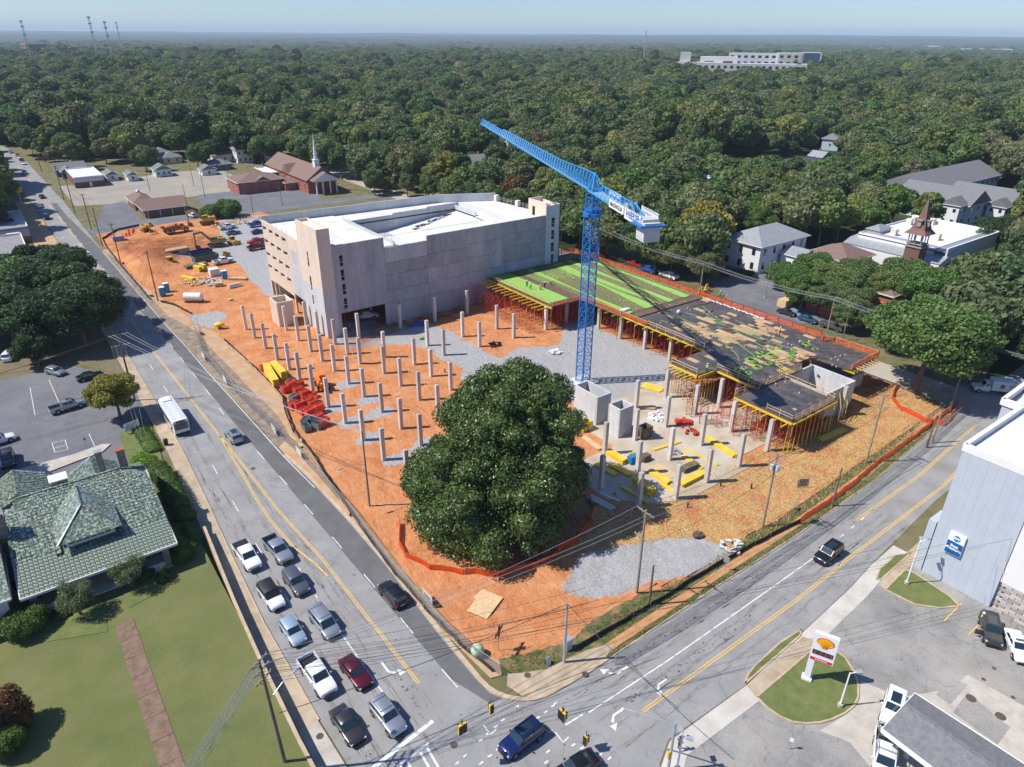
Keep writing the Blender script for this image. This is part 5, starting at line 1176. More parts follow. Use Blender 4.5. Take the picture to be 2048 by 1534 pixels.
guard([(98.6,102.6),(98.7,58)],ZD,'orange netted guard fence on the far edge of the green deck',M_net,3,M_rb,1.2,'netting_fence','netting fence')
guard([(98.7,58),(98.9,37),(98.9,27),(97.4,25.6)],ZD,'orange netted guard fence on the far edge of the plywood deck',M_net,3,M_rb,1.2,'netting_fence','netting fence')
guard([(97.4,25.6),(98.9,24),(99.2,15.2),(89.6,15.0)],ZD,'orange netted guard fence round the rear right deck corner',M_net,2.4,M_wood,1.1,'netting_fence','netting fence')
guard([(90,103),(98.5,103)],ZD,'orange netted guard fence at the back end of the green deck',M_net,3,M_rb,1.4,'netting_fence','netting fence')
guard([(75.1,37),(75.1,52)],ZD,'timber guard rail along the yard side of the plywood deck')
guard([(75.1,52),(75.1,68.2)],ZD,'guard rail with low orange netting along the yard side of the green deck',M_net,2.4,M_wood,.8,'netting_fence','netting fence')
guard([(74.9,68.2),(74.2,72.4),(66.2,72.6)],ZD,'orange netting round the green deck corner above the yard',M_net,2.0,M_wood,.8,'netting_fence','netting fence')
guard([(65.9,73),(65.9,97.5)],ZD,'braced timber guard rail on the walkway at the green deck corner',post=2.8)
guard([(65,30.2),(65,36.3)],ZD,'timber guard rail at the platform corner by the gravel yard')
guard([(69.8,29.6),(69.8,20.4)],ZD,'timber guard rail along the inner platform notch')
guard([(69.4,21.2),(64.3,21.3)],ZD-.25,'timber guard rail on the inner end of the lower platform')
guard([(64.3,15),(64.3,10.1),(76.7,10.3),(76.9,20.2)],ZD-.25,'timber guard rail round the front of the lower platform')
guard([(71,20.4),(82,20.5)],ZD,'timber guard rail above the lower platform step')
guard([(78,20.2),(79.4,24.2),(84,23)],ZD,'timber guard rail round the open bay by the stair core')
# stair core
shaft(78.2,87.2,12.6,21.2,5.7,.35,M_lconc,'open grey concrete stair core at the rear right of the deck')
shaft(90,98,16.4,24,3.0,.4,M_lconc,'low concrete room walls under the rear right deck corner',cat='concrete walls')
mb=MB();
for a,b in (((78.6,10.9,3),(80.4,13,5.9)),((80.6,10.9,3),(82.4,13,5.9)),((82.6,10.9,3),(84.4,13,5.9))):mb.beam(a,b,.1);mb.beam((a[0],a[1],.2),a,.1)
solo('raking_braces',mb,M_ybeam,'yellow and black raking braces propping the stair core wall','braces',(78,10,0),world=True)
# white bagged edge along the far deck
rb_=random.Random(6);mb=MB();mb.ball((0,0,.14),.3,6,(1,.7,.5));bag=mb.mesh('sand_bag',mat('white_bag',(0.72,0.70,0.68),0.7))
for k in range(34):
 y=40+k*.5;o=link('sand_bag',bag);o.location=(97.9+rb_.uniform(-.2,.2),y,ZD);o.rotation_euler=(0,0,rb_.uniform(0,3));tag(o,'white sandbag in the row along the far orange fence of the deck','sandbag','white sandbags along the deck fence')
mb=MB();mb.ball((0,0,.4),.9,8,(1,.7,.45));mb.ball((1.0,.2,.3),.7,7,(1,.8,.45));mb.ball((-.9,.3,.3),.6,7,(1,.8,.5));q=P(1250,623,ZD);solo('plastic_bundle',mb,MATS['white_bag'],'white plastic wrapped bundle at the yard edge of the green deck','bundle',q,smooth=True)
mb=MB();mb.ball((0,0,.5),.5,7,(1,.8,1));q=P(1357,628,ZD);solo('plastic_bundle',mb,MATS['white_bag'],'upright white bag on the black plywood near the cross beam','bundle',q,smooth=True)
mb=MB()
for k in range(7):mb.box(-2+k*.05,-.6+k*.2,0,2+k*.03,-.48+k*.2,.08)
solo('timber_bundle',mb,M_brown,'dark timbers lying on the tan boards in the middle of the deck','timber',P(1455,655,ZD),R(20))
mb=MB();mb.box(-3.4,-.25,0,3.4,.25,.15);solo('steel_bundle',mb,M_brown,'dark steel bundle on the plywood beyond the cross beam','steel bundle',P(1405,608,ZD),R(-10))

for k in range(46):
 x,y=pr_.uniform(77,97),pr_.uniform(17,55);mb=MB();mb.obox((0,0,0),pr_.uniform(.3,1.8),pr_.uniform(.08,.4),pr_.uniform(.05,.25),pr_.uniform(0,3));solo('deck_scrap',mb,[M_wood,M_brown,M_ply,M_tan,M_rb][k%5],['pale timber offcut','dark board piece','black plywood offcut','tan plywood offcut','rusty bar piece'][k%5]+' lying on the plywood deck','offcut',(x,y,ZD+.02),0,'offcuts scattered on the deck')
for k in range(24):
 x,y=pr_.uniform(76.5,97),pr_.uniform(60,97);mb=MB();mb.obox((0,0,0),pr_.uniform(.3,1.2),pr_.uniform(.1,.4),.2,pr_.uniform(0,3));solo('deck_scrap',mb,[M_wood,M_cw,M_brown][k%3]if 'M_cw' in globals()else M_wood,'small board or box lying among the green tendons','offcut',(x,y,ZD+.12),0,'offcuts among the tendons')
# ---------------------------------------------------------------- tower crane
M_cb=mat('crane_blue',(0.015,0.15,0.44),0.45,(0.025,0.20,0.52),1.2,spec=0.5)
M_cb2=mat('crane_light_blue',(0.03,0.30,0.66),0.4,(0.05,0.37,0.72),1.2,spec=0.5)
M_galv=mat('galvanised_steel',(0.42,0.45,0.47),0.45,(0.52,0.54,0.55),4,metal=.4)
M_cw=mat('counterweight_concrete',(0.50,0.51,0.50),0.85,(0.60,0.60,0.58),1.5)
M_wp=mat('white_panel',(0.78,0.78,0.78),0.5)
M_btxt=mat('blue_lettering',(0.01,0.13,0.52),0.5)
M_ktxt=mat('black_lettering',(0.02,0.02,0.02),0.5)
CB=(54.8,49.1,0.15);ce=empty('tower_crane','tall blue tower crane with lattice jib standing in the gravel yard','crane',CB)
cp=lambda n,mb,m,par=None,**k:part(n,mb,m,par or ce,off=CB,**k)
hw=0.95;zt=32.6;nsec=11;sh_=zt/nsec
mb=MB();mb.box(CB[0]-2.2,CB[1]-2.2,0.1,CB[0]+2.2,CB[1]+2.2,0.35);cp('base_slab',mb,M_cw)
for s in range(nsec):
 z0=s*sh_+.15;z1=z0+sh_;mb=MB()
 for sx in (-1,1):
  for sy in (-1,1):mb.beam((CB[0]+sx*hw,CB[1]+sy*hw,z0),(CB[0]+sx*hw,CB[1]+sy*hw,z1),.17)
 for i,(ax,ay,bx,by)in enumerate(((-1,-1,1,-1),(1,-1,1,1),(1,1,-1,1),(-1,1,-1,-1))):
  A=lambda z:(CB[0]+ax*hw,CB[1]+ay*hw,z);B=lambda z:(CB[0]+bx*hw,CB[1]+by*hw,z);zm=(z0+z1)/2
  mb.beam(A(z0+.05),B(z0+.05),.09);mb.beam(A(z0+.1),B(zm),.075);mb.beam(B(zm),A(z1-.05),.075);mb.beam(A(zm),B(zm),.05)
  mb.beam(B(z0+.1),A(zm),.05);mb.beam(A(zm),B(z1-.05),.05)
 mb.beam((CB[0]-.3,CB[1]-.5,z0),(CB[0]+.3,CB[1]+.5,z1),.07)
 cp('mast_section',mb,M_cb)
# slewing gear
mb=MB();mb.prism([(CB[0]+1.75*math.cos(R(22.5+45*k)),CB[1]+1.75*math.sin(R(22.5+45*k)))for k in range(8)],32.5,33.1)
for k in range(8):a=R(22.5+45*k);b=R(67.5+45*k);mb.beam((CB[0]+1.85*math.cos(a),CB[1]+1.85*math.sin(a),34.1),(CB[0]+1.85*math.cos(b),CB[1]+1.85*math.sin(b),34.1),.06);mb.beam((CB[0]+1.85*math.cos(a),CB[1]+1.85*math.sin(a),33),(CB[0]+1.85*math.cos(a),CB[1]+1.85*math.sin(a),34.1),.06)
cp('slewing_platform',mb,M_cb)
mb=MB();mb.tube((CB[0],CB[1],33.1),(CB[0],CB[1],33.7),1.3,16);cp('slewing_ring',mb,M_cb)
mb=MB();s_=.75
for sx in (-1,1):
 for sy in (-1,1):mb.beam((CB[0]+sx*s_*1.2,CB[1]+sy*s_*1.2,33.6),(CB[0]+sx*s_,CB[1]+sy*s_,36.9),.16)
for z in (34.6,35.7):
 for ax,ay,bx,by in ((-1,-1,1,-1),(1,-1,1,1),(1,1,-1,1),(-1,1,-1,-1)):mb.beam((CB[0]+ax*s_*1.1,CB[1]+ay*s_*1.1,z),(CB[0]+bx*s_*1.1,CB[1]+by*s_*1.1,z),.12);mb.beam((CB[0]+ax*s_*1.1,CB[1]+ay*s_*1.1,z-1),(CB[0]+bx*s_*1.1,CB[1]+by*s_*1.1,z),.08)
cp('tower_head',mb,M_cb)
# jib frame: local axis u (along jib), n (sideways)
tip=Vector((88.4,132.2,38.1));root=Vector((CB[0],CB[1],36.9));U=(tip-root);JL=U.length;U.normalize();Nn=Vector((-U.y,U.x,0)).normalized()
Hn=Nn.cross(U);Hn=Vector((0,0,1))if Hn.z==0 else (Hn if Hn.z>0 else -Hn)
def J(u,n,h):return root+U*u+Nn*n+Vector((0,0,1))*h
def topH(u):
 if u<4:return 2.75-(0)*u
 if u<18:return 2.75-(u-4)/14*.75
 if u<66:return 2.0-(u-18)/48*.35
 return 1.2
nb=9;step=JL/54
secs=[]
seg=0
while seg<54:
 mb=MB();e_=min(54,seg+6);u0,u1=seg*step,e_*step
 for n in (-.75,.75):mb.beam(J(u0,n,0),J(u1,n,0),.13)
 for k in range(seg,e_):
  a,b=k*step,(k+1)*step;m_=(a+b)/2;ha,hb=topH(a),topH(b)
  mb.beam(J(a,0,ha),J(b,0,hb),.12)
  for n in (-.75,.75):mb.beam(J(a,n,0),J(a,0,ha),.07);mb.beam(J(a,0,ha),J(m_,n,0),.06);mb.beam(J(m_,n,0),J(b,0,hb),.06)
  mb.beam(J(a,-.75,0),J(a,.75,0),.06);mb.beam(J(a,-.75,0),J(b,.75,0),.05)
 cp('jib_section',mb,M_cb2);seg=e_
mb=MB();mb.beam(J(2,.25,-.02),J(JL-1,.25,-.02),.5,.04);cp('jib_walkway',mb,M_galv)
mb=MB();
for n in (-.75,.75):mb.beam(J(JL,n,-.1),J(JL,n*.3,1.8),.08)
mb.beam(J(JL,-.75,-.1),J(JL,.75,-.1),.15);mb.beam(J(JL,0,1.2),J(JL+.1,0,2.4),.05);cp('jib_tip',mb,M_cb2)
# A-frame apex
mb=MB()
for n in (-.75,.75):mb.beam(J(1.0,n,0),J(0,0,2.9),.16);mb.beam(J(-1.2,n,0),J(-.3,0,2.9),.16)
mb.beam(J(1.2,0,2.75),J(-.6,0,2.9),.2);mb.beam(J(-.5,0,2.9),J(-4.2,0,1.6),.1);cp('apex_frame',mb,M_cb2)
# trolley
mb=MB();mb.obox(J(48,0,-.45),1.6,1.6,.35,math.atan2(U.y,U.x));cp('trolley',mb,M_cb);
# counter jib
CL_=24.5
mb=MB()
for n in (-.95,.95):mb.beam(J(0,n,0),J(-CL_+2,n,0),.2,.28)
for k in range(17):a=-k*1.3;mb.beam(J(a,-.95,0),J(a-1.3,.95,0),.07);mb.beam(J(a,-.95,0),J(a,.95,0),.08)
cp('counter_jib',mb,M_cb2)
mb=MB();us=[-4.2,-17.0]
for k in range(8):
 a=us[0]+(us[1]-us[0])*k/8;b=us[0]+(us[1]-us[0])*(k+1)/8
 mb.beam(J(a,0,1.6),J(b,0,1.6),.12)
 for n in (-.95,.95):mb.beam(J(a,n,0),J(a,0,1.6),.07);mb.beam(J(a,0,1.6),J(b,n,0),.07)
for n in (-.35,.35):mb.beam(J(-17.0,n,1.6),J(-20.3,n*2,-.1),.2)
cp('counter_jib_truss',mb,M_cb2)
mb=MB();mb.beam(J(-2,0,.06),J(-CL_+1,0,.06),1.6,.05);cp('counter_jib_walkway',mb,M_galv)
mb=MB();c_=J(-16.2,0,.8);mb.tube(c_-Nn*.7,c_+Nn*.7,.62,16);cp('winch_drum',mb,mat('winch_grey',(0.25,0.27,0.28),.5));
mb=MB();mb.tube(c_-Nn*.78,c_-Nn*.7,.8,16);mb.tube(c_+Nn*.7,c_+Nn*.78,.8,16);cp('winch_flange',mb,M_galv)
mb=MB()
for k in range(7):u_=-17.6-k*.9;mb.beam(J(u_,-1.3,.1),J(u_,-1.3,1.2),.05);mb.beam(J(u_,1.3,.1),J(u_,1.3,1.2),.05)
for h in (.6,1.2):mb.beam(J(-17.6,-1.3,h),J(-23,-1.3,h),.05);mb.beam(J(-17.6,1.3,h),J(-23,1.3,h),.05)
cp('hand_rail',mb,M_galv)
mb=MB();mb.obox(J(-CL_+1.6,0,-.15),3.4,4.0,.22,math.atan2(U.y,U.x));cp('rear_platform',mb,M_cb)
for k in range(4):
 mb=MB();mb.obox(J(-CL_+.55+k*.68,0,-2.35),.62,2.5,3.1 if k!=0 else 2.7,math.atan2(U.y,U.x));cp('counterweight',mb,M_cw)
# sign boards on both sides
def board(u0,u1,n,z0,z1,txt,m,size,blk=None):
 c=J((u0+u1)/2,n,(z0+z1)/2);mb=MB();ang=math.atan2(U.y,U.x)
 mb.obox((c.x,c.y,c.z-(z1-z0)/2),abs(u1-u0),.06,z1-z0,ang);o=cp('sign_board',mb,M_wp)
 side=1 if n>0 else -1;nrm=Nn*side;p=c+nrm*.04
 t=text('lettering',txt,size,m,o,p-Vector(CB),(R(90),0,ang if side<0 else ang+math.pi),.012,bold=.02);return o
board(-10.2,-16.2,1.12,-.35,.85,'MAGNOLIA',M_ktxt,.95);board(-16.8,-22.8,1.22,-.55,1.15,'HEEDE',M_btxt,1.45)
board(-16.8,-22.8,-1.5,-.3,1.2,'MAGNOLIA',M_btxt,.9)
board(-4.5,-9.5,-1.15,-.3,1.1,'HEEDE',M_btxt,1.2)
mb=MB();mb.obox(J(1.2,-1.6,-1.9),1.5,1.2,1.9,math.atan2(U.y,U.x));o=cp('cab',mb,M_cb);mb=MB();mb.obox(J(1.97,-1.6,-1.5),.05,1.05,1.2,math.atan2(U.y,U.x));cp('cab_window',mb,M_glass,o)
for u in (0,40,JL):
 pass
# ---------------------------------------------------------------- vehicles
M_tyre=mat('tyre_rubber',(0.02,0.02,0.02),0.9)
M_rim=mat('alloy_rim',(0.35,0.36,0.37),0.35,metal=0.8)
M_cglass=mat('car_glass',(0.015,0.03,0.035),0.04,spec=1.0,coat=0.3)
M_lamp=mat('headlamp_lens',(0.75,0.77,0.8),0.1,spec=0.9)
M_tail=mat('tail_lamp_red',(0.45,0.015,0.012),0.2)
M_trim=mat('black_trim',(0.018,0.018,0.02),0.55)
M_plate=mat('number_plate',(0.7,0.7,0.66),0.5)
M_orl=mat('amber_lens',(0.8,0.28,0.02),0.3)
def paint(name,c,r=0.28,metal=0.25):return mat('paint_'+name,c,r,tuple(k*0.93 for k in c),3.0,metal=metal,coat=0.6,spec=0.5)
CP={'white':paint('white',(0.78,0.79,0.80),metal=0),'silver':paint('silver',(0.42,0.44,0.46),metal=.6),'grey':paint('grey',(0.14,0.15,0.165),metal=.5),'darkgrey':paint('dark_grey',(0.055,0.052,0.052),metal=.4),'black':paint('black',(0.012,0.013,0.016),metal=.2),
'maroon':paint('maroon',(0.11,0.008,0.02),metal=.3),'navy':paint('navy',(0.01,0.025,0.12),metal=.4),'blue':paint('blue',(0.015,0.10,0.42),metal=.3),'iceblue':paint('ice_blue',(0.40,0.52,0.60),metal=.4),'red':paint('red',(0.45,0.01,0.02),metal=.1),'teal':paint('steel_blue',(0.05,0.13,0.22),metal=.4),'tan':paint('tan',(0.42,0.38,0.30))}
KIND={'sedan':dict(L=4.8,W=.92,H=1.45,hood=.86,belt=.96,trunk=.98,cb=(-1.75,.95),cr=(-1.0,.22),r=.33,cw=.74),
'suv':dict(L=4.75,W=.95,H=1.75,hood=1.03,belt=1.12,trunk=1.12,cb=(-2.22,.95),cr=(-1.95,.38),r=.37,cw=.80),
'van':dict(L=5.1,W=.98,H=1.78,hood=.98,belt=1.05,trunk=1.05,cb=(-2.40,1.45),cr=(-2.22,.72),r=.35,cw=.82),
'hatch':dict(L=4.35,W=.90,H=1.52,hood=.93,belt=1.0,trunk=1.0,cb=(-2.0,.92),cr=(-1.62,.28),r=.33,cw=.76),
'pickup':dict(L=5.85,W=1.0,H=1.90,hood=1.20,belt=1.24,trunk=1.2,cb=(-.95,1.42),cr=(-.80,.72),r=.42,cw=.84)}
def bil(c,u,v):
 a=Vector(c[0]).lerp(Vector(c[1]),u);b=Vector(c[3]).lerp(Vector(c[2]),u);return a.lerp(b,v)
def gq(mb,c,u0,u1,v0,v1,o=.012):
 n=(Vector(c[1])-Vector(c[0])).cross(Vector(c[3])-Vector(c[0])).normalized()*o
 mb.add([bil(c,u0,v0)+n,bil(c,u1,v0)+n,bil(c,u1,v1)+n,bil(c,u0,v1)+n],[(0,1,2,3)])
def loft(mb,rings):
 n=len(rings[0]);vs=[p for r in rings for p in r]
 fs=[(j*n+i,j*n+(i+1)%n,(j+1)*n+(i+1)%n,(j+1)*n+i)for j in range(len(rings)-1)for i in range(n)]
 fs+=[tuple(range(n-1,-1,-1)),tuple(range((len(rings)-1)*n,len(rings)*n))];mb.add(vs,fs)
WH={}
def wheel_mesh(r,w=.22):
 if r not in WH:
  mb=MB();mb.tube((0,-w/2,0),(0,w/2,0),r,16);t=mb.mesh('wheel',M_tyre,smooth=30);m2=MB()
  for s in (-1,1):
   m2.tube((0,s*(w/2),0),(0,s*(w/2+.012),0),r*.62,12)
   for k in range(5):a=6.283*k/5;m2.beam((0,s*(w/2+.015),0),(r*.6*math.cos(a),s*(w/2+.015),r*.6*math.sin(a)),.05,.02)
  WH[r]=(t,m2.mesh('rim',M_rim))
 return WH[r]
PROTOCAR={}
def build_car(kind,col,bed=None,roofm=None,rails=False,sunroof=False,lamps=True):
 K=KIND[kind];L_,Wd,H=K['L'],K['W'],K['H'];pm=CP[col];e=bpy.data.objects.new('parked_car',None)
 COL.objects.link(e);e.empty_display_size=.5
 lo=.28 if kind!='pickup' else .42;xf=L_/2;xr=-L_/2
 def ring(x,zl,zb,w,cr=.04):
  zm=zl+(zb-zl)*.62
  return [(x,-w*.88,zl),(x,-w*.985,zl+.14),(x,-w,zm),(x,-w*.955,zb-.03),(x,-w*.86,zb+.012),(x,0,zb+cr),(x,w*.86,zb+.012),(x,w*.955,zb-.03),(x,w,zm),(x,w*.985,zl+.14),(x,w*.88,zl)]
 hd,bt,tr=K['hood'],K['belt'],K['trunk']
 x1=-.9 if kind=='pickup' else xr
 st=[]if kind=='pickup' else [(xr,lo+.12,tr-.28,Wd*.80),(xr+.06,lo+.03,tr-.12,Wd*.90),(xr+.22,lo,tr-.02,Wd*.97),(xr+.6,lo,tr,Wd)]
 if kind=='pickup':st=[(x1,lo,bt,Wd)]
 st+=[(-.5,lo,bt,Wd),(K['cb'][1]-.25,lo,bt-.01,Wd),(K['cb'][1]+.1,lo,hd+.03,Wd),(xf-.55,lo,hd-.05,Wd*.985),(xf-.2,lo+.02,hd-.13,Wd*.93),(xf-.05,lo+.06,hd-.27,Wd*.82),(xf,lo+.14,hd-.42,Wd*.68)]
 if kind=='pickup':st[-3:]=[(xf-.2,lo+.02,hd-.10,Wd*.95),(xf-.04,lo+.04,hd-.2,Wd*.9),(xf,lo+.1,hd-.34,Wd*.82)]
 mb=MB();loft(mb,[ring(*s)for s in st]);link('body',mb.mesh('body',pm,smooth=40),e)
 cb,cr,cw=K['cb'],K['cr'],K['cw'];zb=bt-.02;zr=H-.06;wb=Wd*.93
 B=[(cb[0],-wb,zb),(cb[1],-wb*.93,zb),(cb[1],wb*.93,zb),(cb[0],wb,zb)];Rf=[(cr[0],-cw,zr),(cr[1],-cw*.96,zr),(cr[1],cw*.96,zr),(cr[0],cw,zr)]
 mb=MB();mb.add(B+Rf,[(0,1,5,4),(1,2,6,5),(2,3,7,6),(3,0,4,7),(4,5,6,7)])
 link('cabin',mb.mesh('cabin',roofm or pm),e)
 mb=MB();loft(mb,[[(x,-cw*f,zr-.02),(x,-cw*.93*f,zr+.035),(x,0,zr+h),(x,cw*.93*f,zr+.035),(x,cw*f,zr-.02)]for x,f,h in ((cr[0]-.04,.93,.045),(cr[0]+.15,1.0,.06),((cr[0]+cr[1])/2,1.0,.065),(cr[1]-.1,.98,.055),(cr[1]+.04,.92,.03))])
 link('roof',mb.mesh('roof',roofm or pm,smooth=50),e)
 sl,sr,fr_,rr_=[B[0],B[1],Rf[1],Rf[0]],[B[2],B[3],Rf[3],Rf[2]],[B[1],B[2],Rf[2],Rf[1]],[B[3],B[0],Rf[0],Rf[3]]
 mb=MB();gq(mb,fr_,.06,.94,.08,.93,.014);link('windscreen',mb.mesh('windscreen',M_cglass),e)
 mb=MB();gq(mb,rr_,.09,.91,.22,.9,.014);link('rear_window',mb.mesh('rear_window',M_cglass),e)
 for c,fl in ((sl,0),(sr,1)):
  for u0,u1 in (((.07,.47),(.51,.88))if kind!='van' else ((.05,.30),(.34,.60),(.64,.88))):
   if fl:u0,u1=1-u1,1-u0
   mb=MB();gq(mb,c,u0,u1,.14,.88);link('side_window',mb.mesh('side_window',M_cglass),e)
 t,rim=wheel_mesh(K['r']);wx=L_*.305
 for x in (-wx,wx*1.02):
  for s in (-1,1):
   mb=MB();mb.tube((x,s*(Wd-.10),K['r']+.02),(x,s*(Wd+.006),K['r']+.02),K['r']+.07,14);link('wheel_arch',mb.mesh('wheel_arch',M_trim),e)
   w=link('wheel',t,e);w.location=(x,s*(Wd-.09),K['r']);r2=link('rim',rim,w)
 for s in (-1,1):
  mb=MB();mb.obox((xf-.23,s*Wd*.72,hd-.33),.30,.32,.14,-s*.35);link('headlight',mb.mesh('headlight',M_lamp),e)
  mb=MB();mb.obox((xr+.06,s*Wd*.78,(tr if kind!='pickup' else .95)-.36),.12,.22,.26);link('tail_light',mb.mesh('tail_light',M_tail),e)
  mb=MB();mb.obox((cb[1]-.42,s*(Wd+.09),bt-.02),.14,.2,.13);link('mirror',mb.mesh('mirror',M_trim if col in ('black','darkgrey','navy')else pm),e)
 mb=MB();mb.obox((xf-.03,0,lo+.14),.1,Wd*1.15,hd-lo-.60);mb.obox((xf-.12,0,lo-.04),.2,Wd*1.55,.14);link('grille',mb.mesh('grille',M_trim),e)
 mb=MB();mb.obox((xr+.02,0,lo+.02),.12,Wd*1.6,.16);link('bumper',mb.mesh('bumper',M_trim if kind in ('suv','jeep')else M_rim if kind=='pickup' else pm),e)
 mb=MB();mb.obox((xr-.005,0,.62),.03,.5,.13);link('number_plate',mb.mesh('number_plate',M_plate),e)
 if rails:
  mb=MB()
  for s in (-1,1):mb.beam((cr[0]+.1,s*cw*.86,zr+.09),(cr[1]-.1,s*cw*.86,zr+.09),.05)
  for x in (cr[0]+.5,cr[1]-.4):mb.beam((x,-cw*.86,zr+.1),(x,cw*.86,zr+.1),.05,.03)
  link('roof_rail',mb.mesh('roof_rail',M_trim if col!='silver' else M_rim),e)
 if sunroof:mb=MB();mb.box(cr[0]+.75,-cw*.55,zr+.06,cr[1]-.12,cw*.55,zr+.075);link('sunroof',mb.mesh('sunroof',M_cglass),e)
 if kind=='pickup':
  mb=MB();zb2=1.22
  mb.box(xr,-Wd,lo,-.92,-Wd+.09,zb2);mb.box(xr,Wd-.09,lo,-.92,Wd,zb2);mb.box(xr,-Wd+.09,lo+.1,xr+.07,Wd-.09,zb2);mb.box(-.99,-Wd+.09,lo+.1,-.92,Wd-.09,zb2)
  link('bed_side',mb.mesh('bed_side',pm),e)
  mb=MB();
  if bed=='cover':mb.box(xr+.05,-Wd+.06,zb2-.01,-.95,Wd-.06,zb2+.035)
  else:mb.box(xr+.07,-Wd+.09,.72,-.99,Wd-.09,.76)
  link('bed_cover' if bed=='cover' else 'bed_floor',mb.mesh('bed_floor',M_trim),e)
  if bed=='rack':
   mb=MB()
   for x in (xr+.2,-1.1,.3):
    for s in (-1,1):mb.beam((x,s*.85,1.2 if x<0 else 1.8),(x,s*.85,2.15),.05)
    mb.beam((x,-.85,2.15),(x,.85,2.15),.05)
   for s in (-1,1):mb.beam((xr+.2,s*.85,2.15),(.9,s*.85,2.15),.05)
   link('ladder_rack',mb.mesh('ladder_rack',M_rim),e)
 return e
def car(kind,col,px,py,hd,label,z=0.01,group=None,cat='car',name='car',at=None,**kw):
 key=(kind,col,tuple(sorted(kw.items(),key=str)))
 q=at if at else P(px,py,z)
 if key not in PROTOCAR:e=build_car(kind,col,**kw);PROTOCAR[key]=e
 else:e=copy_tree(PROTOCAR[key])
 for k in ('group',):
  if k in e:del e[k]
 e.name=name;e.location=(q[0],q[1],z);e.rotation_euler=(0,0,R(hd));tag(e,label,cat,group);return e
Q='cars queueing at the stop line'
car('pickup','white',496,1120,-88,'white crew cab pickup with black bed cover, hindmost in the kerb lane queue',group=Q,cat='pickup truck',name='pickup_truck',bed='cover')
car('pickup','silver',557,1107,-86,'silver pickup with open bed, hindmost in the inner lane queue',group=Q,cat='pickup truck',name='pickup_truck')
car('suv','grey',593,1172,-87,'grey crossover behind the silver minivan in the inner lane',group=Q,name='car')
car('hatch','iceblue',587,1270,-88,'pale blue hatchback behind the big white pickup',group=Q,name='car')
car('van','silver',650,1253,-87,'silver minivan with roof rack ahead of the grey crossover',group=Q,name='minivan',rails=True)
car('pickup','white',636,1360,-87,'big white crew cab pickup with empty open bed in the kerb lane',group=Q,cat='pickup truck',name='pickup_truck')
car('sedan','maroon',712,1352,-86,'dark red saloon in the inner lane beside the white pickup',group=Q,name='car')
car('sedan','darkgrey',696,1458,-87,'dark grey saloon first at the stop line in the kerb lane',group=Q,name='car')
car('suv','silver',776,1441,-86,'silver sport utility car first at the stop line in the inner lane',group=Q,name='car',rails=True)
car('suv','black',786,1196,92,'black sport utility car driving away up the new asphalt lane',name='car',rails=True)
car('suv','silver',469,878,92,'silver estate car driving away beyond the bus',name='car',rails=True,sunroof=True)
car('suv','navy',1043,1486,180+3,'dark blue sport utility car crossing the middle of the junction',name='car',rails=True,sunroof=True)
car('suv','black',1655,1114,182,'black sport utility car driving along the side road',name='car',rails=True,sunroof=True)
car('sedan','black',1150,1544,175,'black car at the bottom edge of the picture below the junction',name='car')
# soft top jeep-like car
e=car('suv','white',544,1200,-87,'white boxy off-roader with black soft top in the kerb lane',name='car',group=Q,roofm=M_trim)
for c in e.children:
 if c.name.startswith('cabin')or c.name.startswith('roof'):c.scale=(1,1.06,1.06)
# parked around the left lots
car('pickup','silver',137,818,8,'silver pickup parked across the left lot behind the yellowing tree',z=.04,cat='pickup truck',name='pickup_truck',sunroof=True)
car('hatch','silver',113,748,-60,'pale hatchback in tree shade at the back of the left lot',z=.04)
car('sedan','black',182,757,5,'dark saloon in deep shade near the main road',z=.04)
car('suv','white',0,886,5,'white car at the left picture edge in the lot',z=.04)
car('suv','darkgrey',18,925,-92,'dark green grey off-roader parked at the left lot edge',z=.04,rails=True)
car('van','white',22,716,70,'white van under the trees at the far left',z=.04,name='van',cat='van')
car('sedan','teal',58,540,80,'dark car behind the flat roofed shop on the left',z=.02)
# main road far
car('sedan','silver',79,415,92,'silver car far up the main road coming out of tree shade')
car('suv','black',94,438,-88,'black car far up the main road by the new asphalt')
car('sedan','black',85,396,-88,'dark car in the tree shade across the main road')
car('suv','grey',50,348,-88,'grey car beyond the tree shade on the main road')
for i,(x,y,c)in enumerate([(48,329,'white'),(43,322,'maroon'),(40,318,'white'),(36,313,'red'),(22,306,'silver')]):car('sedan',c,x,y,-88,['white car leading the distant line of traffic','dark red car second in the distant line of traffic','white car third in the distant line of traffic','red car fourth in the distant line of traffic','silver car last in the distant line of traffic'][i],group='distant line of traffic')
# site parking
zs=.28
car('pickup','white',455,457,10,'white work pickup at the far end of the gravel parking',z=zs,cat='pickup truck',name='pickup_truck',bed='rack')
car('sedan','teal',467,468,8,'blue grey saloon next to the yellow loader on the gravel',z=zs)
car('pickup','white',447,526,8,'white crew cab pickup beside the green roll-off bin',z=zs,cat='pickup truck',name='pickup_truck')
car('pickup','blue',514,452,8,'blue pickup tucked behind the garage corner',z=zs,cat='pickup truck',name='pickup_truck')
car('sedan','navy',517,466,8,'navy car by the garage corner',z=zs)
car('pickup','red',514,487,185,'bright red car parked against the garage',z=zs,cat='pickup truck',name='pickup_truck')
car('pickup','maroon',514,498,8,'maroon pickup parked next to the bright red one',z=zs,cat='pickup truck',name='pickup_truck')
car('pickup','white',733,637,-20,'white pickup parked inside the garage portal',z=.16,cat='pickup truck',name='pickup_truck')
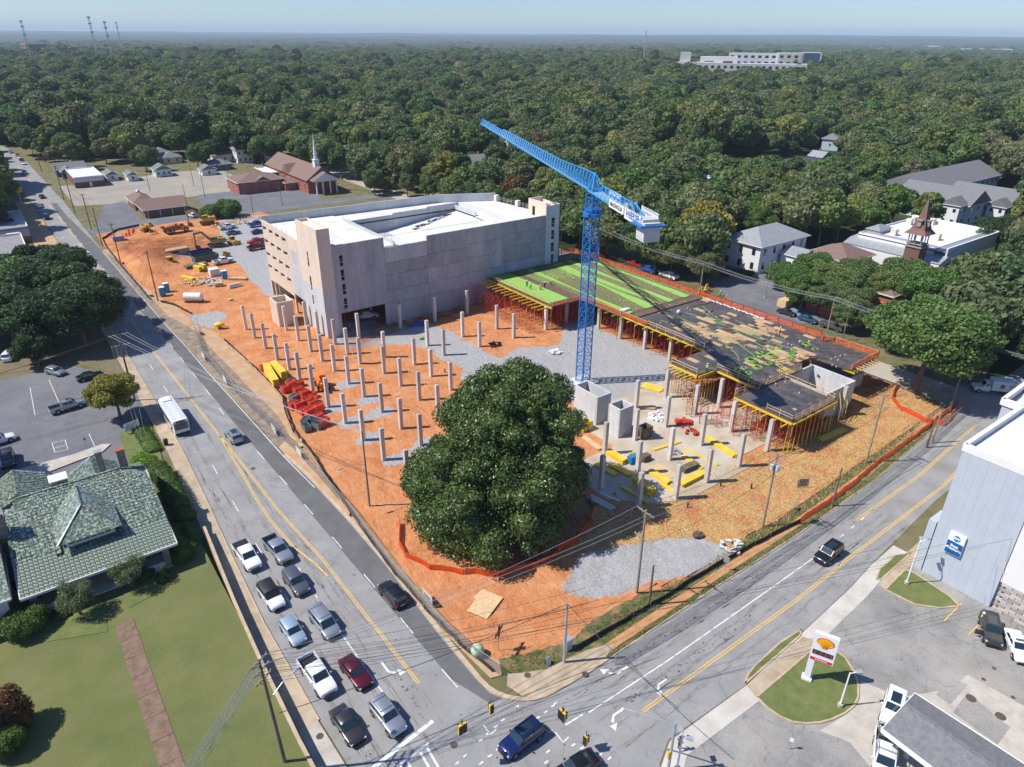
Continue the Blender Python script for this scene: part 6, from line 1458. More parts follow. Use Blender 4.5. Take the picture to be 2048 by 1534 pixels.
# back street
car('sedan','darkgrey',1573,629,-90,'black saloon parked on the back street, leftmost of the three',z=.02)
car('sedan','teal',1615,643,-90,'steel blue saloon parked on the back street in the middle of three',z=.02)
car('pickup','grey',1663,658,92,'dark grey pickup parked on the back street by the pole',z=.02,cat='pickup truck',name='pickup_truck')
car('pickup','blue',1297,544,-90,'bright blue pickup on the back street behind the green deck',z=.02,cat='pickup truck',name='pickup_truck')
car('pickup','white',1337,556,92,'white pickup on the back street next to the bright blue one',z=.02,cat='pickup truck',name='pickup_truck')
for i,(x,y,c)in enumerate([(1205,513,'maroon'),(1231,519,'black'),(1246,525,'darkgrey'),(1270,532,'red')]):car('sedan',c,x,y,-88,['dark red car in tree shade at the end of the back street','black car under the trees past the dark red one','dark grey car under the trees on the back street','red car in the shade before the bright blue pickup'][i],z=.02)
car('hatch','blue',1580,575,-60,'small blue car half under a tree by the blue bays',z=.04)
car('sedan','white',1618,362,0,'white car in the clearing court among the trees',z=.04);car('sedan','blue',1623,368,0,'blue car in the clearing court among the trees',z=.04)
car('sedan','teal',1455,548,20,'dark car under the tree by the hall lot',z=.04);car('sedan','darkgrey',1425,545,20,'grey car under the tree at the hall lot corner',z=.04)
# forecourt
car('suv','darkgrey',1978,1268,-150,'dark grey sport utility car with its door open in a yellow bay by the motel',z=.05,sunroof=True)
car('sedan','white',2032,1300,37+180,'white saloon with sunroof at the right edge of the forecourt',z=.05,sunroof=True)
car('suv','white',1783,1425,18+180,'white sport utility car half under the canopy roof',z=.05,sunroof=True)
car('pickup','white',1765,1525,25+180,'white pickup with a ladder rack below the canopy roof',z=.05,cat='pickup truck',name='pickup_truck',bed='rack')
car('sedan','white',335,352,10,'white car parked by the pale blue cottage',z=.02);car('suv','white',385,434,100,'white van by the end of the brown roofed restaurant',z=.03);car('suv','black',438,418,-75,'black car behind the green bushes in the church lot',z=.03)
# ---- bus
def bus():
 q=P(352,846,0);e=empty('bus','white city bus driving down the main road','bus',(q.x-.1,q.y,0.01),R(-89));L_,Wd,H=10.4,1.27,3.0
 mb=MB();loft(mb,[[(x,-Wd*f,.38),(x,-Wd*f,H-.3),(x,-Wd*.9*f,H-.06),(x,0,H),(x,Wd*.9*f,H-.06),(x,Wd*f,H-.3),(x,Wd*f,.38)]for x,f in ((-L_/2,.96),(-L_/2+.1,1),(L_/2-.25,1),(L_/2,.93))]);part('body',mb,CP['white'],e,smooth=40)
 for s in (-1,1):
  for k in range(7):
   mb=MB();x0=-L_/2+.7+k*1.3;mb.box(x0,s*Wd-.01 if s>0 else -Wd-.012,1.45,x0+1.18,s*Wd+.012 if s>0 else -Wd+.01,2.4);part('side_window',mb,M_cglass,e)
  mb=MB();mb.box(-L_/2+.3,s*(Wd+.004)-.006,.45,L_/2-.4,s*(Wd+.004)+.006,.8);part('skirt',mb,M_rim,e)
  for x in (-3.0,3.1):w_=link('wheel',wheel_mesh(.48)[0],e);w_.location=(x,s*(Wd-.1),.48);link('rim',wheel_mesh(.48)[1],w_)
  mb=MB();mb.obox((L_/2-.02,s*.95,.75),.08,.3,.2);part('headlight',mb,M_lamp,e);mb=MB();mb.beam((L_/2-.1,s*Wd,2.4),(L_/2+.25,s*(Wd+.22),2.2),.05);mb.obox((L_/2+.27,s*(Wd+.25),1.85),.1,.2,.4);part('mirror',mb,M_trim,e)
 mb=MB();mb.box(L_/2-.02,-Wd*.84,1.2,L_/2+.02,Wd*.84,2.45);part('windscreen',mb,M_cglass,e)
 mb=MB();mb.box(L_/2-.02,-Wd*.6,2.52,L_/2+.015,Wd*.6,2.8);part('destination_sign',mb,M_trim,e);mb=MB();mb.box(L_/2-.03,-Wd*.9,.35,L_/2+.06,Wd*.9,.62);part('bumper',mb,M_trim,e)
 mb=MB()
 for k in range(16):mb.box(-L_/2+.35+k*.62,-Wd*.82,H-.02,-L_/2+.40+k*.62,Wd*.82,H+.03)
 for y in (-.55,.55):mb.box(-L_/2+.2,y-.03,H,L_/2-.5,y+.03,H+.04)
 part('roof_rib',mb,mat('soiled_white',(0.6,0.6,0.58),.6),e)
 mb=MB();mb.box(-4.6,-.7,H-.02,-3.0,.7,H+.18);part('air_conditioner',mb,CP['white'],e)
bus()
# ---- box truck at the tree
def box_truck():
 q=P(1988,786,0);e=empty('box_truck','pale service box truck parked in tree shade past the oak','truck',(q.x,q.y,0.02),R(180-52));m=mat('pale_truck_paint',(0.55,0.62,0.66),.5,(0.65,0.70,0.72),1.5)
 mb=MB();mb.box(-3.9,-1.15,.95,1.1,1.15,2.9);part('box',mb,m,e);mb=MB();loft(mb,[[(x,-1.0,.6),(x,-1.02,z),(x,0,z+.03),(x,1.02,z),(x,1.0,.6)]for x,z in ((1.2,1.6),(2.3,1.6),(2.4,1.35),(3.7,1.25),(3.85,.95))]);part('cab_body',mb,m,e)
 B=[(1.25,-.98,1.58),(2.45,-.95,1.5),(2.45,.95,1.5),(1.25,.98,1.58)];T=[(1.3,-.85,2.3),(1.95,-.83,2.3),(1.95,.83,2.3),(1.3,.85,2.3)]
 mb=MB();mb.add(B+T,[(0,1,5,4),(1,2,6,5),(2,3,7,6),(3,0,4,7),(4,5,6,7)]);part('cabin',mb,m,e)
 mb=MB();gq(mb,[B[1],B[2],T[2],T[1]],.06,.94,.1,.9);part('windscreen',mb,M_cglass,e)
 for c in ([B[0],B[1],T[1],T[0]],[B[2],B[3],T[3],T[2]]):mb=MB();gq(mb,c,.12,.85,.12,.85);part('side_window',mb,M_cglass,e)
 for x in (-2.4,3.0):
  for s in (-1,1):w_=link('wheel',wheel_mesh(.46)[0],e);w_.location=(x,s*1.0,.46);link('rim',wheel_mesh(.46)[1],w_)
 for s in (-1,1):
  mb=MB();mb.box(-3.0,s*1.155-.01,1.5,-1.7,s*1.155+.01,2.5);part('locker_door',mb,M_galv,e);mb=MB();mb.tube((-.6,s*1.15,1.95),(-.6,s*1.17,1.95),.42,14);part('emblem',mb,mat('brown_emblem',(0.2,0.14,0.1),.8),e)
  mb=MB();mb.obox((3.8,s*.75,.85),.1,.25,.16);part('headlight',mb,M_lamp,e)
 mb=MB();mb.box(3.8,-1,.5,3.95,1,.75);part('bumper',mb,M_trim,e)
box_truck()
# ---- construction plant
M_cat=mat('plant_yellow',(0.62,0.36,0.03),.55,(0.50,0.29,0.05),2.5);M_trk=mat('track_steel',(0.09,0.065,0.05),.85,(0.2,0.12,0.08),5)
def excavator(px,py,hd,s,label,col=None,z=.3,boom=1.0,at=None):
 col=col or M_cat;q=P(px,py,z);e=empty('excavator',label,'excavator',q,R(hd));e.scale=(s,)*3
 for sy in (-1,1):
  mb=MB();yy=sy*1.15;prof=[(-1.9,.1),(-2.1,.45),(-1.9,.85),(1.9,.85),(2.1,.45),(1.9,.1),(1.5,0),(-1.5,0)]
  mb.add([(x,yy-.28,zz)for x,zz in prof]+[(x,yy+.28,zz)for x,zz in prof],[tuple(range(7,-1,-1)),tuple(range(8,16))]+[(i,(i+1)%8,8+(i+1)%8,8+i)for i in range(8)]);part('track',mb,M_trk,e)
 mb=MB();mb.box(-.6,-.9,.4,.6,.9,.95);mb.tube((0,0,.9),(0,0,1.1),.75,12);part('undercarriage',mb,M_trk,e)
 mb=MB();mb.prism([(-2.4,-1.3),(-2.0,-1.35),(1.2,-1.35),(1.2,1.35),(-2.0,1.35),(-2.4,1.3),(-2.65,.8),(-2.65,-.8)],1.1,[1.9,2.0,2.0,2.0,2.0,1.9,1.9,1.9]);mb.box(-2.4,-1.2,2.0,-.6,1.2,2.25);part('superstructure',mb,col,e)
 mb=MB();mb.box(-2.0,-.8,2.25,-1.0,.2,2.32);part('engine_grille',mb,M_trim,e)
 mb=MB();mb.prism([(-.35,.45),(1.35,.45),(1.35,1.35),(-.35,1.35)],2.0,[2.95,2.85,2.85,2.95]);c=part('cab',mb,col,e);mb=MB();mb.box(-.2,1.34,2.1,1.2,1.37,2.8);mb.box(1.34,.52,1.9,1.38,1.28,2.75);mb.box(-.2,.43,2.1,1.2,.46,2.8);part('cab_window',mb,M_cglass,c)
 mb=MB();b0,b1,b2=Vector((1.1,-.2,1.7)),Vector((3.2,-.2,4.3*boom)),Vector((5.4,-.2,3.9*boom));mb.beam(b0,b1,.42,.6);mb.beam(b1,b2,.38,.5);part('boom',mb,col,e)
 a1=Vector((5.2,-.2,1.2))if boom>=1 else Vector((6.2,-.2,1.6));mb=MB();mb.beam(b2+Vector((-.3,0,.4)),a1,.32,.4);part('stick',mb,col,e)
 mb=MB();mb.beam(b0+Vector((.3,.35,0)),b1+Vector((0,.35,-.4)),.14);mb.beam(b1+Vector((.2,0,.45)),b2+Vector((-.2,0,.5)),.14);part('hydraulic_ram',mb,M_rim,e)
 mb=MB();bx,bz=a1.x,a1.z;pr=[(bx+.2,bz+.1),(bx-.2,bz-.2),(bx-1.0,bz-.5),(bx-1.1,bz-1.0),(bx-.4,bz-1.25),(bx+.3,bz-.9)]
 mb.add([(x,-.75,zz)for x,zz in pr]+[(x,.35,zz)for x,zz in pr],[tuple(range(5,-1,-1)),tuple(range(6,12))]+[(i,(i+1)%6,6+(i+1)%6,6+i)for i in range(6)]);part('bucket',mb,M_trk,e)
 return e
excavator(415,448,175,1.15,'yellow excavator with arched arm by the green bushes')
excavator(433,492,178,1.15,'weathered excavator with its arm reaching over the clay pit',mat('faded_plant_yellow',(0.42,0.27,0.06),.7,(0.30,0.2,0.07),2))
excavator(292,462,-80,.85,'small yellow excavator at the corner of the clay by the orange barrels',boom=.8)
excavator(1405,588,20,.62,'small yellow excavator on the back street behind the orange fence',z=.02,boom=.75)
def dozer(px,py,hd,s,label,blade=True,z=.3):
 q=P(px,py,z);e=empty('bulldozer',label,'bulldozer',q,R(hd));e.scale=(s,)*3
 for sy in (-1,1):
  mb=MB();yy=sy*.95;prof=[(-1.5,.1),(-1.7,.45),(-1.4,.85),(1.2,.8),(1.5,.4),(1.2,.05),(0,0),(-1.2,0)]
  mb.add([(x,yy-.24,zz)for x,zz in prof]+[(x,yy+.24,zz)for x,zz in prof],[tuple(range(7,-1,-1)),tuple(range(8,16))]+[(i,(i+1)%8,8+(i+1)%8,8+i)for i in range(8)]);part('track',mb,M_trk,e)
 mb=MB();mb.prism([(-1.3,-.65),(1.5,-.5),(1.5,.5),(-1.3,.65)],.5,[1.4,1.25,1.25,1.4]);part('body',mb,M_cat,e)
 mb=MB();mb.box(-1.1,-.7,1.4,.1,.7,2.2);mb.box(-1.2,-.8,2.2,.25,.8,2.32);c=part('cab',mb,M_cat,e);mb=MB();mb.box(-1.0,-.72,1.5,0,.72,2.1);mb.box(-1.12,-.6,1.5,.12,.6,2.1);part('cab_window',mb,M_cglass,c)
 mb=MB();mb.add([(2.0,-1.4,.05),(2.0,1.4,.05),(1.85,1.4,1.1),(1.85,-1.4,1.1),(2.12,-1.4,.05),(2.12,1.4,.05),(2.05,1.4,1.1),(2.05,-1.4,1.1)],[(3,2,1,0),(4,5,6,7),(0,1,5,4),(1,2,6,5),(2,3,7,6),(3,0,4,7)]);mb.beam((.5,-.8,.5),(1.9,-.8,.5),.15);mb.beam((.5,.8,.5),(1.9,.8,.5),.15);part('blade',mb,M_cat,e)
 mb=MB();mb.tube((.8,.2,1.3),(.8,.2,2.0),.06,6);part('exhaust_pipe',mb,M_trim,e)
dozer(338,531,-165,1.1,'yellow bulldozer beside the beige container');dozer(467,487,-75,1.0,'yellow track loader on the gravel next to the blue grey saloon');dozer(452,512,60,.7,'small yellow loader by the white crew cab pickup');dozer(300,452,100,.01+.6,'yellow roller machine past the small excavator')
def dump_truck(px,py,hd,label):
 q=P(px,py,.3);e=empty('dump_truck',label,'dump truck',q,R(hd))
 mb=MB();mb.box(.9,-1.1,.7,3.6,1.1,1.9);mb.prism([(.9,-1.0),(2.1,-1.0),(2.1,1.0),(.9,1.0)],1.9,2.9);c=part('cab',mb,M_cat,e);mb=MB();mb.box(1.1,-1.02,2.0,1.9,1.02,2.7);mb.box(2.09,-.8,2.0,2.13,.8,2.7);part('cab_window',mb,M_cglass,c)
 mb=MB();mb.add([(-4.4,-1.4,1.5),(.5,-1.3,1.1),(.5,1.3,1.1),(-4.4,1.4,1.5),(-4.7,-1.6,2.2),(.7,-1.6,2.5),(.7,1.6,2.5),(-4.7,1.6,2.2)],[(3,2,1,0),(0,1,5,4),(1,2,6,5),(2,3,7,6),(3,0,4,7)]);part('bed',mb,mat('rusty_orange',(0.36,0.12,0.04),.8,(0.28,0.1,0.05),2),e)
 mb=MB();mb.ball((-2,0,2.2),1.7,8,(1.2,.8,.42));o=part('clay_load',mb,MATS['plain_clay'],e);
 for x in (-3.4,-1.7,2.7):
  for s in (-1,1):w_=link('wheel',wheel_mesh(.75)[0],e);w_.location=(x,s*1.15,.75);link('rim',wheel_mesh(.75)[1],w_)
 mb=MB();mb.box(-4,-.4,.7,2,.4,1.1);part('frame',mb,M_trk,e)
dump_truck(355,464,5,'yellow articulated dump truck loaded with red clay')
# ---------------------------------------------------------------- poles, lamps, wires, signals
M_pole=mat('pole_timber',(0.13,0.095,0.065),.9,(0.22,0.17,0.12),2.0,stretch=(1,1,.1),bump=.2)
M_polel=mat('weathered_pole',(0.25,0.21,0.16),.9,(0.33,0.28,0.22),2.0,stretch=(1,1,.1))
M_wire=mat('bare_wire',(0.30,0.31,0.32),.5);M_wireb=mat('black_wire',(0.03,0.03,0.03),.6);M_ins=mat('insulator_grey',(0.5,0.5,0.5),.4)
TOP={}
def upole(key,x,y,h,label,arms=((0.5,0),),z=.05,r=.15,m=None,trans=0,lean=(0,0),guy=None,lampd=None,aw=2.4,name='utility_pole',cat='utility pole'):
 """arms: (distance below the top, angle)"""
 c=(x,y,z);e=empty(name,label,cat,c);tx,ty=lean
 mb=MB();mb.tube((0,0,-.5),(tx,ty,h),r*1.15,8,r*.75);part('pole',mb,m or M_pole,e);pts=[]
 for d,a in arms:
  ca,sa=math.cos(R(a)),math.sin(R(a));z_=h-d;X,Y=tx*(1-d/h),ty*(1-d/h);mb=MB();mb.beam((X-ca*aw/2,Y-sa*aw/2,z_),(X+ca*aw/2,Y+sa*aw/2,z_),.1,.12);mb.beam((X-ca*aw*.3,Y-sa*aw*.3,z_),(X,Y,z_-.8),.04);mb.beam((X+ca*aw*.3,Y+sa*aw*.3,z_),(X,Y,z_-.8),.04);part('crossarm',mb,M_polel,e)
  for f in (-.48,-.25,.25,.48):
   mb=MB();mb.lathe([(.05,0),(.06,.08),(.04,.16)],6,(X+ca*aw*f,Y+sa*aw*f,z_+.06));part('insulator',mb,M_ins,e);pts.append((x+X+ca*aw*f,y+Y+sa*aw*f,z+z_+.2))
 for k in range(trans):
  a=R(120*k+30);mb=MB();mb.tube((tx+.42*math.cos(a),ty+.42*math.sin(a),h-2.6),(tx+.42*math.cos(a),ty+.42*math.sin(a),h-1.8),.24,10);part('transformer',mb,mat('transformer_grey',(0.5,0.53,0.55),.5),e)
 if lampd:
  a,L_,hz_=lampd;mb=MB();q=(math.cos(R(a))*L_,math.sin(R(a))*L_,hz_+.7);mb.beam((0,0,hz_),(q[0]*.5,q[1]*.5,hz_+.55),.06);mb.beam((q[0]*.5,q[1]*.5,hz_+.55),q,.06);part('lamp_arm',mb,M_galv,e);mb=MB();mb.obox((q[0]*1.08,q[1]*1.08,q[2]-.08),.8,.3,.14,R(a));part('lamp_head',mb,M_galv,e)
 pts.append((x+tx,y+ty,z+h));pts.append((x+tx*.75,y+ty*.75,z+h*.76));pts.append((x+tx*.7,y+ty*.7,z+h*.70));TOP[key]=pts;return e
def wire(a,b,sag,lab,m=None,r=.022,grp='overhead wires'):
 a,b=Vector(a),Vector(b);n=9;pts=[a.lerp(b,k/n)-Vector((0,0,sag*4*(k/n)*(1-k/n)))for k in range(n+1)];c=pts[0].copy();mb=MB()
 for p,q in zip(pts,pts[1:]):mb.tube(p,q,r,4,cap=False)
 o=solo('overhead_wire',mb,m or M_wire,lab,'wire',c,0,grp,world=True);return o
upole('L',-17.3,91.6,13.25,'tall crossarmed utility pole by the yellowing tree and the bus',((.2,0),(2.2,0)),aw=3.0,r=.17)
upole('R2',3.2,36.7,12.7,'utility pole with a street lamp arm standing on the clay left of the magnolia',(),lampd=(180,3.4,7.3),m=M_polel)
upole('R3',-1.7,146.3,12.9,'utility pole beside the blue portable toilets',((.4,0),),aw=1.6)
upole('R4',-3.6,183.4,12.6,'utility pole at the edge of the clay heap',((.4,0),),aw=1.6)
upole('R5',-4.2,212,11.8,'utility pole nearest the yellow crossing sign past the site corner',((.4,0),),aw=1.6)
upole('R6',-3.9,235.4,12.2,'utility pole with yellow sign at its foot',((.4,0),),aw=1.6)
upole('R7',-5.0,265.8,12.6,'utility pole by the asphalt lot up the main road',((.4,0),),aw=1.6)
upole('R8',-5.2,294.7,13.4,'utility pole at the gravel lot up the main road',((.4,0),(1.2,0)),aw=1.8)
upole('R9',-5.6,372,13,'utility pole before the billboard',((.4,0),),aw=1.8)
upole('S1',7.8,-1.0,8.4,'pale steel signal pole at the site corner',(),z=.12,r=.16,m=M_galv,name='signal_pole',cat='signal pole')
upole('P8',21.7,1.8,12.5,'tall crossarmed pole standing in the pale gravel in front',((.3,90),(4.0,90)),aw=2.6,m=M_polel)
upole('P8b',21.5,-.4,6.1,'short topped pole stub beside the tall gravel pole',(),m=M_pole)
upole('P9',45.1,.7,12.1,'pole carrying three grey transformers at the straw slope',((.3,90),(1.8,90)),aw=2.4,trans=3,m=M_polel)
upole('P10',72.3,1.0,12.4,'crossarmed pole at the far end of the straw slope',((.3,90),(2.0,90)),aw=2.2,m=M_polel)
upole('P11',57.3,-2.3,6.6,'bare pole stub on the grass verge of the side road',())
upole('T1',85.0,-2.4,6.0,'left pole of the pair of bare poles at the side road',());upole('T2',87.2,-2.2,6.2,'right pole of the pair of bare poles at the side road',(),m=M_polel)
upole('T3',100.8,1.2,9.5,'thick leaning pole next to the service truck',((.5,90),),r=.22)
upole('B1',112.8,69.0,9,'pale pole with crossarm behind the orange fence and yellow excavator',((.3,0),),m=M_polel);upole('B2',107.0+5.4,33,10.1,'pole on the back street beside the grey pickup',((.3,0),),m=M_polel);upole('B3',113.6,29.8,7.2,'dark stub pole beside the back street pole',())
upole('B4',113.2,108,10,'pole at the far end of the back street',((.3,0),),m=M_polel)
upole('N1',-20.9,4.4,13.1,'dark utility pole with street lamp at the lawn corner',((.2,30),(1.2,30),(2.2,30)),z=1.4,lampd=(20,2.6,8.6),aw=1.8,lean=(-.3,.2))
for k,(px,py,h,lab)in enumerate([(1130,0,0,''),]):pass
for k,(x,y,h,lb)in enumerate([(P(378,432).x,P(378,432).y,11.5,'pole before the brown roofed restaurant'),(P(410,395).x,P(410,395).y,10,'pole at the straw island'),(P(420,392).x,P(420,392).y+25,10,'pole by the fenced grass square'),(P(565,412).x,P(565,412).y,10,'pole in the church lot'),(P(507,430).x,P(507,430).y,10,'pole beyond the green bushes'),(P(300,382).x,P(300,382).y,10,'pole behind the brown roofed restaurant'),(P(458,366).x,P(458,366).y,10,'pole left of the brick annex')]):
 upole('C%d'%k,x,y,h,'thin '+lb,(),r=.11)
def span(a,b,idx,sag,lab,m=None,r=.022,grp=None):
 for i in idx:wire(TOP[a][i],TOP[b][min(i,len(TOP[b])-1)]if i>=0 else TOP[b][i],sag,lab,m,r,grp or 'wires '+lab.split(' ',1)[1])
for a,b in (('R3','R4'),('R4','R5'),('R5','R6'),('R6','R7'),('R7','R8'),('R8','R9')):span(a,b,(-3,-2,-1),1.0,'overhead wire along the site side of the main road',M_wireb,.03)
for i in range(4):wire(TOP['L'][i],(TOP['R2'][-3][0]+.1,TOP['R2'][-3][1],TOP['R2'][-3][2]-.2*i),1.2,'pale wire crossing the main road from the tall left pole to the lamp pole',M_wire,.03,'wires crossing the main road')
for i in range(4):wire(TOP['L'][i],TOP['R3'][i],1.8,'wire from the tall left pole up the main road',M_wireb,.02,'wires up the main road')
for i in (0,1,2,3):wire(TOP['L'][i],(-80,88+i,9),1.5,'wire running left from the tall left pole over the lot',M_wireb,.02,'wires over the left lot')
for i in (0,1,2):wire(TOP['L'][4+i],(-19.6+i*.5,76,.2),0,'guy wire of the tall left pole',M_wire,.02,'guy wires of the left pole')
for i in (0,1,3,4):span('P8','P9',(i,),1.0,'overhead wire above the straw slope',M_wireb if i else M_wire,.025);span('P9','P10',(i,),1.0,'overhead wire above the straw slope far part',M_wireb,.025);span('P10','T3',(min(i,3),),1.0,'overhead wire to the leaning pole',M_wireb,.025)
for i in (0,1,3):wire(TOP['P8'][i],TOP['N1'][i*2],1.0,'pale wire over the junction corner to the dark pole',M_wire,.03,'wires over the junction corner')
for i in range(12):wire(TOP['N1'][i%len(TOP['N1'])],(8.5+(i%5)*.9,-1.6-(i%3)*.7-(i//4)*1.2,8.2+(i%4)*.5)if i<7 else (40+(i-7)*4,-16-(i-7)*2.2,9+(i%2)),.8,'black wire fanning out over the junction',M_wireb,.018,'black wires over the junction')
for i in range(7):wire(TOP['N1'][i],(-60-i*3,-22-i*3.5,10),1.2,'pale wire leaving the dark pole across the lawn',M_wire,.03,'wires across the lawn')
for a,b in (('B1','B2'),('B1','B4')):
 for i in range(4):wire(TOP[a][i],TOP[b][i],.9,'overhead wire along the back street',M_wire,.025,'wires along the back street')
for i in range(4):wire(TOP['B2'][i],(114+i*.5,-12,9.5),.9,'overhead wire along the back street past the oak',M_wire,.025,'wires along the back street past the oak')
wire(TOP['S1'][-3],(7.9,-16,8.0),.5,'black span wire carrying the signals over the side road',M_wireb,.04,'signal span wires');wire(TOP['S1'][-3],(-20.6,4.2,8.0),.6,'black span wire carrying the signals over the main road',M_wireb,.04,'signal span wires')
# traffic signals
M_sig=mat('signal_yellow',(0.72,0.42,0.02),.5)
def signal(px,py,hz_,label,n=1,rz=0):
 q=P(px,py,hz_);e=empty('traffic_signal',label,'traffic signal',q,R(rz),'traffic signals hung over the junction')
 for k in range(n):
  y=(k-(n-1)/2)*.45;mb=MB();mb.box(-.16,y-.17,-.55,.10,y+.17,.5);part('housing',mb,M_sig,e);mb=MB();mb.box(-.20,y-.2,-.58,-.16,y+.2,.53);part('back_plate',mb,M_trim,e)
  for j,c in enumerate(('red','amber','green')):
   mb=MB();mb.tube((.10,y,.33-j*.34),(.34,y,.33-j*.34),.12,8);part('visor',mb,M_trim,e)
 mb=MB();mb.beam((0,0,.5),(0,0,1.2),.05);part('hanger',mb,M_wireb,e)
signal(982,1416,5.2,'single signal head hanging nearest the dark road patch',1,90);signal(924,1456,5.2,'twin signal head hanging over the left lanes',2,90);signal(1125,1430,5.2,'twin signal head nearest the site corner',2,0);signal(1172,1480,5.2,'single signal head right of the blue car',1,0)
# street lamps
def lamp(x,y,h,label,heads,m=None,z=.14,base=True):
 e=empty('street_lamp',label,'street lamp',(x,y,z));m=m or MATS['white_panel'];mb=MB();mb.tube((0,0,0),(0,0,h),.1,10,.07);part('pole',mb,m,e)
 if base:mb=MB();mb.tube((0,0,-.1),(0,0,.3),.28,12);part('base',mb,M_concg,e)
 for a,L_ in heads:
  ca,sa=math.cos(R(a)),math.sin(R(a));mb=MB();mb.beam((0,0,h-.15),(ca*L_,sa*L_,h),.07);part('lamp_arm',mb,m,e);mb=MB();mb.obox((ca*(L_+.25),sa*(L_+.25),h-.06),.62,.42,.16,R(a));part('lamp_head',mb,M_galv,e)
lamp(26.9,-21.7,4.7,'white lamp post on the grass island beside the price sign',[(-30,.7)]);lamp(50.1,-16.7,6.5,'white twin headed lamp post against the motel wall',[(20,.5),(-10,1.1)]);lamp(126.1,58.6,9.3,'pale lamp post by the blue bays of the hall lot',[(-30,.6)],M_polel);lamp(141.8,79.3,8.9,'slim dark lamp post before the white hall',[(0,.6)],M_pole);lamp(8.3,-16.6,4.6,'white lamp post at the bottom corner pavement',[(60,.4),(-60,.4)]);lamp(216,52,7,'lamp post behind the flat roofed hall',[(180,.6)],M_galv)
# mast arm lamp at the lower right corner
e=empty('signal_mast','grey steel mast with long curved arm at the lower right corner','mast',(7.5,-16.2,.1));mb=MB();mb.tube((0,0,0),(0,0,6.6),.15,12,.12);part('pole',mb,M_galv,e)
mb=MB();mb.path([(0,0,6.2),(-.8,1.0,6.5),(-2.1,2.9,6.6),(-2.7,3.8,6.5)],.07,6);part('mast_arm',mb,M_galv,e);mb=MB();mb.tube((-2.7,3.8,6.2),(-2.7,3.8,6.5),.15,8);part('camera_head',mb,MATS['white_panel'],e)
for k,h in enumerate((5.4,)):mb=MB();mb.box(-.35,-.1,2.0,-.05,.1,2.9);part('signal_head',mb,M_sig,e)
# radio masts far off
def mast(px,py,py_top,dist,lab,w=2.2):
 u=(px-1024)/F;v=-(py-767)/F;d=RT*u+UP*v+FW;t=dist/math.hypot(d.x,d.y);x,y=CAM.x+d.x*t,CAM.y+d.y*t
 v2=-(py_top-767)/F;d2=RT*u+UP*v2+FW;zt=CAM.z+d2.z*dist/math.hypot(d2.x,d2.y);z0=terr1(x,y)
 e=empty('radio_mast',lab,'radio mast',(x,y,z0));n=12;H=zt-z0;mb=MB()
 for a in range(3):ca,sa=math.cos(a*2.094)*w,math.sin(a*2.094)*w;mb.beam((ca,sa,0),(ca*.5,sa*.5,H),.45)
 part('leg',mb,M_galv,e);mb=MB()
 for k in range(n):
  for a in range(3):
   f0,f1=1-.5*k/n,1-.5*(k+1)/n;mb.beam((math.cos(a*2.094)*w*f0,math.sin(a*2.094)*w*f0,H*k/n),(math.cos((a+1)*2.094)*w*f1,math.sin((a+1)*2.094)*w*f1,H*(k+1)/n),.3)
 part('lattice',mb,M_galv,e);mb=MB()
 for f in (.97,.86,.7):mb.obox((0,0,H*f),w*2.2,w*2.2,2.2)
 part('antenna',mb,M_galv,e)
mast(193,105,33,1500,'tallest radio mast of the distant group at left');mast(222,105,43,1500,'middle radio mast of the distant group');mast(244,100,44,1900,'right radio mast of the distant group',1.6);mast(57,100,41,1600,'lone radio mast at the far left horizon');mast(1290,90,63,1500,'thin white mast in the far woods',1.0)
# signs
def sign(x,y,h,w,hh,label,m,z=.12,rz=0,txt=None,post=1,tm=None,cat='sign',shape=None,size=None):
 e=empty('sign',label,cat,(x,y,z),R(rz));mb=MB()
 for k in ([0]if post==1 else [-w*.4,w*.4]):mb.tube((0,k,-.1),(0,k,h),.04,6)
 part('post',mb,M_galv,e);mb=MB()
 if shape=='diamond':mb.add([(.05,0,h-w*.7),(.05,w*.7,h),(.05,0,h+w*.7),(.05,-w*.7,h),(.08,0,h-w*.7),(.08,w*.7,h),(.08,0,h+w*.7),(.08,-w*.7,h)],[(3,2,1,0),(4,5,6,7),(0,1,5,4),(1,2,6,5),(2,3,7,6),(3,0,4,7)])
 else:mb.box(.05,-w/2,h-hh,.08,w/2,h)
 p=part('panel',mb,m,e)
 if txt:text('lettering',txt,size or hh*.5,tm or M_ktxt,e,(.09,0,h-hh/2),(R(90),0,R(90)),.004)
 return e
M_brwn=mat('sign_back_brown',(0.10,0.06,0.045),.8)
e=sign(3.0,4.5,3.2,.9,.55,'brown backed cross of route signs standing in the clay corner',M_brwn,rz=-60,cat='route sign');mb=MB();mb.box(.05,-.25,3.2,.08,.25,3.75);mb.box(.05,-.25,2.05,.08,.25,2.6);mb.box(.05,-1.0,2.7,.08,-.5,3.15);mb.box(.05,.5,2.7,.08,1.0,3.15);part('panel',mb,M_brwn,e)
sign(-3.2,229,2.6,1.1,1.1,'yellow diamond crossing sign at the street corner past the site',mat('fluorescent_yellow',(0.75,0.85,0.02),.5),shape='diamond',rz=180+60,cat='warning sign')
sign(18.6,-21.5,1.5,.35,.5,'small white sign on the big grass island',MATS['white_panel'],rz=200)
q=P(266,862,.2);e=sign(q.x,q.y,1.9,2.6,1.5,'white church notice board sign between the tree and the hedge',MATS['white_panel'],rz=-70,post=2,cat='notice board');
mb=MB();[mb.box(.082,-1.0+n*.24,1.55-r*.28,.088,-.84+n*.24,1.68-r*.28)for r in range(4)for n in range(8)if (n+r)%4];part('print',mb,M_ktxt,e)
q=P(163,895,.2);sign(q.x+.7,q.y-.5,1.9,.35,.5,'small dark parking sign at the accessible bay',M_brwn,rz=60)
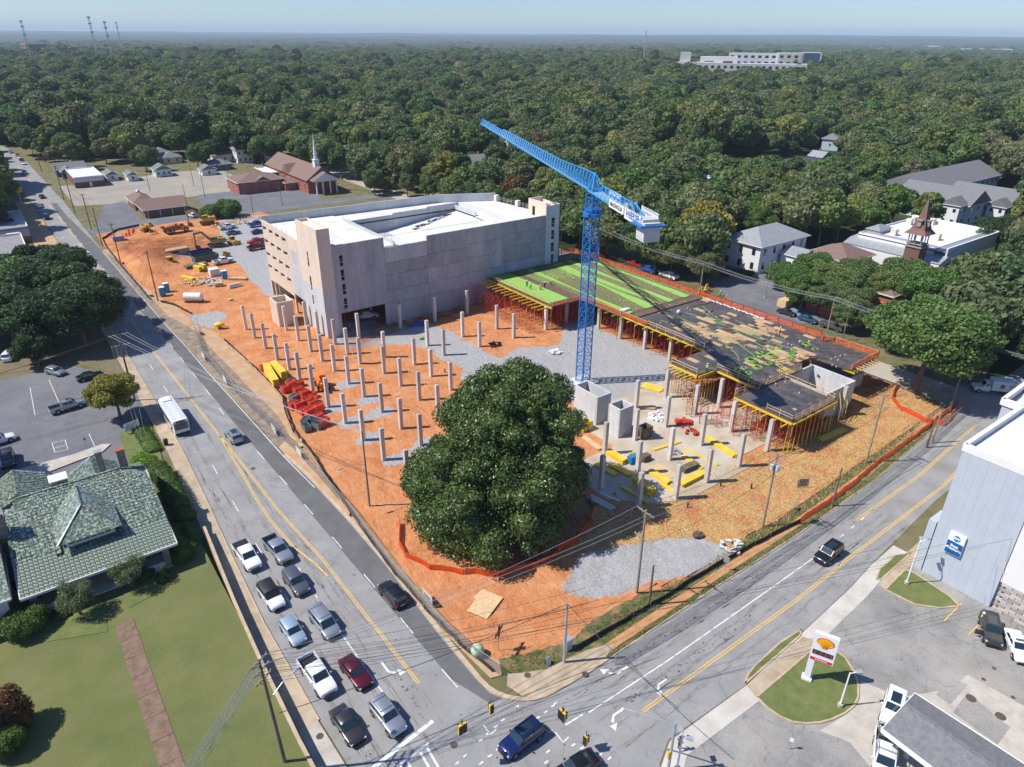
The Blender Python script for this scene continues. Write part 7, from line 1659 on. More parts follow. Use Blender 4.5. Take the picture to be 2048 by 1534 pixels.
q=P(1605,975,.2);e=sign(q.x,q.y,1.6,1.8,1.4,'weathered board with pale posts on the straw slope',M_wallc,rz=60,post=2)
q=P(1440,1150,.1);sign(q.x+1.2,q.y+.2,2.2,.7,.9,'silver backed sign leaning at the straw edge by the path',M_galv,rz=-150);q=P(1586,1020,.1);sign(q.x,q.y,1.4,.8,.7,'grey backed board on the fence by the transformer pole',M_galv,rz=-60)
# cabinet, folding sign, bins
e=empty('signal_cabinet','silver signal control cabinet beside the steel signal pole','cabinet',(9.3,.2,.12),R(0));mb=MB();mb.box(-.4,-.35,0,.4,.35,1.5);mb.prism([(-.44,-.39),(.44,-.39),(.44,.39),(-.44,.39)],1.5,1.56);part('body',mb,M_galv,e);mb=MB();mb.box(-.34,-.37,.1,.34,-.35,1.4);part('door',mb,M_galv,e)
mb=MB();mb.add([(-.3,-.3,0),(.3,-.3,0),(.3,-.02,1.0),(-.3,-.02,1.0),(-.3,.3,0),(.3,.3,0),(.3,.02,1.0),(-.3,.02,1.0)],[(0,1,2,3),(5,4,7,6),(3,2,6,7)]);solo('folding_sign',mb,M_cw,'small folding board sign on the corner grass','sign',(6.2,-.1,.12))
mb=MB();mb.tube((0,0,0),(0,0,1.05),.32,12,.38);mb.ball((0,0,1.05),.38,8,(1,1,.4));solo('litter_bin',mb,M_trim,'black litter bin at the hedge end by the pavement','bin',(*P(333,890,.12)[:2],.12),smooth=True)
mb=MB();mb.ball((0,0,.75),.75,10,(1,1,1));solo('marker_dome',mb,mat('pale_green_dome',(0.38,0.50,0.33),.7,(0.48,0.58,0.42),3),'pale green dome by the kerb at the site corner','dome',(*P(955,1310,.1)[:2],.1),smooth=True)
# ---------------------------------------------------------------- buildings
M_brick=mat('red_brick',(0.30,0.085,0.05),.9,(0.40,0.13,0.08),3,7,bump=.2,bscale=12)
M_brickd=mat('brown_brick',(0.14,0.07,0.05),.9,(0.22,0.12,0.09),3,7)
M_shing=mat('brown_shingle',(0.17,0.105,0.085),.9,(0.24,0.16,0.13),2.2,7,bump=.3,bscale=8)
M_gsh=mat('grey_shingle',(0.15,0.15,0.155),.9,(0.21,0.21,0.215),2.2,7,bump=.3,bscale=8)
M_wwall=mat('white_wall',(0.70,0.70,0.68),.8,(0.76,0.75,0.73),2);M_cwall=mat('cream_wall',(0.62,0.57,0.45),.8,(0.68,0.63,0.52),2)
M_bwall=mat('pale_blue_wall',(0.48,0.60,0.68),.8,(0.54,0.66,0.72),2);M_swall=mat('slate_blue_wall',(0.07,0.11,0.15),.8,(0.1,0.14,0.18),2)
M_metr=mat('metal_roof',(0.36,0.37,0.37),.4,(0.44,0.45,0.45),.8,metal=.35);M_wroof=mat('white_membrane',(0.70,0.70,0.69),.7,(0.60,0.59,0.57),.3,7,.35,.75);M_groof=mat('grey_membrane',(0.20,0.20,0.21),.8,(0.28,0.28,0.28),.5,7)
def window_(e,x,y,z,w,h,face,fm=None,gm=None):
 mb=MB();a,b=w/2+.09,.07
 if face in 'ns':s=-1 if face=='s' else 1;mb.box(x-a,min(y,y+s*b),z-.09,x+a,max(y,y+s*b),z+h+.09);m2=MB();m2.box(x-w/2,min(y+s*b,y+s*.09),z,x+w/2,max(y+s*b,y+s*.09),z+h);m3=MB()
 else:s=-1 if face=='w' else 1;mb.box(min(x,x+s*b),y-a,z-.09,max(x,x+s*b),y+a,z+h+.09);m2=MB();m2.box(min(x+s*b,x+s*.09),y-w/2,z,max(x+s*b,x+s*.09),y+w/2,z+h)
 f=part('window',mb,fm or M_wwall,e);part('pane',m2,gm or M_glass,f)
def roof_(e,x0,x1,y0,y1,h,rh,kind,rm,ov=.5,seams=0,trim=None):
 a,b,c,d=x0-ov,x1+ov,y0-ov,y1+ov;mb=MB();t=.18;cx,cy=(a+b)/2,(c+d)/2;E_=[(a,c,h),(b,c,h),(b,d,h),(a,d,h)]
 if kind=='gx':Rg=[(a,cy,h+rh),(b,cy,h+rh)];fs=[(0,1,5,4),(2,3,4,5),(1,2,5),(3,0,4)]
 elif kind=='gy':Rg=[(cx,c,h+rh),(cx,d,h+rh)];fs=[(3,0,4,5),(1,2,5,4),(0,1,4),(2,3,5)]
 elif b-a>=d-c:q=(d-c)/2;Rg=[(a+q,cy,h+rh),(b-q+.001,cy,h+rh)];fs=[(0,1,5,4),(2,3,4,5),(1,2,5),(3,0,4)]
 else:q=(b-a)/2;Rg=[(cx,c+q,h+rh),(cx,d-q,h+rh)];fs=[(3,0,4,5),(1,2,5,4),(0,1,4),(2,3,5)]
 if kind=='flat':
  mb.box(x0+.25,y0+.25,h-.3,x1-.25,y1-.25,h);r=part('roof',mb,rm,e);m2=MB();p=.5
  for q_ in ((x0,y0,x1,y0+.25),(x0,y1-.25,x1,y1),(x0,y0+.25,x0+.25,y1-.25),(x1-.25,y0+.25,x1,y1-.25)):m2.box(q_[0],q_[1],h-.3,q_[2],q_[3],h+p)
  part('parapet',m2,trim or M_wwall,e);return r
 mb.add(E_+Rg,fs+[(3,2,1,0)]);r=part('roof',mb,rm,e)
 m2=MB()
 for p,q_ in zip(E_,E_[1:]+E_[:1]):m2.beam((p[0],p[1],h-.1),(q_[0],q_[1],h-.1),.1,.24)
 part('fascia',m2,trim or M_wwall,e)
 if seams:
  m3=MB();n=int((b-a)/seams)
  for k in range(1,n):
   x=a+(b-a)*k/n
   for s,yy in ((1,c),(-1,d)):
    run=(d-c)/2
    f=1.0 if kind=='gx' else min(1.0,(x-a)/run,(b-x)/run)if b-a>=d-c else None
    if f:m3.beam((x,yy+s*.05,h+.04),(x,yy+s*run*f,h+rh*f+.04),.05,.05)
  part('standing_seam',m3,rm,r,kind='stuff')
 return r
def bld(name,label,x0,x1,y0,y1,h,wm,rm,kind,rh=2.0,ov=.5,ws=(0,0),wsz=(.9,1.3),fl=1,z=0.0,rz=0,seams=0,trim=None,chim=None,cat='house',fm=None,foot=None):
 cx,cy=(x0+x1)/2,(y0+y1)/2;e=empty(name,label,cat,(cx,cy,z),R(rz));X,Y=(x1-x0)/2,(y1-y0)/2
 mb=MB();mb.box(-X,-Y,-2.5,X,Y,h-.02);part('wall',mb,wm,e)
 if kind in ('gx','gy'):
  mb=MB()
  if kind=='gy':mb.add([(-X,-Y,h),(X,-Y,h),(0,-Y,h+rh*.9),(-X,Y,h),(X,Y,h),(0,Y,h+rh*.9)],[(0,1,2),(5,4,3),(0,3,4,1)])
  else:mb.add([(-X,-Y,h),(-X,Y,h),(-X,0,h+rh*.9),(X,-Y,h),(X,Y,h),(X,0,h+rh*.9)],[(2,1,0),(3,4,5),(0,1,4,3)])
  part('gable',mb,trim or wm,e)
 r=roof_(e,-X,X,-Y,Y,h,rh,kind,rm,ov,seams,trim)
 fh=h/fl
 for f in range(fl):
  zz=f*fh+(fh-wsz[1])*.5
  for k in range(ws[0]):window_(e,-X+2*X*(k+.5)/ws[0],-Y,zz,wsz[0],wsz[1],'s',fm)
  for k in range(ws[1]):window_(e,-X,-Y+2*Y*(k+.5)/ws[1],zz,wsz[0],wsz[1],'w',fm)
 if chim:mb=MB();mb.obox((chim[0],chim[1],h*.6),.8,.8,h*.4+rh+1.0);part('chimney',mb,M_brick,r)
 return e
# beyond the site, left
e=bld('restaurant','low brown roofed brick restaurant beside the empty asphalt lot',14.8,29.6,242.4,256,3.0,M_brickd,M_shing,'gx',2.6,.7,(0,4),(1.4,1.4),cat='restaurant')
for s in range(4):mb=MB();mb.box(-6.6+s*4.2,-6.95,0,-6.4+s*4.2,-6.82,2.9);part('downpipe',mb,M_wwall,e)
bld('restaurant','rear hipped wing of the brown roofed restaurant with rooftop fan',14.2,21,257,271,3.0,M_brickd,M_shing,'hip',2.4,.6,(0,3),cat='restaurant wing')
q=P(267,381,6);solo('roof_fan',MB().lathe([(.7,-.8),(.6,0),(.9,.5),(.5,.9)],10),M_galv,'grey fan hood on the restaurant wing roof','fan',(17.6,266,5.2))
e=bld('shop','small flat roofed brick shop with white fading wall by the gravel lot',2,13.4,318,345,4.1,M_brickd,M_wroof,'flat',cat='shop');mb=MB();mb.box(-5.7,-13.56,2.4,5.7,-13.51,4.0);part('painted_band',mb,M_cw,e);mb=MB();mb.box(-.2,-13.6,0,.8,-13.5,2.1);part('door',mb,M_wwall,e)
bld('cottage','dark blue craftsman cottage with grey cross gables by the main road',-1,11,352,362,3.2,M_swall,M_gsh,'gx',2.6,.6,(3,2),chim=(0,1));bld('cottage_porch','front gable porch of the dark blue craftsman cottage',.5,5.5,346,352,3.0,M_swall,M_gsh,'gy',2.2,.5,(1,1),cat='porch')
for a in (('white barn like shed left of the wide olive tree',16,20.5,328,338,2.8,M_wwall,M_gsh,'gy',(1,2)),('white barn like shed behind the wide olive tree',23.5,27.5,322,330,2.8,M_wwall,M_gsh,'gy',(1,1)),('pale blue cottage with green gable roof and parked white car',36,43,326,334,3.2,M_bwall,mat('green_shingle',(.14,.2,.15),.9),'gy',(3,1)),('pale yellow cottage with grey hipped roof',47.5,56,362,372,3.2,M_cwall,M_gsh,'hip',(2,1)),
('long dark blue cottage next to the dark fence',60,71,328,337,2.9,M_swall,M_gsh,'hip',(3,1)),('tan house with complex grey hipped roof',69,81,352,364,3.6,M_cwall,M_gsh,'hip',(3,1)),('tall white two-storey house among the small houses',79,87,344,354,6.6,M_wwall,M_gsh,'hip',(3,2)),('white house with dark gable behind the church hedge',92,101,330,341,3.8,M_wwall,M_gsh,'gy',(2,1)),
('white two-storey gabled house right of the church',122,133,308,320,6.0,M_wwall,M_gsh,'gx',(3,2)),('cream cottage with pale metal roof behind the church',112,123,272,281,3.4,M_cwall,M_metr,'hip',(3,1)),('pale tan house in a gap of trees above the small houses',48,56,385,394,3.0,M_cwall,M_gsh,'hip',(2,1)),('grey roofed house hidden above the row of cottages',112,122,428,440,4,M_wwall,M_metr,'hip',(2,1)),('small white house by the cottages',30.5+24,61,318,324,2.6,M_wwall,M_gsh,'gy',(1,1)),
('blue grey house glimpsed in the middle of the woods',232,246,490,502,6,M_bwall,M_gsh,'hip',(3,2)),('grey slate roof glimpsed right of the garage woods',164,176,250,264,4.5,M_wwall,M_gsh,'gx',(1,1)),('brown roofed house in the woods at right',362,380,280,296,4.5,M_cwall,M_shing,'gx',(2,1)),('small white pavilion beside the dark roofed block',326,334,168,176,4,M_wwall,M_metr,'gy',(1,1)),('pale house roof far up in the woods below the hospital',738,752,442,458,6,M_cwall,M_gsh,'hip',(2,1))):
 lab,x0,x1,y0,y1,h,wm,rm,k,ws=a;two=h>5.5;bld('house',lab,x0,x1,y0,y1,h,wm,rm,k,(y1-y0)*.24 if k!='gy' else (x1-x0)*.3,.5,ws,(.9,1.3),2 if two else 1,chim=(.5,.5)if x0>60 else None)
bld('house','long low dark roofed block among trees at right',268,306,150,172,4.5,M_cwall,mat('dark_shingle',(.06,.065,.075),.9),'gx',2.5,.8,(6,3),cat='building')
# billboard
e=empty('billboard','dark backed billboard above the far verge of the main road','billboard',(6,440,0));mb=MB();mb.box(-7,-.4,7,7,.4,11.5);part('panel',mb,M_trim,e);mb=MB();mb.tube((-3,0,-1),(-3,0,7),.25,8);mb.tube((3,0,-1),(3,0,7),.25,8);mb.box(-7.2,-1.2,6.7,7.2,1.2,7);part('post',mb,M_galv,e)
# church and annex
e=bld('church_annex','two-storey red brick church annex with hipped brown roof',55.4,74,265,281,4.8,M_brick,M_shing,'hip',2.4,.6,(4,2),(.9,1.0),2,cat='church annex')
mb=MB();mb.add([(1.0-3,-8.7,4.9),(1.0+3,-8.7,4.9),(1.0,-8.7,6.5),(1.0,-4.5,6.5)],[(0,1,2),(1,3,2),(2,3,0)]);part('dormer_gable',mb,M_shing,e)
bld('church_annex','low brick link between the annex and the church',74.1,79,262,274,3.2,M_brick,M_shing,'gx',1.4,.4,(1,0),cat='church link')
e=bld('church','red brick church with brown gable roof, white portico and steeple',79.5,92.5,250,300,5.5,M_brick,M_shing,'gy',5.0,.7,(0,8),(1.1,2.6),cat='church',trim=M_brick)
bld('church','white ended low wing at the back of the brick church',74.5,79.4,285,303,3.6,M_brick,M_wroof,'flat',cat='church wing')
mb=MB();mb.add([(-7.2,-5,5.6),(-7.2,3,5.6),(-7.3,-1,9.0),(-.5,-1,9.4)],[(0,2,1),(0,3,2),(1,2,3)]);part('side_gable',mb,M_shing,e)
mb=MB()
for x in (-4.4,-1.6,1.6,4.4):mb.tube((x,-29.2,0),(x,-29.2,5.3),.32,10)
part('column',mb,M_wwall,e);mb=MB();mb.prism([(-5.6,-29.9),(5.6,-29.9),(5.6,-25),(-5.6,-25)],5.3,5.8);mb.add([(-5.6,-29.9,5.8),(5.6,-29.9,5.8),(0,-29.9,8.6),(-5.6,-25,5.8),(5.6,-25,5.8),(0,-25,8.6)],[(0,1,2),(5,4,3)]);part('pediment',mb,M_wwall,e)
mb=MB();mb.add([(-6,-30.2,5.7),(0,-30.2,8.9),(0,-24,8.9),(-6,-24,5.7),(6,-30.2,5.7),(6,-24,5.7)],[(0,1,2,3),(1,4,5,2)]);part('portico_roof',mb,M_shing,e)
mb=MB();mb.box(-1.1,-21.3,8.5,1.1,-19.1,12.6);mb.box(-1.3,-21.5,12.6,1.3,-18.9,12.9);mb.lathe([(.85,12.9),(.85,15.2),(1.0,15.3)],8,(0,-20.2,0));mb.lathe([(.75,15.3),(.02,23.5)],8,(0,-20.2,0));part('steeple',mb,M_wwall,e)
# flat shops left
e=bld('shop','grey roofed flat shop at the left edge with lilac fascia',-32,-21.7,229,256,4.8,mat('lilac_wall',(.42,.38,.48),.8),M_metr,'flat',cat='shop',trim=M_wwall);mb=MB();mb.box(-5,-13.6,0,5.2,-13.5,2.0);part('brick_base',mb,M_brickd,e);mb=MB();mb.obox((1,-2,4.8),2.2,.15,1.2,.5);mb.obox((1.5,-1,4.8),1.5,1.5,.5);part('roof_dish',mb,M_trim,e)
e=bld('shop','dark roofed flat shop with white front at the left edge',-34,-24.2,190,222,4.4,M_wwall,M_groof,'flat',cat='shop');mb=MB();mb.box(1.2,8,4.2,4.6,20,4.3);part('roof_light',mb,M_cw,e);mb=MB();mb.box(-2,-16.06,1,1.2,-15.98,2.4);part('window',mb,M_glass,e)
e=empty('shop_sign','yellow banner sign with dark lettering at the left edge','sign',(-21.5,297,0));mb=MB();mb.tube((-2,0,0),(-2,0,5),.12,6);mb.tube((2,0,0),(2,0,5),.12,6);part('post',mb,M_galv,e);mb=MB();mb.box(-3.4,-.15,4.2,3.4,.15,6.2);p=part('panel',mb,mat('sign_yellow',(.85,.6,.02),.6),e);text('lettering','DOLLAR\nGENERAL',.9,M_ktxt,e,(0,-.17,5.2),(R(90),0,0),.01)
# far blocks
def far(name,lab,px,py,w,d,h,wm,rm,nx=0,fl=1,rz=-30,cat='building',base=None):
 q=P(px,py);zz=terr1(q.x,q.y);bld(name,lab,q.x-w/2,q.x+w/2,q.y-d/2,q.y+d/2,h,wm,rm,'flat',ws=(nx,max(1,nx//3)),wsz=(w/nx*.5 if nx else 1,h/fl*.42),fl=fl,z=zz,rz=rz,cat=cat)
M_hosp=mat('hospital_wall',(.56,.50,.46),.8,(.62,.57,.52),1)
far('hospital_wing','long low pale hospital wing with rows of dark windows, middle of the complex',1490,168,150,22,25,M_hosp,M_wroof,18,3,-52,'hospital wing');far('hospital_wing','white upper hospital block behind the long wing',1533,158,120,26,33,M_wwall,M_wroof,12,4,-52,'hospital wing');far('hospital_wing','right end of the hospital with cream wall and windows',1590,160,60,30,34,M_hosp,M_wroof,6,4,-52,'hospital wing')
far('hospital_wing','dark glass hospital tower at the right end',1613,163,22,24,36,mat('blue_glass',(.05,.1,.15),.15),M_wroof,0,1,-52,'hospital wing');far('hospital_wing','pale windowless block left of the hospital wing',1432,165,50,24,32,M_hosp,M_wroof,2,2,-52,'hospital wing');far('hospital_wing','small pale tower at the left end of the hospital',1366,165,14,16,38,M_hosp,M_wroof,0,1,-52,'hospital wing');far('hospital_wing','low pale roofs between the tower and the hospital',1395,166,60,18,26,M_hosp,M_wroof,0,1,-52,'hospital wing')
far('apartment_block','distant red and cream apartment block at left',84,118,70,22,34,mat('red_cream_wall',(.36,.14,.12),.8),M_wroof,10,4,25,'apartments');far('hall','distant hall with pale green roof at left',38,152,100,50,14,M_brick,mat('pale_green_roof',(.22,.42,.34),.6),6,1,15);far('warehouse','white roofed warehouse at the far left edge',6,205,40,60,7,M_wwall,M_wroof,0,1,10);far('warehouse','white sheds beyond the warehouse at the left edge',4,182,50,40,8,M_cw,M_wroof,0,1,10);far('row_houses','row of pale blue grey row houses above the roadside trees',98,247,60,14,9,M_bwall,M_shing,12,2,5,'row houses')
far('warehouse','bright white works on the right horizon',1968,97,260,60,26,M_wwall,M_wroof,0,1,-60);far('warehouse','small white works on the right horizon',1870,91,110,60,22,M_wwall,M_wroof,0,1,-60);far('warehouse','pale roof peeping from the woods right of the crane jib',1290,143,70,30,15,M_cw,M_wroof,0,1,-40)
# hall group at right
e=bld('hall','white two-storey hall with seamed grey metal hip roof',141,163,72,85,8.0,M_wwall,M_metr,'hip',3.4,.8,(5,3),(.9,1.7),2,seams=.9,cat='hall',fm=M_trim);bld('hall','low metal roofed link of the white hall',150,158,65,71.2,5.0,M_wwall,M_metr,'gy',1.6,.5,(1,1),cat='hall wing')
bld('hall','building with brown shingled hip roof and skylight',155,168,54,66,5.6,M_brick,M_shing,'hip',3.0,.8,(3,2),cat='hall')
e=bld('hall','big hall with white flat roof and curved parapet at right',177,209,42,64,8.0,M_wwall,M_wroof,'flat',ws=(8,5),wsz=(1.2,2.6),cat='hall');mb=MB();mb.beam((-16.3,-12.5,8.1),(15,-12.5,8.1),3.6,.3);part('side_roof',mb,M_metr,e)
mb=MB();mb.add([(-16.5,-15,6.8),(-12,-15,8.4),(-12,11,8.4),(-16.5,13,6.8),(-20,-15,5.6),(-20,13,5.6)],[(0,1,2,3),(4,0,3,5)]);part('seamed_roof',mb,M_metr,e);mb=MB();mb.box(-19.8,-14.8,-2,-16,12.8,5.6);part('wall',mb,M_wwall,e);mb=MB();mb.box(15.4,-14.4,5,16.2,11,9.4);mb.box(-16.2,-14.6,5,16.2,-14.2,9.3);part('curved_parapet',mb,M_wwall,e)
for x,y in ((-9,4),(-4,-6),(8,8),(14,4)):mb=MB();mb.obox((x,y,8),1.6,1.6,1.8);part('chimney',mb,M_cwall,e)
mb=MB();mb.box(-12,7,8,-5,11,9);mb.add([(-12.4,6.6,9),(-4.6,6.6,9),(-4.6,11.4,9),(-12.4,11.4,9),(-9,9,10.3),(-8,9,10.3)],[(0,1,5,4),(2,3,4,5),(1,2,5),(3,0,4)]);part('roof_monitor',mb,M_metr,e)
# bell tower
e=empty('bell_tower','brown shingled bell tower with open belfry and pointed spire','tower',(171.5,44.5,0));M_ts=mat('tower_shingle',(.16,.085,.065),.9,(.22,.12,.095),3);M_tt=mat('tower_trim',(.33,.29,.25),.8)
mb=MB();mb.box(-2.0,-2.0,0,2.0,2.0,9.5);part('wall',mb,M_brickd,e);mb=MB();mb.box(-2.3,-2.3,9.5,2.3,2.3,9.8);mb.box(-2.1,-2.1,10.3,2.1,2.1,10.4);part('balcony',mb,M_tt,e)
for a in range(12):
 t=a%3;s=a//3;u=-1.7+t*1.7;x,y=((u,-1.8),(1.8,u),(u,1.8),(-1.8,u))[s];mb=MB();mb.tube((x,y,9.8),(x,y,13.2),.14,6);part('post',mb,M_tt,e)
mb=MB()
for a in range(4):
 for f,z in ((2.9,13.1),(2.2,14.2),(1.45,16.6)):pass
def pyr(mb,r0,z0,r1,z1):mb.add([(-r0,-r0,z0),(r0,-r0,z0),(r0,r0,z0),(-r0,r0,z0),(-r1,-r1,z1),(r1,-r1,z1),(r1,r1,z1),(-r1,r1,z1)],[(3,2,1,0),(4,5,6,7),(0,1,5,4),(1,2,6,5),(2,3,7,6),(3,0,4,7)])
pyr(mb,2.9,13.1,1.9,14.3);pyr(mb,1.9,14.3,1.1,17.0);pyr(mb,1.1,17.0,.06,22.5);part('spire',mb,M_ts,e)
for s in ((0,-1),(-1,0),(0,1),(1,0)):mb=MB();mb.obox((s[0]*1.5,s[1]*1.5,15.2),1.0,1.0,1.5);mb.obox((s[0]*1.5,s[1]*1.5,16.7),1.5,1.5,.25);part('dormer',mb,M_tt,e)
bld('building','red brick building behind the street trees, left block',126,136,38.5,47,5.8,M_brick,M_shing,'hip',2.4,.6,(2,2),cat='building');bld('building','red brick building behind the street trees, right block',137,148,32,42,5.8,mat('orange_brick',(.42,.13,.06),.9),M_shing,'hip',2.4,.6,(2,2),cat='building')
# apartments
bld('apartments','grey roofed pale blue apartments, long back range',262,325,84,104,7.4,M_bwall,M_gsh,'gx',5.0,.6,(14,3),(1.3,1.4),2,cat='apartments');bld('apartments','grey roofed apartments, near left range with gables',250,266,64,90,7.0,M_bwall,M_gsh,'gy',4.6,.6,(3,4),(1.2,1.4),2,cat='apartments');bld('apartments','grey roofed apartments, near right range with gable',268,284,58,80,6.4,M_bwall,M_gsh,'gy',4.2,.6,(3,3),(1.2,1.4),2,cat='apartments')
for lb,x,y,h in (('white gabled bay on the left apartment range',248,68,7.4),('white gabled bay on the right apartment range',266,60,6.0)):bld('apartments',lb,x-3,x+2.5,y-3,y+3,h,M_wwall,M_gsh,'gx',2.6,.5,(2,2),(1.0,1.2),2,cat='apartment bay')
# ---------------------------------------------------------------- motel
M_mblue=mat('motel_blue_grey',(.43,.465,.51),.7,(.46,.495,.54),.6);M_mcream=mat('motel_cream',(.72,.69,.66),.8,(.76,.73,.70),.6)
e=empty('motel','tall motel with blue grey end wall, cream side and flat white roof','motel',(54.2,-30,0.03))
mb=MB()
for k in range(8):
 y1=13.4-k*.99;mb.box(0,y1-.98,0,.5,y1,5.2);mb.box(0,y1-.98,5.25,.5,y1,17.8)
part('cladding_panel',mb,M_mblue,e);mb=MB();mb.box(.06,5.5,0,.45,13.3,17.7);part('wall',mb,MATS['joint_grey'],e)
mb=MB();mb.box(0,5.0,5.22,.04+.5,13.5,5.26);part('band',mb,M_mcream,e);mb=MB();mb.box(0,-16,4.0,.5,5.4,17.8);part('wall',mb,M_mcream,e)
for r_k in range(11):
 for c_k in range(18):
  if r_k*18+c_k>190:break
  mb=MB();y=5.2-c_k*1.18-(r_k%2)*.55;mb.box(-.02+((r_k*7+c_k*3)%5)*.012,y-1.12,r_k*.36+.02,.4,y,r_k*.36+.34);part('stone',mb,mat('ledge_stone_%d'%((r_k*5+c_k*7)%3),((.46,.42,.38),(.36,.31,.27),(.54,.50,.46))[(r_k*5+c_k*7)%3],.9),e)
mb=MB();mb.prism([(.5,-16),(60,-16),(60,15),(24,15.6),(16.2,14.2),(16.2,13.3),(.5,13.5)],17.6,18.0);part('roof',mb,M_wroof,e)
mb=MB()
for a,b in (((.25,-16),(.25,13.5)),((.25,13.4),(16.2,13.4)),((16.3,13.2),(16.3,15.8)),((16.2,15.7),(40,16.6))):mb.beam((a[0],a[1],18.3),(b[0],b[1],18.3),.5,.9)
part('parapet',mb,M_mcream,e);mb=MB();mb.prism([(.5,13.4),(16.2,13.4),(16.2,15.6),(30,15.6),(60,15),(60,-16),(.5,-16)],0,17.6);part('wall',mb,M_mblue,e)
mb=MB();mb.box(-.1,13.5,0,3.0,14.4,7.5);part('side_wing',mb,M_mblue,e)
for k in range(3):mb=MB();mb.obox((8+k*9,-2-k*3,18),1.8,1.4,1.2);part('roof_unit',mb,M_tan,e)
s=part('sign_board',MB().box(-.32,9.95,4.45,-.02,11.75,7.45),M_wp,e);s2=part('sign_field',MB().box(-.34,9.97,4.5,-.32,11.73,6.25),mat('sign_blue',(.0,.10,.32),.4),e)
mb=MB();mb.tube((-.36,10.85,6.82),(-.31,10.85,6.82),.40,20);part('emblem',mb,mat('emblem_blue',(.0,.16,.42),.4),s)
for tx,z,sz in (('BW',6.82,.46),('Best',5.72,.50),('Western.',5.30,.50)):text('lettering',tx,sz,M_wp,s,(-.37,10.85,z),(R(90),0,R(-90)),.01,bold=.018)
# ---------------------------------------------------------------- price sign, canopy
e=empty('fuel_price_sign','tall white fuel price sign with yellow scallop shell on the grass island','price sign',(27.2,-17.7,.14),R(-155))
mb=MB();mb.box(-.18,-.3,0,.18,.3,5.9);mb.box(-.4,-.5,-.1,.4,.5,.25);part('post',mb,M_wp,e);mb=MB();mb.box(-.22,-.3,3.0,.22,2.0,6.6);b_=part('cabinet',mb,M_wp,e)
mb=MB();mb.box(.225,-.2,3.05,.24,1.9,3.4);part('red_band',mb,mat('sign_red',(.7,.02,.02),.4),b_)
sh1=[(0,-.62),(.22,-.60),(.30,-.40),(.68,-.12),(.80,.12),(.76,.36),(.60,.54),(.38,.66),(.13,.72)];full=sh1+[(-x,z)for x,z in sh1[::-1][:-1]]
mb=MB();c0=(.86,5.5);mb.add([(.245,c0[0]-x*1.06,c0[1]+z*1.06)for x,z in full],[tuple(range(len(full)))]);part('shell_outline',mb,MATS['sign_red'],b_);mb=MB();mb.add([(.26,c0[0]-x*.93,c0[1]+z*.93)for x,z in full],[tuple(range(len(full)))]);part('shell',mb,mat('shell_yellow',(.95,.55,.0),.4),b_)
mb=MB()
for k in range(-3,4):mb.beam((.27,c0[0]-k*.05,c0[1]-.45),(.27,c0[0]-k*.22,c0[1]+.58-abs(k)*.05),.03,.03,up=(1,0,0))
part('shell_rib',mb,MATS['sign_red'],b_)
for k in range(4):
 mb=MB();y_=-.13+k*.5;mb.box(.225,y_,3.85,.24,y_+.47,4.45);o=part('price_panel',mb,M_trim,b_);mb=MB();mb.box(.24,y_+.12,3.95,.245,y_+.35,4.0);mb.box(.24,y_+.12,4.13,.245,y_+.35,4.17);mb.box(.24,y_+.12,4.3,.245,y_+.35,4.35);mb.box(.24,y_+.3,4.0,.245,y_+.35,4.3);part('digit',mb,mat('led_red',(.55,.12,.12),.4),o)
mb=MB()
for k in range(7):mb.box(.24,.3+k*.17,3.16,.246,.41+k*.17,3.28)
part('band_print',mb,M_wp,b_)
e=empty('canopy','fuel canopy with grey shingled ridge roof over the pumps','canopy',(26,-31,.03));rt=.0;T_=lambda px,py,z:tuple(Vector(P(px,py,z))-Vector((26,-31,.03)))
A_,B_,C_,D_,R1,R2=T_(1764,1458,4.6),T_(1830,1386,4.6),T_(2075,1545,4.6),T_(1950,1600,4.6),T_(1812,1408,5.6),T_(2040,1570,5.6)
mb=MB();mb.add([A_,B_,C_,D_,R1,R2],[(0,3,5,4),(1,4,5,2),(0,4,1),(2,5,3),(3,0,1,2)]);part('roof',mb,M_gsh,e);mb=MB();mb.beam(R1,R2,.3,.12);part('ridge_cap',mb,M_gsh,e)
mb=MB();
for a,b in ((A_,B_),(B_,C_),(D_,A_)):mb.beam((a[0],a[1],a[2]-.2),(b[0],b[1],b[2]-.2),.1,.5)
part('fascia',mb,M_wp,e);mb=MB()
for f in (.2,.6):p_=Vector(A_).lerp(Vector(D_),f).lerp(Vector(B_).lerp(Vector(C_),f),.5);mb.box(p_.x-.2,p_.y-.2,0,p_.x+.2,p_.y+.2,4.5)
part('column',mb,M_wp,e)
# ---------------------------------------------------------------- green tiled house
M_tile=mat('green_tile_painted_glare',(.075,.115,.065),.34,(.46,.49,.42),3.2,9,.46,.64,spec=.7,coat=.3);M_st=mat('field_stone',(.17,.14,.12),.9,(.30,.26,.22),2.5,4,bump=.5,bscale=3);M_tcr=mat('house_trim_white',(.6,.6,.57),.7)  # pale noise over the green paints sun glare into the tile colour
HZ=1.3;e=empty('bungalow','green tiled stone bungalow with central dormer on the lawn','house',(-30,46,HZ))
mb=MB();mb.box(-6.4,-4.6,-1,7.2,9.5,3.6);part('wall',mb,M_st,e);mb=MB();mb.box(-7.2,-8.0,-1,7.6,-4.6,.35);part('porch_floor',mb,M_cwall,e)
for x in (-7.0,-2.4,2.4,6.9):mb=MB();mb.box(x-.35,-7.8,.35,x+.35,-7.1,3.6);part('porch_pier',mb,M_st,e)
mb=MB();
for k in range(4):mb.box(-1.5,-8.4-k*.35,-1,1.9,-8.0-k*.35,.2-k*.15)
part('step',mb,M_concg,e);mb=MB();mb.box(2.6,-7.75,.4,6.6,-7.6,1.2);mb.box(-6.6,-7.75,.4,-2.8,-7.6,1.2);part('porch_rail',mb,M_tcr,e)
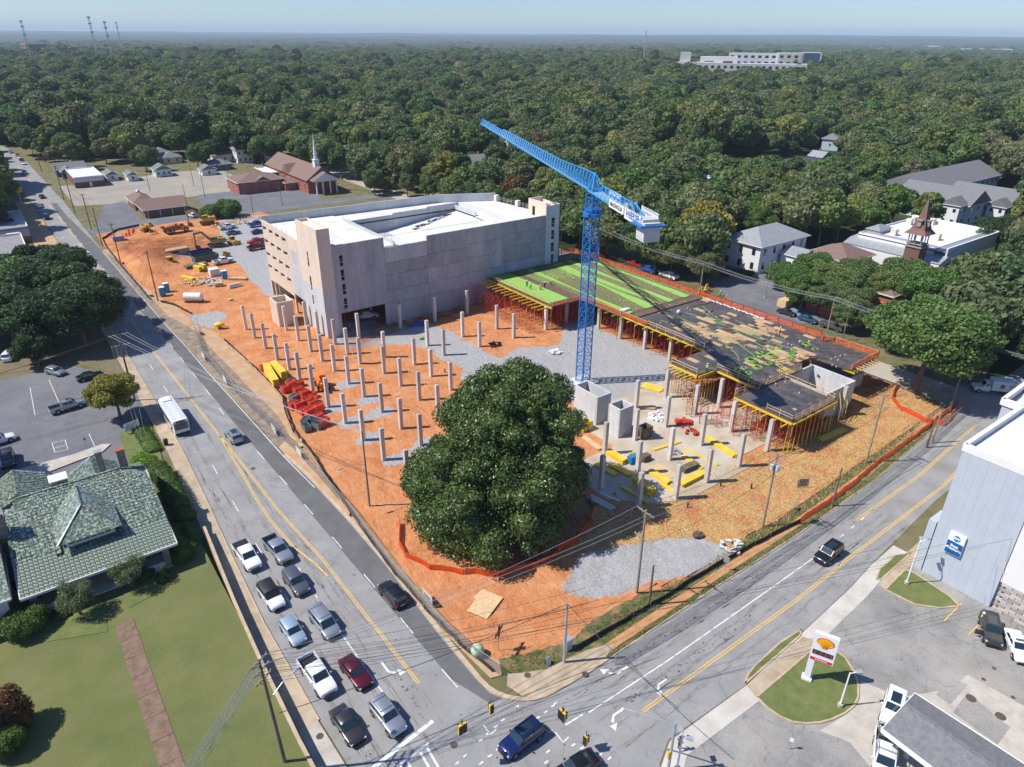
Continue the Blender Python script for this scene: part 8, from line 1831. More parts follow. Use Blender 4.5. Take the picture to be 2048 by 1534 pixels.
yf,yr,yb,ze,zr=-8.4,6.6,14.0,3.7,7.7;xl,xr_=-8.0,8.3
rl0,rr0=xl+1.8,xr_-3.0
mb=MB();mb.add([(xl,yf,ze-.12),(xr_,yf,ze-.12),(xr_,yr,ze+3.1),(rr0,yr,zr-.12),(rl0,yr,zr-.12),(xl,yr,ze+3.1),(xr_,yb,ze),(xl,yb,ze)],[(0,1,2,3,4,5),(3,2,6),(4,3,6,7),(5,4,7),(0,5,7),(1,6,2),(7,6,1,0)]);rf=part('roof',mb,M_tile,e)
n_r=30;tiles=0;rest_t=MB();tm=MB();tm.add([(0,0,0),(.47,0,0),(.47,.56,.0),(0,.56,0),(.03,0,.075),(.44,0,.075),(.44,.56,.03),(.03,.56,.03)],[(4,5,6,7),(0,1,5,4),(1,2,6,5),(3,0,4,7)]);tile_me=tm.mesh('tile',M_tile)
sl=math.atan2(zr-ze,yr-yf)
for r_k in range(n_r):
 t0=r_k/n_r;y=yf+(yr-yf)*t0;z=ze+(zr-ze)*t0-.1;w0=xl if t0<.77 else xl+(t0-.77)/.23*1.8;w1=xr_ if t0<.77 else xr_-(t0-.77)/.23*3.0;x=w0
 while x<w1-.3:
  inD=abs(x+.1+.2)<3.4*(1-max(0,(y+4.2))/7.5)and -4.6<y<3.2
  if not inD:
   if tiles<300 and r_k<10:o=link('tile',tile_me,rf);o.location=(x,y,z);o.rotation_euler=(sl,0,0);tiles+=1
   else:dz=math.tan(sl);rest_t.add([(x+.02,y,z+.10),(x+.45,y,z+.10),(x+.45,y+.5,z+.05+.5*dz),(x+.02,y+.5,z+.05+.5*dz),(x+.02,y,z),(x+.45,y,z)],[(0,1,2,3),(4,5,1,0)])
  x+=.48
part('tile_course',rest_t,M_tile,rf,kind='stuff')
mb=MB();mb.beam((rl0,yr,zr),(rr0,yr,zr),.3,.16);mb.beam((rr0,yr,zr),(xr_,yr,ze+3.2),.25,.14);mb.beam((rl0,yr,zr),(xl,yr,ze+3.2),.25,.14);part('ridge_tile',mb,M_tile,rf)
mb=MB();mb.beam((xl,yf,ze-.15),(xr_,yf,ze-.15),.15,.3);mb.beam((xr_,yf,ze-.1),(xr_,yr,ze+3.1),.12,.25);mb.beam((xl,yf,ze-.1),(xl,yr,ze+3.1),.12,.25);part('fascia',mb,M_tcr,e)
# dormer
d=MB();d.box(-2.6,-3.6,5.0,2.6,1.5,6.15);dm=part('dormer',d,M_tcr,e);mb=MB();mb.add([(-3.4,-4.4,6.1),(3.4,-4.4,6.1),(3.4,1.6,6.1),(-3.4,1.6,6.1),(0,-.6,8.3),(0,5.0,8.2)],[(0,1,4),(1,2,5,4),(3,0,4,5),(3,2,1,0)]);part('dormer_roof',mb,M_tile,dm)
for k in range(6):mb=MB();x=-2.3+k*.78;mb.box(x,-3.66,5.4,x+.62,-3.6,5.95);part('dormer_window',mb,M_glass,dm)
mb=MB()
for a,b in (((-3.4,-4.4,6.15),(0,-.6,8.38)),((3.4,-4.4,6.15),(0,-.6,8.38)),((0,-.6,8.38),(0,5,8.3))):mb.beam(a,b,.2,.12)
part('dormer_ridge',mb,M_tile,dm)
for x,y,w,z0,z1,cap in ((6.0,7.6,1.0,3,9.8,M_brick),(3.6,11.0,.8,2,8.6,M_metr),(-1.6,11.5,1.9,0,6.2,M_wwall),(-8.5,1.8,1.6,-1,9.2,M_st)):
 mb=MB();mb.obox((x,y,z0),w,w*.9,z1-z0);c_=part('chimney',mb,M_st,e);mb=MB();mb.obox((x,y,z1),w*1.15,w*1.05,.15);part('chimney_cap',mb,cap,c_)
for x0,x1,y0,y1,h,lb in ((-9.5,-3.4,13.0,19.0,3.4,0),(.0,5.4,12.5,17.8,2.7,1)):
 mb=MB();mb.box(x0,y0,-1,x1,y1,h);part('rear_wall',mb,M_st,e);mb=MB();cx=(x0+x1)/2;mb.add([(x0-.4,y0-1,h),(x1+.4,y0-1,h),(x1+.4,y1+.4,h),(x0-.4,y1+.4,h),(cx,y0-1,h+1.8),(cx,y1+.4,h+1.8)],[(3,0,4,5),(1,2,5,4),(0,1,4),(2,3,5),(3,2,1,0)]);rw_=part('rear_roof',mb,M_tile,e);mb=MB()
 for k in range(14):
  y=y0-.8+k*(y1-y0+1)/14;mb.beam((x0-.4,y,h+.04),(cx,y,h+1.84),.06,.05);mb.beam((x1+.4,y,h+.04),(cx,y,h+1.84),.06,.05)
 part('roof_seam',mb,M_tile,rw_,kind='stuff')
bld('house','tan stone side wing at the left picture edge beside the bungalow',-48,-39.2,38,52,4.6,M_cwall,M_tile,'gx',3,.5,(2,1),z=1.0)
# ---------------------------------------------------------------- near trees, hedges, shrubs
for k,(x,y,h,lb)in enumerate([(-33,134,16,'far left of the shady grove'),(-26.4,127,15.5,'front of the shady grove'),(-20.5,126,16.5,'front right of the shady grove casting its shade on the road'),(-17.8,136,17.5,'right edge of the shady grove by the road'),(-24,142,17.5,'middle of the shady grove'),(-21,152,17.5,'tallest in the rear of the shady grove'),(-32,150,17,'rear left of the shady grove'),(-27.5,162,17,'behind the shady grove by the flat shop'),(-20,164,16,'rear right of the shady grove near the road'),(-37,142,16,'outer left of the shady grove'),(-36,158,16,'far rear left of the shady grove'),(-30,120,10,'low in front of the shady grove over the parked cars')]):
 tree(x,y,h,LF_dark if k%3 else LF_wood,'dark oak, '+lb,k,group='oaks of the shady grove',wide=1.1,z=-2.6)
tree(-20.9,86.0,9.8,LF_yellow,'small yellowing tree beside the tall pole and the notice board',3,wide=1.25,z=-1.0)
for x,y,h,m,lb in [(33,368,14,LF_olive,'wide olive tree behind the white sheds'),(57,334,13,LF_wood,'round tree between the small cottages'),(62,345,13,LF_wood,'tree behind the round cottage tree'),(88,345,11,LF_olive,'loose tree in front of the tall white house'),(104.5,239,8,LF_olive,'brownish tree by the church portico'),(111,222,11,LF_olive,'olive tree before the church corner trees'),(113,208,12,LF_green,'tree low over the garage back parapet'),(114,193,12,LF_olive,'olive tree over the garage back parapet'),(112,178,12,LF_wood,'darker tree over the garage back parapet'),(108,232,8,LF_olive,'olive tree right of the church'),(112,245,9,LF_wood,'small tree behind the church right corner'),(117,228,10,LF_olive,'bare topped olive tree behind the garage'),(120,215,11,LF_green,'tree above the garage back wall, left'),(119,200,12,LF_green,'tree above the garage back wall, middle left'),(120,186,12,LF_wood,'tree above the garage back wall, middle'),(119,172,12,LF_green,'tree above the garage back wall, right'),(119,158,12,LF_olive,'tree behind the right garage corner'),(118,146,11,LF_green,'tree behind the right stair tower'),
(119,134,12,LF_green,'tree behind the orange fence end'),(118.5,121,12,LF_dark,'dark tree shading the street cars'),(118,109,12,LF_green,'big tree above the counterweight'),(120,97,12,LF_green,'bright tree shading the blue pickup'),(119,85,11.5,LF_olive,'olive tree above the white pickup'),(122,76.5,10.5,LF_olive,'olive tree at the lot entrance'),(131,88,10,LF_wood,'tree left of the white hall'),(139,101,13,LF_green,'tree behind the white hall corner'),(154,103,15,LF_lime if False else LF_green,'tall bright green tree behind the white hall'),(172,96,13,LF_green,'tree right behind the white hall'),
(135,60,8.6,LF_green,'small round tree before the brown hip roof'),(129.5,52,8.4,LF_green,'street tree above the timber box'),(142,55,9,LF_green,'tree between the hall and the brick building'),(126,44,7.6,LF_green,'tree leaning over the brick wall'),(135,47,9.5,LF_wood,'reddish tree before the brick building'),(121.5,33,7.5,LF_green,'bushy tree beside the back street pole'),(150,48,10,LF_green,'tree below the bell tower, left'),(158,42,9,LF_green,'tree below the bell tower'),(164,34,9,LF_wood,'tree below the flat roofed hall'),(148,34,11,LF_green,'broad tree behind the oak, left'),(139,24,12,LF_green,'broad tree behind the oak, middle'),(153,24,12,LF_green,'broad tree behind the oak, right'),(165,22,11,LF_green,'tree at the right edge behind the oak'),(128,17,10,LF_green,'tree right behind the oak'),(180,28,12,LF_wood,'dark tree at the right edge by the hall'),(195,26,13,LF_dark,'dark tree under the curved parapet'),(214,40,14,LF_dark,'tall dark tree right of the hall'),(226,82,13,LF_green,'tree behind the flat roofed hall'),(210,78,12,LF_green,'tree behind the bell tower'),(196,82,12,LF_green,'tree behind the hall roofs'),(168,10,9,LF_green,'bright green tree at the right edge by the park lawn'),(140,8,9,LF_dark,'shade tree above the box truck'),(128,-3,10,LF_dark,'tree above the box truck at the right edge'),(120,22,9,LF_wood,'shaded tree by the back street bend'),(124.5,47.5,9,LF_green,'tree at the left end of the brick wall'),(133,41,9.5,LF_green,'loose tree across the left brick block'),(141,36,9,LF_wood,'reddish green tree across the right brick block'),(127.5,37,7.5,LF_olive,'small tree before the brick corner')]:
 if 112<x<150 and y<60:h*=1.25
 tree(x,y,h,m,lb,int(x*7+y)%4,math.hypot(x-CAM.x,y-CAM.y)<260,wide=1.12 if y<70 else 1.0,z=-1.5)
for k in range(13):tree(-24.5-(k%3)*3,292+k*14,12+(k%4),LF_green if k%3 else LF_wood,'roadside tree, '+['nearest','second','third','fourth','fifth','sixth','seventh','eighth','ninth','tenth','eleventh','twelfth','last'][k]+' in the belt left of the far main road',k,False)
for k,(x,y)in enumerate([(2,384),(12,377),(24,381),(-1,404),(11,400),(26,402),(38,392),(44,380),(60,384),(66,375),(92,366),(101,352),(109,340),(110,318),(103,306),(138,298),(130,286),(124,262),(128,248),(101,232),(36,346),(66,346),(88,332),(9,368),(-4,428),(8,436),(22,428)]):tree(x,y,9.5+(k*7)%6,[LF_wood,LF_green,LF_olive][k%3],'tree among the small houses and church, near the '+['blue cottage','brick shop','white sheds','yellow cottage','church','metal roofed cottage'][min(5,k//5)]+[', taller one',', rounder one',', looser one',', darker one',', smaller one'][k%5],k,False)
# the oak in its orange ring
oak=tree(104.0,9.0,18.5,LF_green,'broad oak standing inside an orange netting ring beside the back street',2,wide=1.22,z=-1.0)
tree(-47.5,77,16,LF_dark,'big tree just beyond the left edge shading the parking lot',1,z=-1.5)
# bushes by the church lot
def bush(x,y,r,h,m,label,name='shrub',n=2600,sz=.22,z=.1,cat='shrub',lob=9,group=None,seed=0):
 rr4=random.Random(seed+int(x*10));L_=[(0,0,h*.45,r*.75,r*.75,h*.5)]+[(r*.55*math.cos(k*2.4),r*.55*math.sin(k*2.4),h*rr4.uniform(.3,.7),r*.45,r*.45,h*.32)for k in range(lob)]
 o=link(name,leaf_cloud(name,L_,n,sz,m,abs(seed+int(x*13+y)),core=.85));o.location=(x,y,z);return tag(o,label,cat,group)
bush(*P(425,436)[:2],4.5,5,LF_green,'left clump of bright bushes by the excavator',n=4000,sz=.5);bush(*P(458,434)[:2],5,6,LF_green,'right tall clump of bright bushes by the excavator',n=5000,sz=.5,seed=3)
for k,px in enumerate((1155,1160)):pass
bush(-20.6,66.3,2.0,2.3,LF_lime,'bright lime green shrub behind the chimney',n=4000,seed=1);bush(-19.9,62.6,1.6,2.0,LF_lime,'smaller lime shrub behind the chimney',n=2600,seed=2)
bush(-21.4,39.2,1.9,2.8,LF_hedge,'round clipped bush at the house corner',n=5000,z=1.2,sz=.16,seed=4);bush(-38.5,36.6,2.6,2.8,LF_hedge,'large dark shrub at the left of the porch',n=5000,z=1.4,seed=5);bush(-41,41,2.6,3.0,LF_lime,'bright shrub at the left picture edge',n=3500,z=1.4,seed=6);bush(-24.2,36.3,1.0,.9,LF_hedge,'low spiral shrub before the porch',n=1500,z=1.5,sz=.14,seed=7);bush(-24.0,36.4,.45,1.8,LF_hedge,'small topiary ball before the porch',n=900,z=1.6,sz=.12,seed=8)
bush(-35.0,36.8,1.1,1.0,LF_hedge,'low shrub left of the porch steps',n=1500,z=1.4,seed=9);bush(-26,38.2,1.3,1.3,LF_hedge,'low shrub right of the porch steps',n=1500,z=1.4,seed=10)
def hedge(pts,w,h,label,z=.1,m=None,n=9000,sz=.16):
 lob=[]
 for (x0,y0),(x1,y1)in zip(pts,pts[1:]):
  k_=max(2,int(math.hypot(x1-x0,y1-y0)/.8))
  for k in range(k_):t=k/k_;lob.append((x0+(x1-x0)*t-pts[0][0],y0+(y1-y0)*t-pts[0][1],h*.5,w*.62,.85,h*.52))
 o=link('hedge',leaf_cloud('hedge',lob,n,sz,m or LF_hedge,5,core=.9));o.location=(*pts[0],z);return tag(o,label,'hedge')
hedge([(-19.3,63),(-19.0,58.5),(-18.9,54.5),(-19.0,50),(-19.2,47)],2.6,2.6,'tall clipped hedge along the pavement beside the bungalow');hedge([(-19.4,45.5),(-19.4,42),(-19.6,40)],1.4,1.4,'low dark shrubs behind the hedge on the lawn edge',z=.5,n=3000);hedge([(135.4,85),(139.2,71.5)],1.5,1.2,'clipped green hedge at the foot of the white hall',n=3000,sz=.25)
hedge([(-19.0,82),(-18.6,76),(-18.4,70)],2.2,.7,'low ivy strip between notice board and bin',n=4500)
def myrtle(x,y,h,label,seed):
 e=empty('crepe_myrtle',label,'small tree',(x,y,1.5));lob=[(h*.3*math.cos(k*2.4)*(.4+k/22),h*.3*math.sin(k*2.4)*(.4+k/22),h*(.45+.4*random.Random(k+seed).random()),h*.13,h*.13,h*.17)for k in range(18)]
 link('crown',leaf_cloud('crown',lob,5200,.15,LF_myrtle,seed,core=.45,shell=(.6,1.35),out=.3),e);mb=MB()
 for l in lob[::3]:mb.tube((0,0,-.3),(l[0]*.7,l[1]*.7,l[2]),.05,5,.02)
 part('trunk',mb,M_bark,e)
myrtle(-33.1,35.6,4.4,'spiky topped crepe myrtle left of the garden walk',1);myrtle(-27.4,37.0,4.4,'spiky topped crepe myrtle right of the garden walk',2)
bush(*P(25,1460,1.6)[:2],2.2,5.0,LF_rust,'rust coloured small tree at the lower left corner','tree',n=2600,z=1.5,sz=.25,cat='small tree',seed=12)
bush(*P(18,1500,1.6)[:2],1.8,3.0,LF_hedge,'green shrub below the rusty little tree',n=2600,z=1.5,sz=.22,seed=13)
# roadside tufts, real blades as one mass
def tufts(name,poly,n,m,h=.28,z=.1,seed=0,w=.05):
 r=np.random.default_rng(seed);xs=[p[0]for p in poly];ys=[p[1]for p in poly];X=r.uniform(min(xs),max(xs),n*4);Y=r.uniform(min(ys),max(ys),n*4);k=inpoly_np(X,Y,poly);X,Y=X[k][:n],Y[k][:n];n=len(X)
 a=r.uniform(0,6.28,n);H=h*r.uniform(.4,1.3,n);dx,dy=np.cos(a)*w,np.sin(a)*w;lx,ly=r.normal(0,h*.35,n),r.normal(0,h*.35,n)
 V=np.stack([np.stack([X-dx,Y-dy,np.full(n,z)],1),np.stack([X+dx,Y+dy,np.full(n,z)],1),np.stack([X+lx,Y+ly,z+H],1)],1).reshape(-1,3);me=bpy.data.meshes.new(name);me.from_pydata(V.tolist(),[],np.arange(n*3).reshape(-1,3).tolist());me.materials.append(m);o=link(name,me);o['kind']='stuff'
M_tuft=mat('grass_blade',(.15,.19,.05),.9,(.27,.24,.10),1.5,island=.4);M_straw=mat('straw_blade',(.50,.34,.14),.9,(.62,.46,.24),1.5,island=.4)
tufts('grass',[(12.5,1.0),(31,.5),(48,.2),(69,1.3),(89,2.2),(89,.9),(69,.0),(48,-1.1),(31,-1.3),(14,-1.7)],7000,M_tuft,.2);tufts('grass',[(12,-3.4),(31,-3.1),(48,-3.1),(69,-2.3),(89,-.5),(89,.4),(69,-1.4),(48,-2.3),(31,-2.4),(14,-2.8)],5000,M_tuft,.2,seed=2)
tufts('straw',STRAW[0],26000,M_straw,.16,.16,3,.07);tufts('grass',[(3.6,3.4),(8,1.0),(10,-.6),(6,-.8),(2.2,1.6)],900,M_tuft,.16,seed=5)

for k,(x,y,d_)in enumerate(HID):bld('house','house roof half hidden in the woods, '+('left of the crane jib' if Vector((x,y,0)).x<250 and y>300 else 'right of the crane'),x-6,x+6,y-4.5,y+4.5,4.5+k%3,[M_wwall,M_cwall,M_bwall][k%3],[M_gsh,M_metr,M_shing,M_wroof][k%4],'gx' if k%2 else 'hip',2.6,.6,(2,1),z=terr1(x,y),rz=k*37%90)['group']='house roofs in the woods'

_by={}
for o in COL.objects:
 if o.get('category')in ('tree','house')and 'label' in o:_by.setdefault(o['label'],[]).append(o)
for lb,os_ in _by.items():
 if len(os_)<2:continue
 def _px(o):v=o.location-CAM;return v.dot(RT)/v.dot(FW)
 os_.sort(key=_px)
 for k,o in enumerate(os_):o['label']=lb+', '+(['leftmost','second from left','third from left','fourth from left','fifth from left','sixth from left','seventh from left','eighth from left','ninth from left','tenth from left'][k]if k<10 and k<len(os_)-1 else 'rightmost' if k==len(os_)-1 else 'number %d from left'%(k+1))
# ---------------------------------------------------------------- loose things on the site
M_ystk=mat('stacked_beam_yellow',(.70,.46,.03),.6,(.80,.58,.08),1.2,5);M_tstk=mat('stacked_timber',(.55,.36,.17),.8,(.66,.48,.28),2);M_dstk=mat('dark_timber',(.12,.10,.07),.8,(.2,.16,.1),2)
BMS={}
def stack(a,b,nx,nz,label,m=None,w=.2,h=.2,z=.22,name='beam_stack',cat='stack',L=None,jit=.12):
 m=m or M_ystk;A_,B_=P(*a,z),P(*b,z);c=(A_+B_)/2;d=B_-A_;L_=L or d.length;e=empty(name,label,cat,c,math.atan2(d.y,d.x));k=(round(L_,1),w,h,m.name)
 if k not in BMS:mb=MB();mb.box(-L_/2,0,0,L_/2,w*.9,h*.28);mb.box(-L_/2,w*.28,h*.28,L_/2,w*.62,h*.7);mb.box(-L_/2,0,h*.7,L_/2,w*.9,h*.94);BMS[k]=mb.mesh('beam',m)
 for j in range(nz):
  for i in range(nx):o=link('beam',BMS[k],e);o.location=(random.uniform(-jit,jit),(i-nx/2)*w,j*h)
 return e
for a in (((1215,907),(1251,928),6,4,'brightest yellow beam stack beside the corner column'),((1191,930),(1232,952),5,2,'yellow beam stack in leaf shade by the magnolia'),((1219,931),(1262,953),5,2,'flat yellow beam stack under the brightest one'),((1268,965),(1306,992),6,6,'tall orange yellow block of beams by the front columns'),((1243,975),(1297,1008),3,2,'long low yellow beams at the slab edge by the magnolia shade'),
((1299,943),(1339,968),6,2,'yellow beam stack in the middle front of the slab'),((1360,972),(1407,948),6,3,'layered yellow beam stack along the front slab edge'),((1366,912),(1404,938),5,1,'loose yellow beams behind the layered stack'),((1367,896),(1435,931),2,1,'pair of long yellow beams reaching to the slab edge'),((1415,877),(1470,914),6,2,'long yellow beam bundle by the right hand column'),((1307,900),(1361,884),3,1,'yellow beams lying by the trestle'),((1322,968),(1350,985),4,1,'short yellow beams at the front corner')):stack(*a)
stack((1308,930),(1346,955),7,1,'fanned pale timber boards in the middle of the slab',M_tstk,.28,.08);stack((1364,944),(1392,932),6,4,'dark weathered timber stack on the yellow beams',M_dstk);stack((1165,873),(1201,899),5,1,'pale timbers lying beside the magnolia',M_tstk);stack((1178,992),(1228,1018),4,1,'grey boards lying in the magnolia shade',M_cw,.3,.06,.2);stack((1200,985),(1240,1003),1,1,'thin white board in the magnolia shade',M_wp,.25,.06,.2)
stack((534,742),(554,776),4,7,'tall yellow beam stack by the kerb of the main road, left of two',w=.3,h=.26);stack((548,738),(570,760),4,7,'tall yellow beam stack by the kerb of the main road, right of two',w=.3,h=.26);stack((365,556),(388,562),6,4,'yellow beams on the clay beside the rubble',z=.3);stack((392,540),(401,543),5,7,'yellow beam pack before the bins, left',z=.3,L=3);stack((402,537),(411,541),5,8,'yellow beam pack before the bins, right',z=.3,L=3);stack((457,558),(494,559),5,3,'long tan timber pack by the blue toilet',M_tstk,.25,.16,.3);stack((430,572),(446,570),6,4,'pallet of tan blocks on the clay',M_tstk,.25,.22,.3);stack((600,880),(602,895),3,1,'loose pale boards by the red crates',M_tstk);stack((1285,770),(1325,781),7,1,'yellow lattice frames lying on the gravel',w=.35);stack((1255,812),(1310,818),6,2,'tan timbers and plywood at the gravel edge',M_tstk);stack((1175,1005+0),(1198,1010),2,1,'short boards under the magnolia',M_dstk,z=.2)
stack((1640,880),(1690,858),6,1,'yellow beams lying in the deck shade at the right',z=.25)
# red forms and dark crates
mb=MB();mb.box(-.8,-.55,0,.8,.55,.08)
for s in (-1,1):mb.box(-.8,s*.55-.04,.08,.8,s*.55+.04,1.15);mb.box(s*.8-.04,-.5,.08,s*.8+.04,.5,1.15)
for k in range(3):mb.box(-.4+k*.4-.03,-.5,.3,-.4+k*.4+.03,.5,1.1)
crate=mb.mesh('steel_crate',mat('crate_red',(.60,.05,.03),.5,(.70,.09,.05),2,rand=.15));dcr=crate.copy();dcr.materials.clear();dcr.materials.append(mat('crate_dark',(.10,.12,.12),.7,(.2,.22,.21),2))
CR=[(530,735),(573,779),(583,774),(599,768),(597,783),(610,792),(624,790),(617,803),(627,812),(634,822),(588,812),(600,815),(609,822),(620,826),(639,820),(637,834),(650,846),(614,809),(626,800)]
for i,(x,y)in enumerate(CR):
 o=link('steel_crate',crate);o.location=P(x,y+5,.15);o.rotation_euler=(0,0,R(8+(i*37)%11));o.scale=(1,1,1+.25*(i%3));tag(o,'open red steel form crate in the cluster by the main road' if i else 'lone red steel crate at the head of the yellow beam stacks','crate','red steel crates by the main road')
for i,(x,y)in enumerate([(585,765),(589,797),(612,844),(628,842),(614,857),(636,852)]):
 o=link('steel_crate',dcr);o.location=P(x,y+4,.15);o.rotation_euler=(0,0,R(i*23));tag(o,'dark grey mesh crate among the red crates','crate','dark crates among the red crates')
def boxy(name,label,cat,px,py,sx,sy,sz,m,z=.25,rz=0,lid=None,open_=False,sl=0):
 q=P(px,py,z);e=empty(name,label,cat,q,R(rz));mb=MB()
 if open_:
  for b in ((-sx/2,-sy/2,sx/2,-sy/2+.1),(-sx/2,sy/2-.1,sx/2,sy/2),(-sx/2,-sy/2+.1,-sx/2+.1,sy/2-.1),(sx/2-.1,-sy/2+.1,sx/2,sy/2-.1)):mb.box(b[0],b[1],0,b[2],b[3],sz)
  mb.box(-sx/2+.1,-sy/2+.1,0,sx/2-.1,sy/2-.1,.2)
 else:mb.box(-sx/2,-sy/2,0,sx/2,sy/2,sz)
 part('body',mb,m,e);mb=MB();n=max(3,int(sx/.7))
 for k in range(n+1):
  x=-sx/2+sx*k/n
  for s in (-1,1):mb.box(x-.04,s*sy/2-.03,.05,x+.04,s*sy/2+.03,sz-.03)
 part('rib',mb,m,e)
 if lid:mb=MB();mb.box(-sx/2-.05,-sy/2-.05,sz,sx/2+.05,sy/2+.05,sz+.12);part('lid',mb,lid,e)
 return e
M_toil=mat('toilet_blue',(.02,.20,.42),.5)
for x,y,lb in ((326,591,'blue portable toilet with pale roof, front of the pair by the pole'),(334,583,'blue portable toilet with pale roof, rear of the pair by the pole'),(450,557,'blue portable toilet alone on the gravel edge')):
 e=boxy('portable_toilet',lb,'toilet',x,y,1.25,1.25,2.2,M_toil,lid=M_wp);mb=MB();mb.box(-.45,-.66,.1,.45,-.63,2.0);part('door',mb,mat('door_blue',(.03,.28,.5),.5),e)
sc_=boxy('storage_container','beige storage container beside the clay pit','container',353,515,7.5,2.6,2.6,mat('container_beige',(.45,.37,.26),.7),rz=8,lid=M_tan);part('name_plate',MB().box(-1.6,-1.36,1.7,.6,-1.33,2.3),mat('plate_navy',(.01,.02,.1),.5),sc_)
boxy('waste_bin','dark blue open roll-off bin behind the green one','skip',402,511,6.5,2.4,1.7,mat('bin_navy',(.02,.03,.12),.6),rz=8,open_=True);boxy('waste_bin','green grey open roll-off bin before the blue one','skip',412,521,7,2.5,1.8,mat('bin_green',(.10,.13,.11),.7),rz=8,open_=True);boxy('flat_trailer','low trailer loaded with white rolls by the bins','trailer',392,533,6,2.2,.8,M_dstk,rz=6)
boxy('wrapped_bales','white wrapped bales by the rubble','bales',429,550,2.4,2.2,1.9,MATS['white_bag']);boxy('material_box','lilac grey box at the edge of the clay by the poles','box',237,480,3.2,2.6,1.4,mat('lilac_box',(.30,.25,.32),.7));boxy('tool_box','blue tool box on the slab between yellow stacks','box',1264,925,1.3,.9,1.3,M_toil);boxy('concrete_hopper','dark concrete hopper on the slab by the small shaft','hopper',1289,872,1.9,1.6,2.0,M_dstk,open_=True);boxy('beam_crate','orange yellow stacking crate beside the magnolia','crate',1171,858,1.9,1.4,1.6,M_ystk,open_=True);boxy('timber_box','pale timber box under the tree on the back street','box',1569,612,3.2,2.4,1.9,M_tstk,z=.05);boxy('generator','dark generator on the slab by the blue tool box','generator',1290,920,1.5,1.0,1.0,M_trk)
mb=MB()
for k in range(5):mb.tube((-.5+k*.24,0,0),(-.5+k*.24,0,1.3),.16,8)
e=solo('barrel_group',MB().lathe([(.35,0),(.35,.3),(.28,.32),(.28,1.0),(.2,1.1)],10),mat('barrel_orange',(.75,.10,.03),.5),'orange traffic barrel at the corner of the clay, front','barrel',P(253,472,.25),smooth=False);e.name='traffic_barrel'
for x,y,lb in ((259,470,'second front'),(266,466,'rear left'),(258,464,'rear middle'),(268,462,'rear right')):copy_tree(e,P(x,y,.25),0,'orange traffic barrel at the corner of the clay, '+lb)
q=P(388,603,.3);e=empty('water_tank','white horizontal tank lying on the clay by the site gate','tank',q,R(-38));mb=MB();mb.tube((-2.1,0,1.3),(2.1,0,1.3),1.0,16);mb.tube((2.1,0,1.3),(2.5,0,1.3),1.0,16,.6);part('shell',mb,M_wp,e,smooth=40);mb=MB();mb.box(-2,-.8,0,2.2,-.6,.4);mb.box(-2,.6,0,2.2,.8,.4);part('skid',mb,M_dstk,e)
q=P(440,657,.2);e=empty('compressor','yellow towed compressor by the site gate','compressor',q,R(-20));mb=MB();mb.ball((0,0,.95),1.0,8,(1.2,.7,.6));part('hood',mb,M_ystk,e,smooth=60);mb=MB();mb.tube((0,-.75,.35),(0,.75,.35),.35,10);mb.beam((.9,0,.5),(2.0,0,.3),.1);part('running_gear',mb,M_trk,e)
q=P(645,775,.2);e=empty('telehandler','orange construction machine parked between the columns','machine',q,R(-100));mb=MB();mb.box(-2.0,-.9,.6,1.8,.9,1.5);mb.box(-1.6,-.3,1.5,-.4,.8,2.4);mb.beam((-1.5,-.5,1.8),(2.8,-.5,1.9),.4);part('body',mb,mat('machine_orange',(.75,.18,.02),.5),e)
for x in (-1.3,1.2):
 for s in (-1,1):w_=link('wheel',wheel_mesh(.55)[0],e);w_.location=(x,s*1.0,.55)
q=P(470,573,.3);e=solo('concrete_pipe',MB().tube((-1.6,0,.5),(1.6,0,.5),.5,14),M_cw,'short grey concrete pipe at the gravel edge','pipe',q,R(5));
mb=MB();mb.prism([(-2.0,-1.4),(1.9,-1.7),(2.2,1.2),(.4,1.6),(.3,1.2),(-1.8,1.3)],0,.04);solo('plywood_sheets',mb,M_tstk,'pale plywood sheets lying on the clay before the magnolia','plywood',P(967,1208,.3),R(30))
rj=random.Random(5)
def rubble(px,py,n,r,label,m,z=.25,s=(.3,1.1)):
 q=P(px,py,z);mb=MB()
 for k in range(n):a=rj.uniform(0,6.28);d=r*math.sqrt(rj.random());mb.obox((d*math.cos(a),d*math.sin(a),rj.uniform(0,.4)*(1-d/r)),rj.uniform(*s),rj.uniform(*s)*.5,rj.uniform(.1,.4),rj.uniform(0,3))
 solo('rubble_heap',mb,m,label,'rubble',q)
rubble(440,485,60,4,'pale broken concrete heap by the weathered excavator',M_cw);rubble(452,450,50,5,'scrap heap by the far white pickup',M_tstk);rubble(395,563,60,4,'scrap timber heap on the clay before the bins',M_tstk);rubble(420,565,40,3,'pale rubble heap by the pallet of blocks',M_cw);rubble(490,440,50,6,'brown timbers along the far fence',M_tstk)
rubble(1316,833,30,1.8,'pale canvas and timber heap beside the slab column',M_wp,s=(.3,.9));rubble(1370,848,24,1.6,'red steel parts heaped on the slab',M_red,s=(.1,1.2));rubble(1384,866,16,1.2,'smaller red steel heap on the slab',M_red,s=(.1,1.0));rubble(1275,915,26,1.5,'yellow and orange fittings heap beside the tool box',M_ystk,s=(.1,.6));rubble(1350,905,14,1.0,'trestle parts heap beside the middle column',M_galv,s=(.1,.9));rubble(1110,705,22,1.5,'white sacks heap on the gravel left of the crane',MATS['white_bag'],s=(.4,.9));rubble(990,690,20,1.5,'black plastic scraps on the clay tongue',M_trim,s=(.2,.8));rubble(835,648,3,1.2,'blue tarpaulin heap before the garage wall',MATS['blue_tarp'],s=(1.8,2.8));rubble(1462,1093,20,1.6,'grey stones and pipe by the silt fence',M_cw,s=(.3,.9));rubble(1395,1075-0,6,.7,'small grey object heap on the straw',M_trk)
for x,y in ((845,672),(443,600),(950,570)):pass
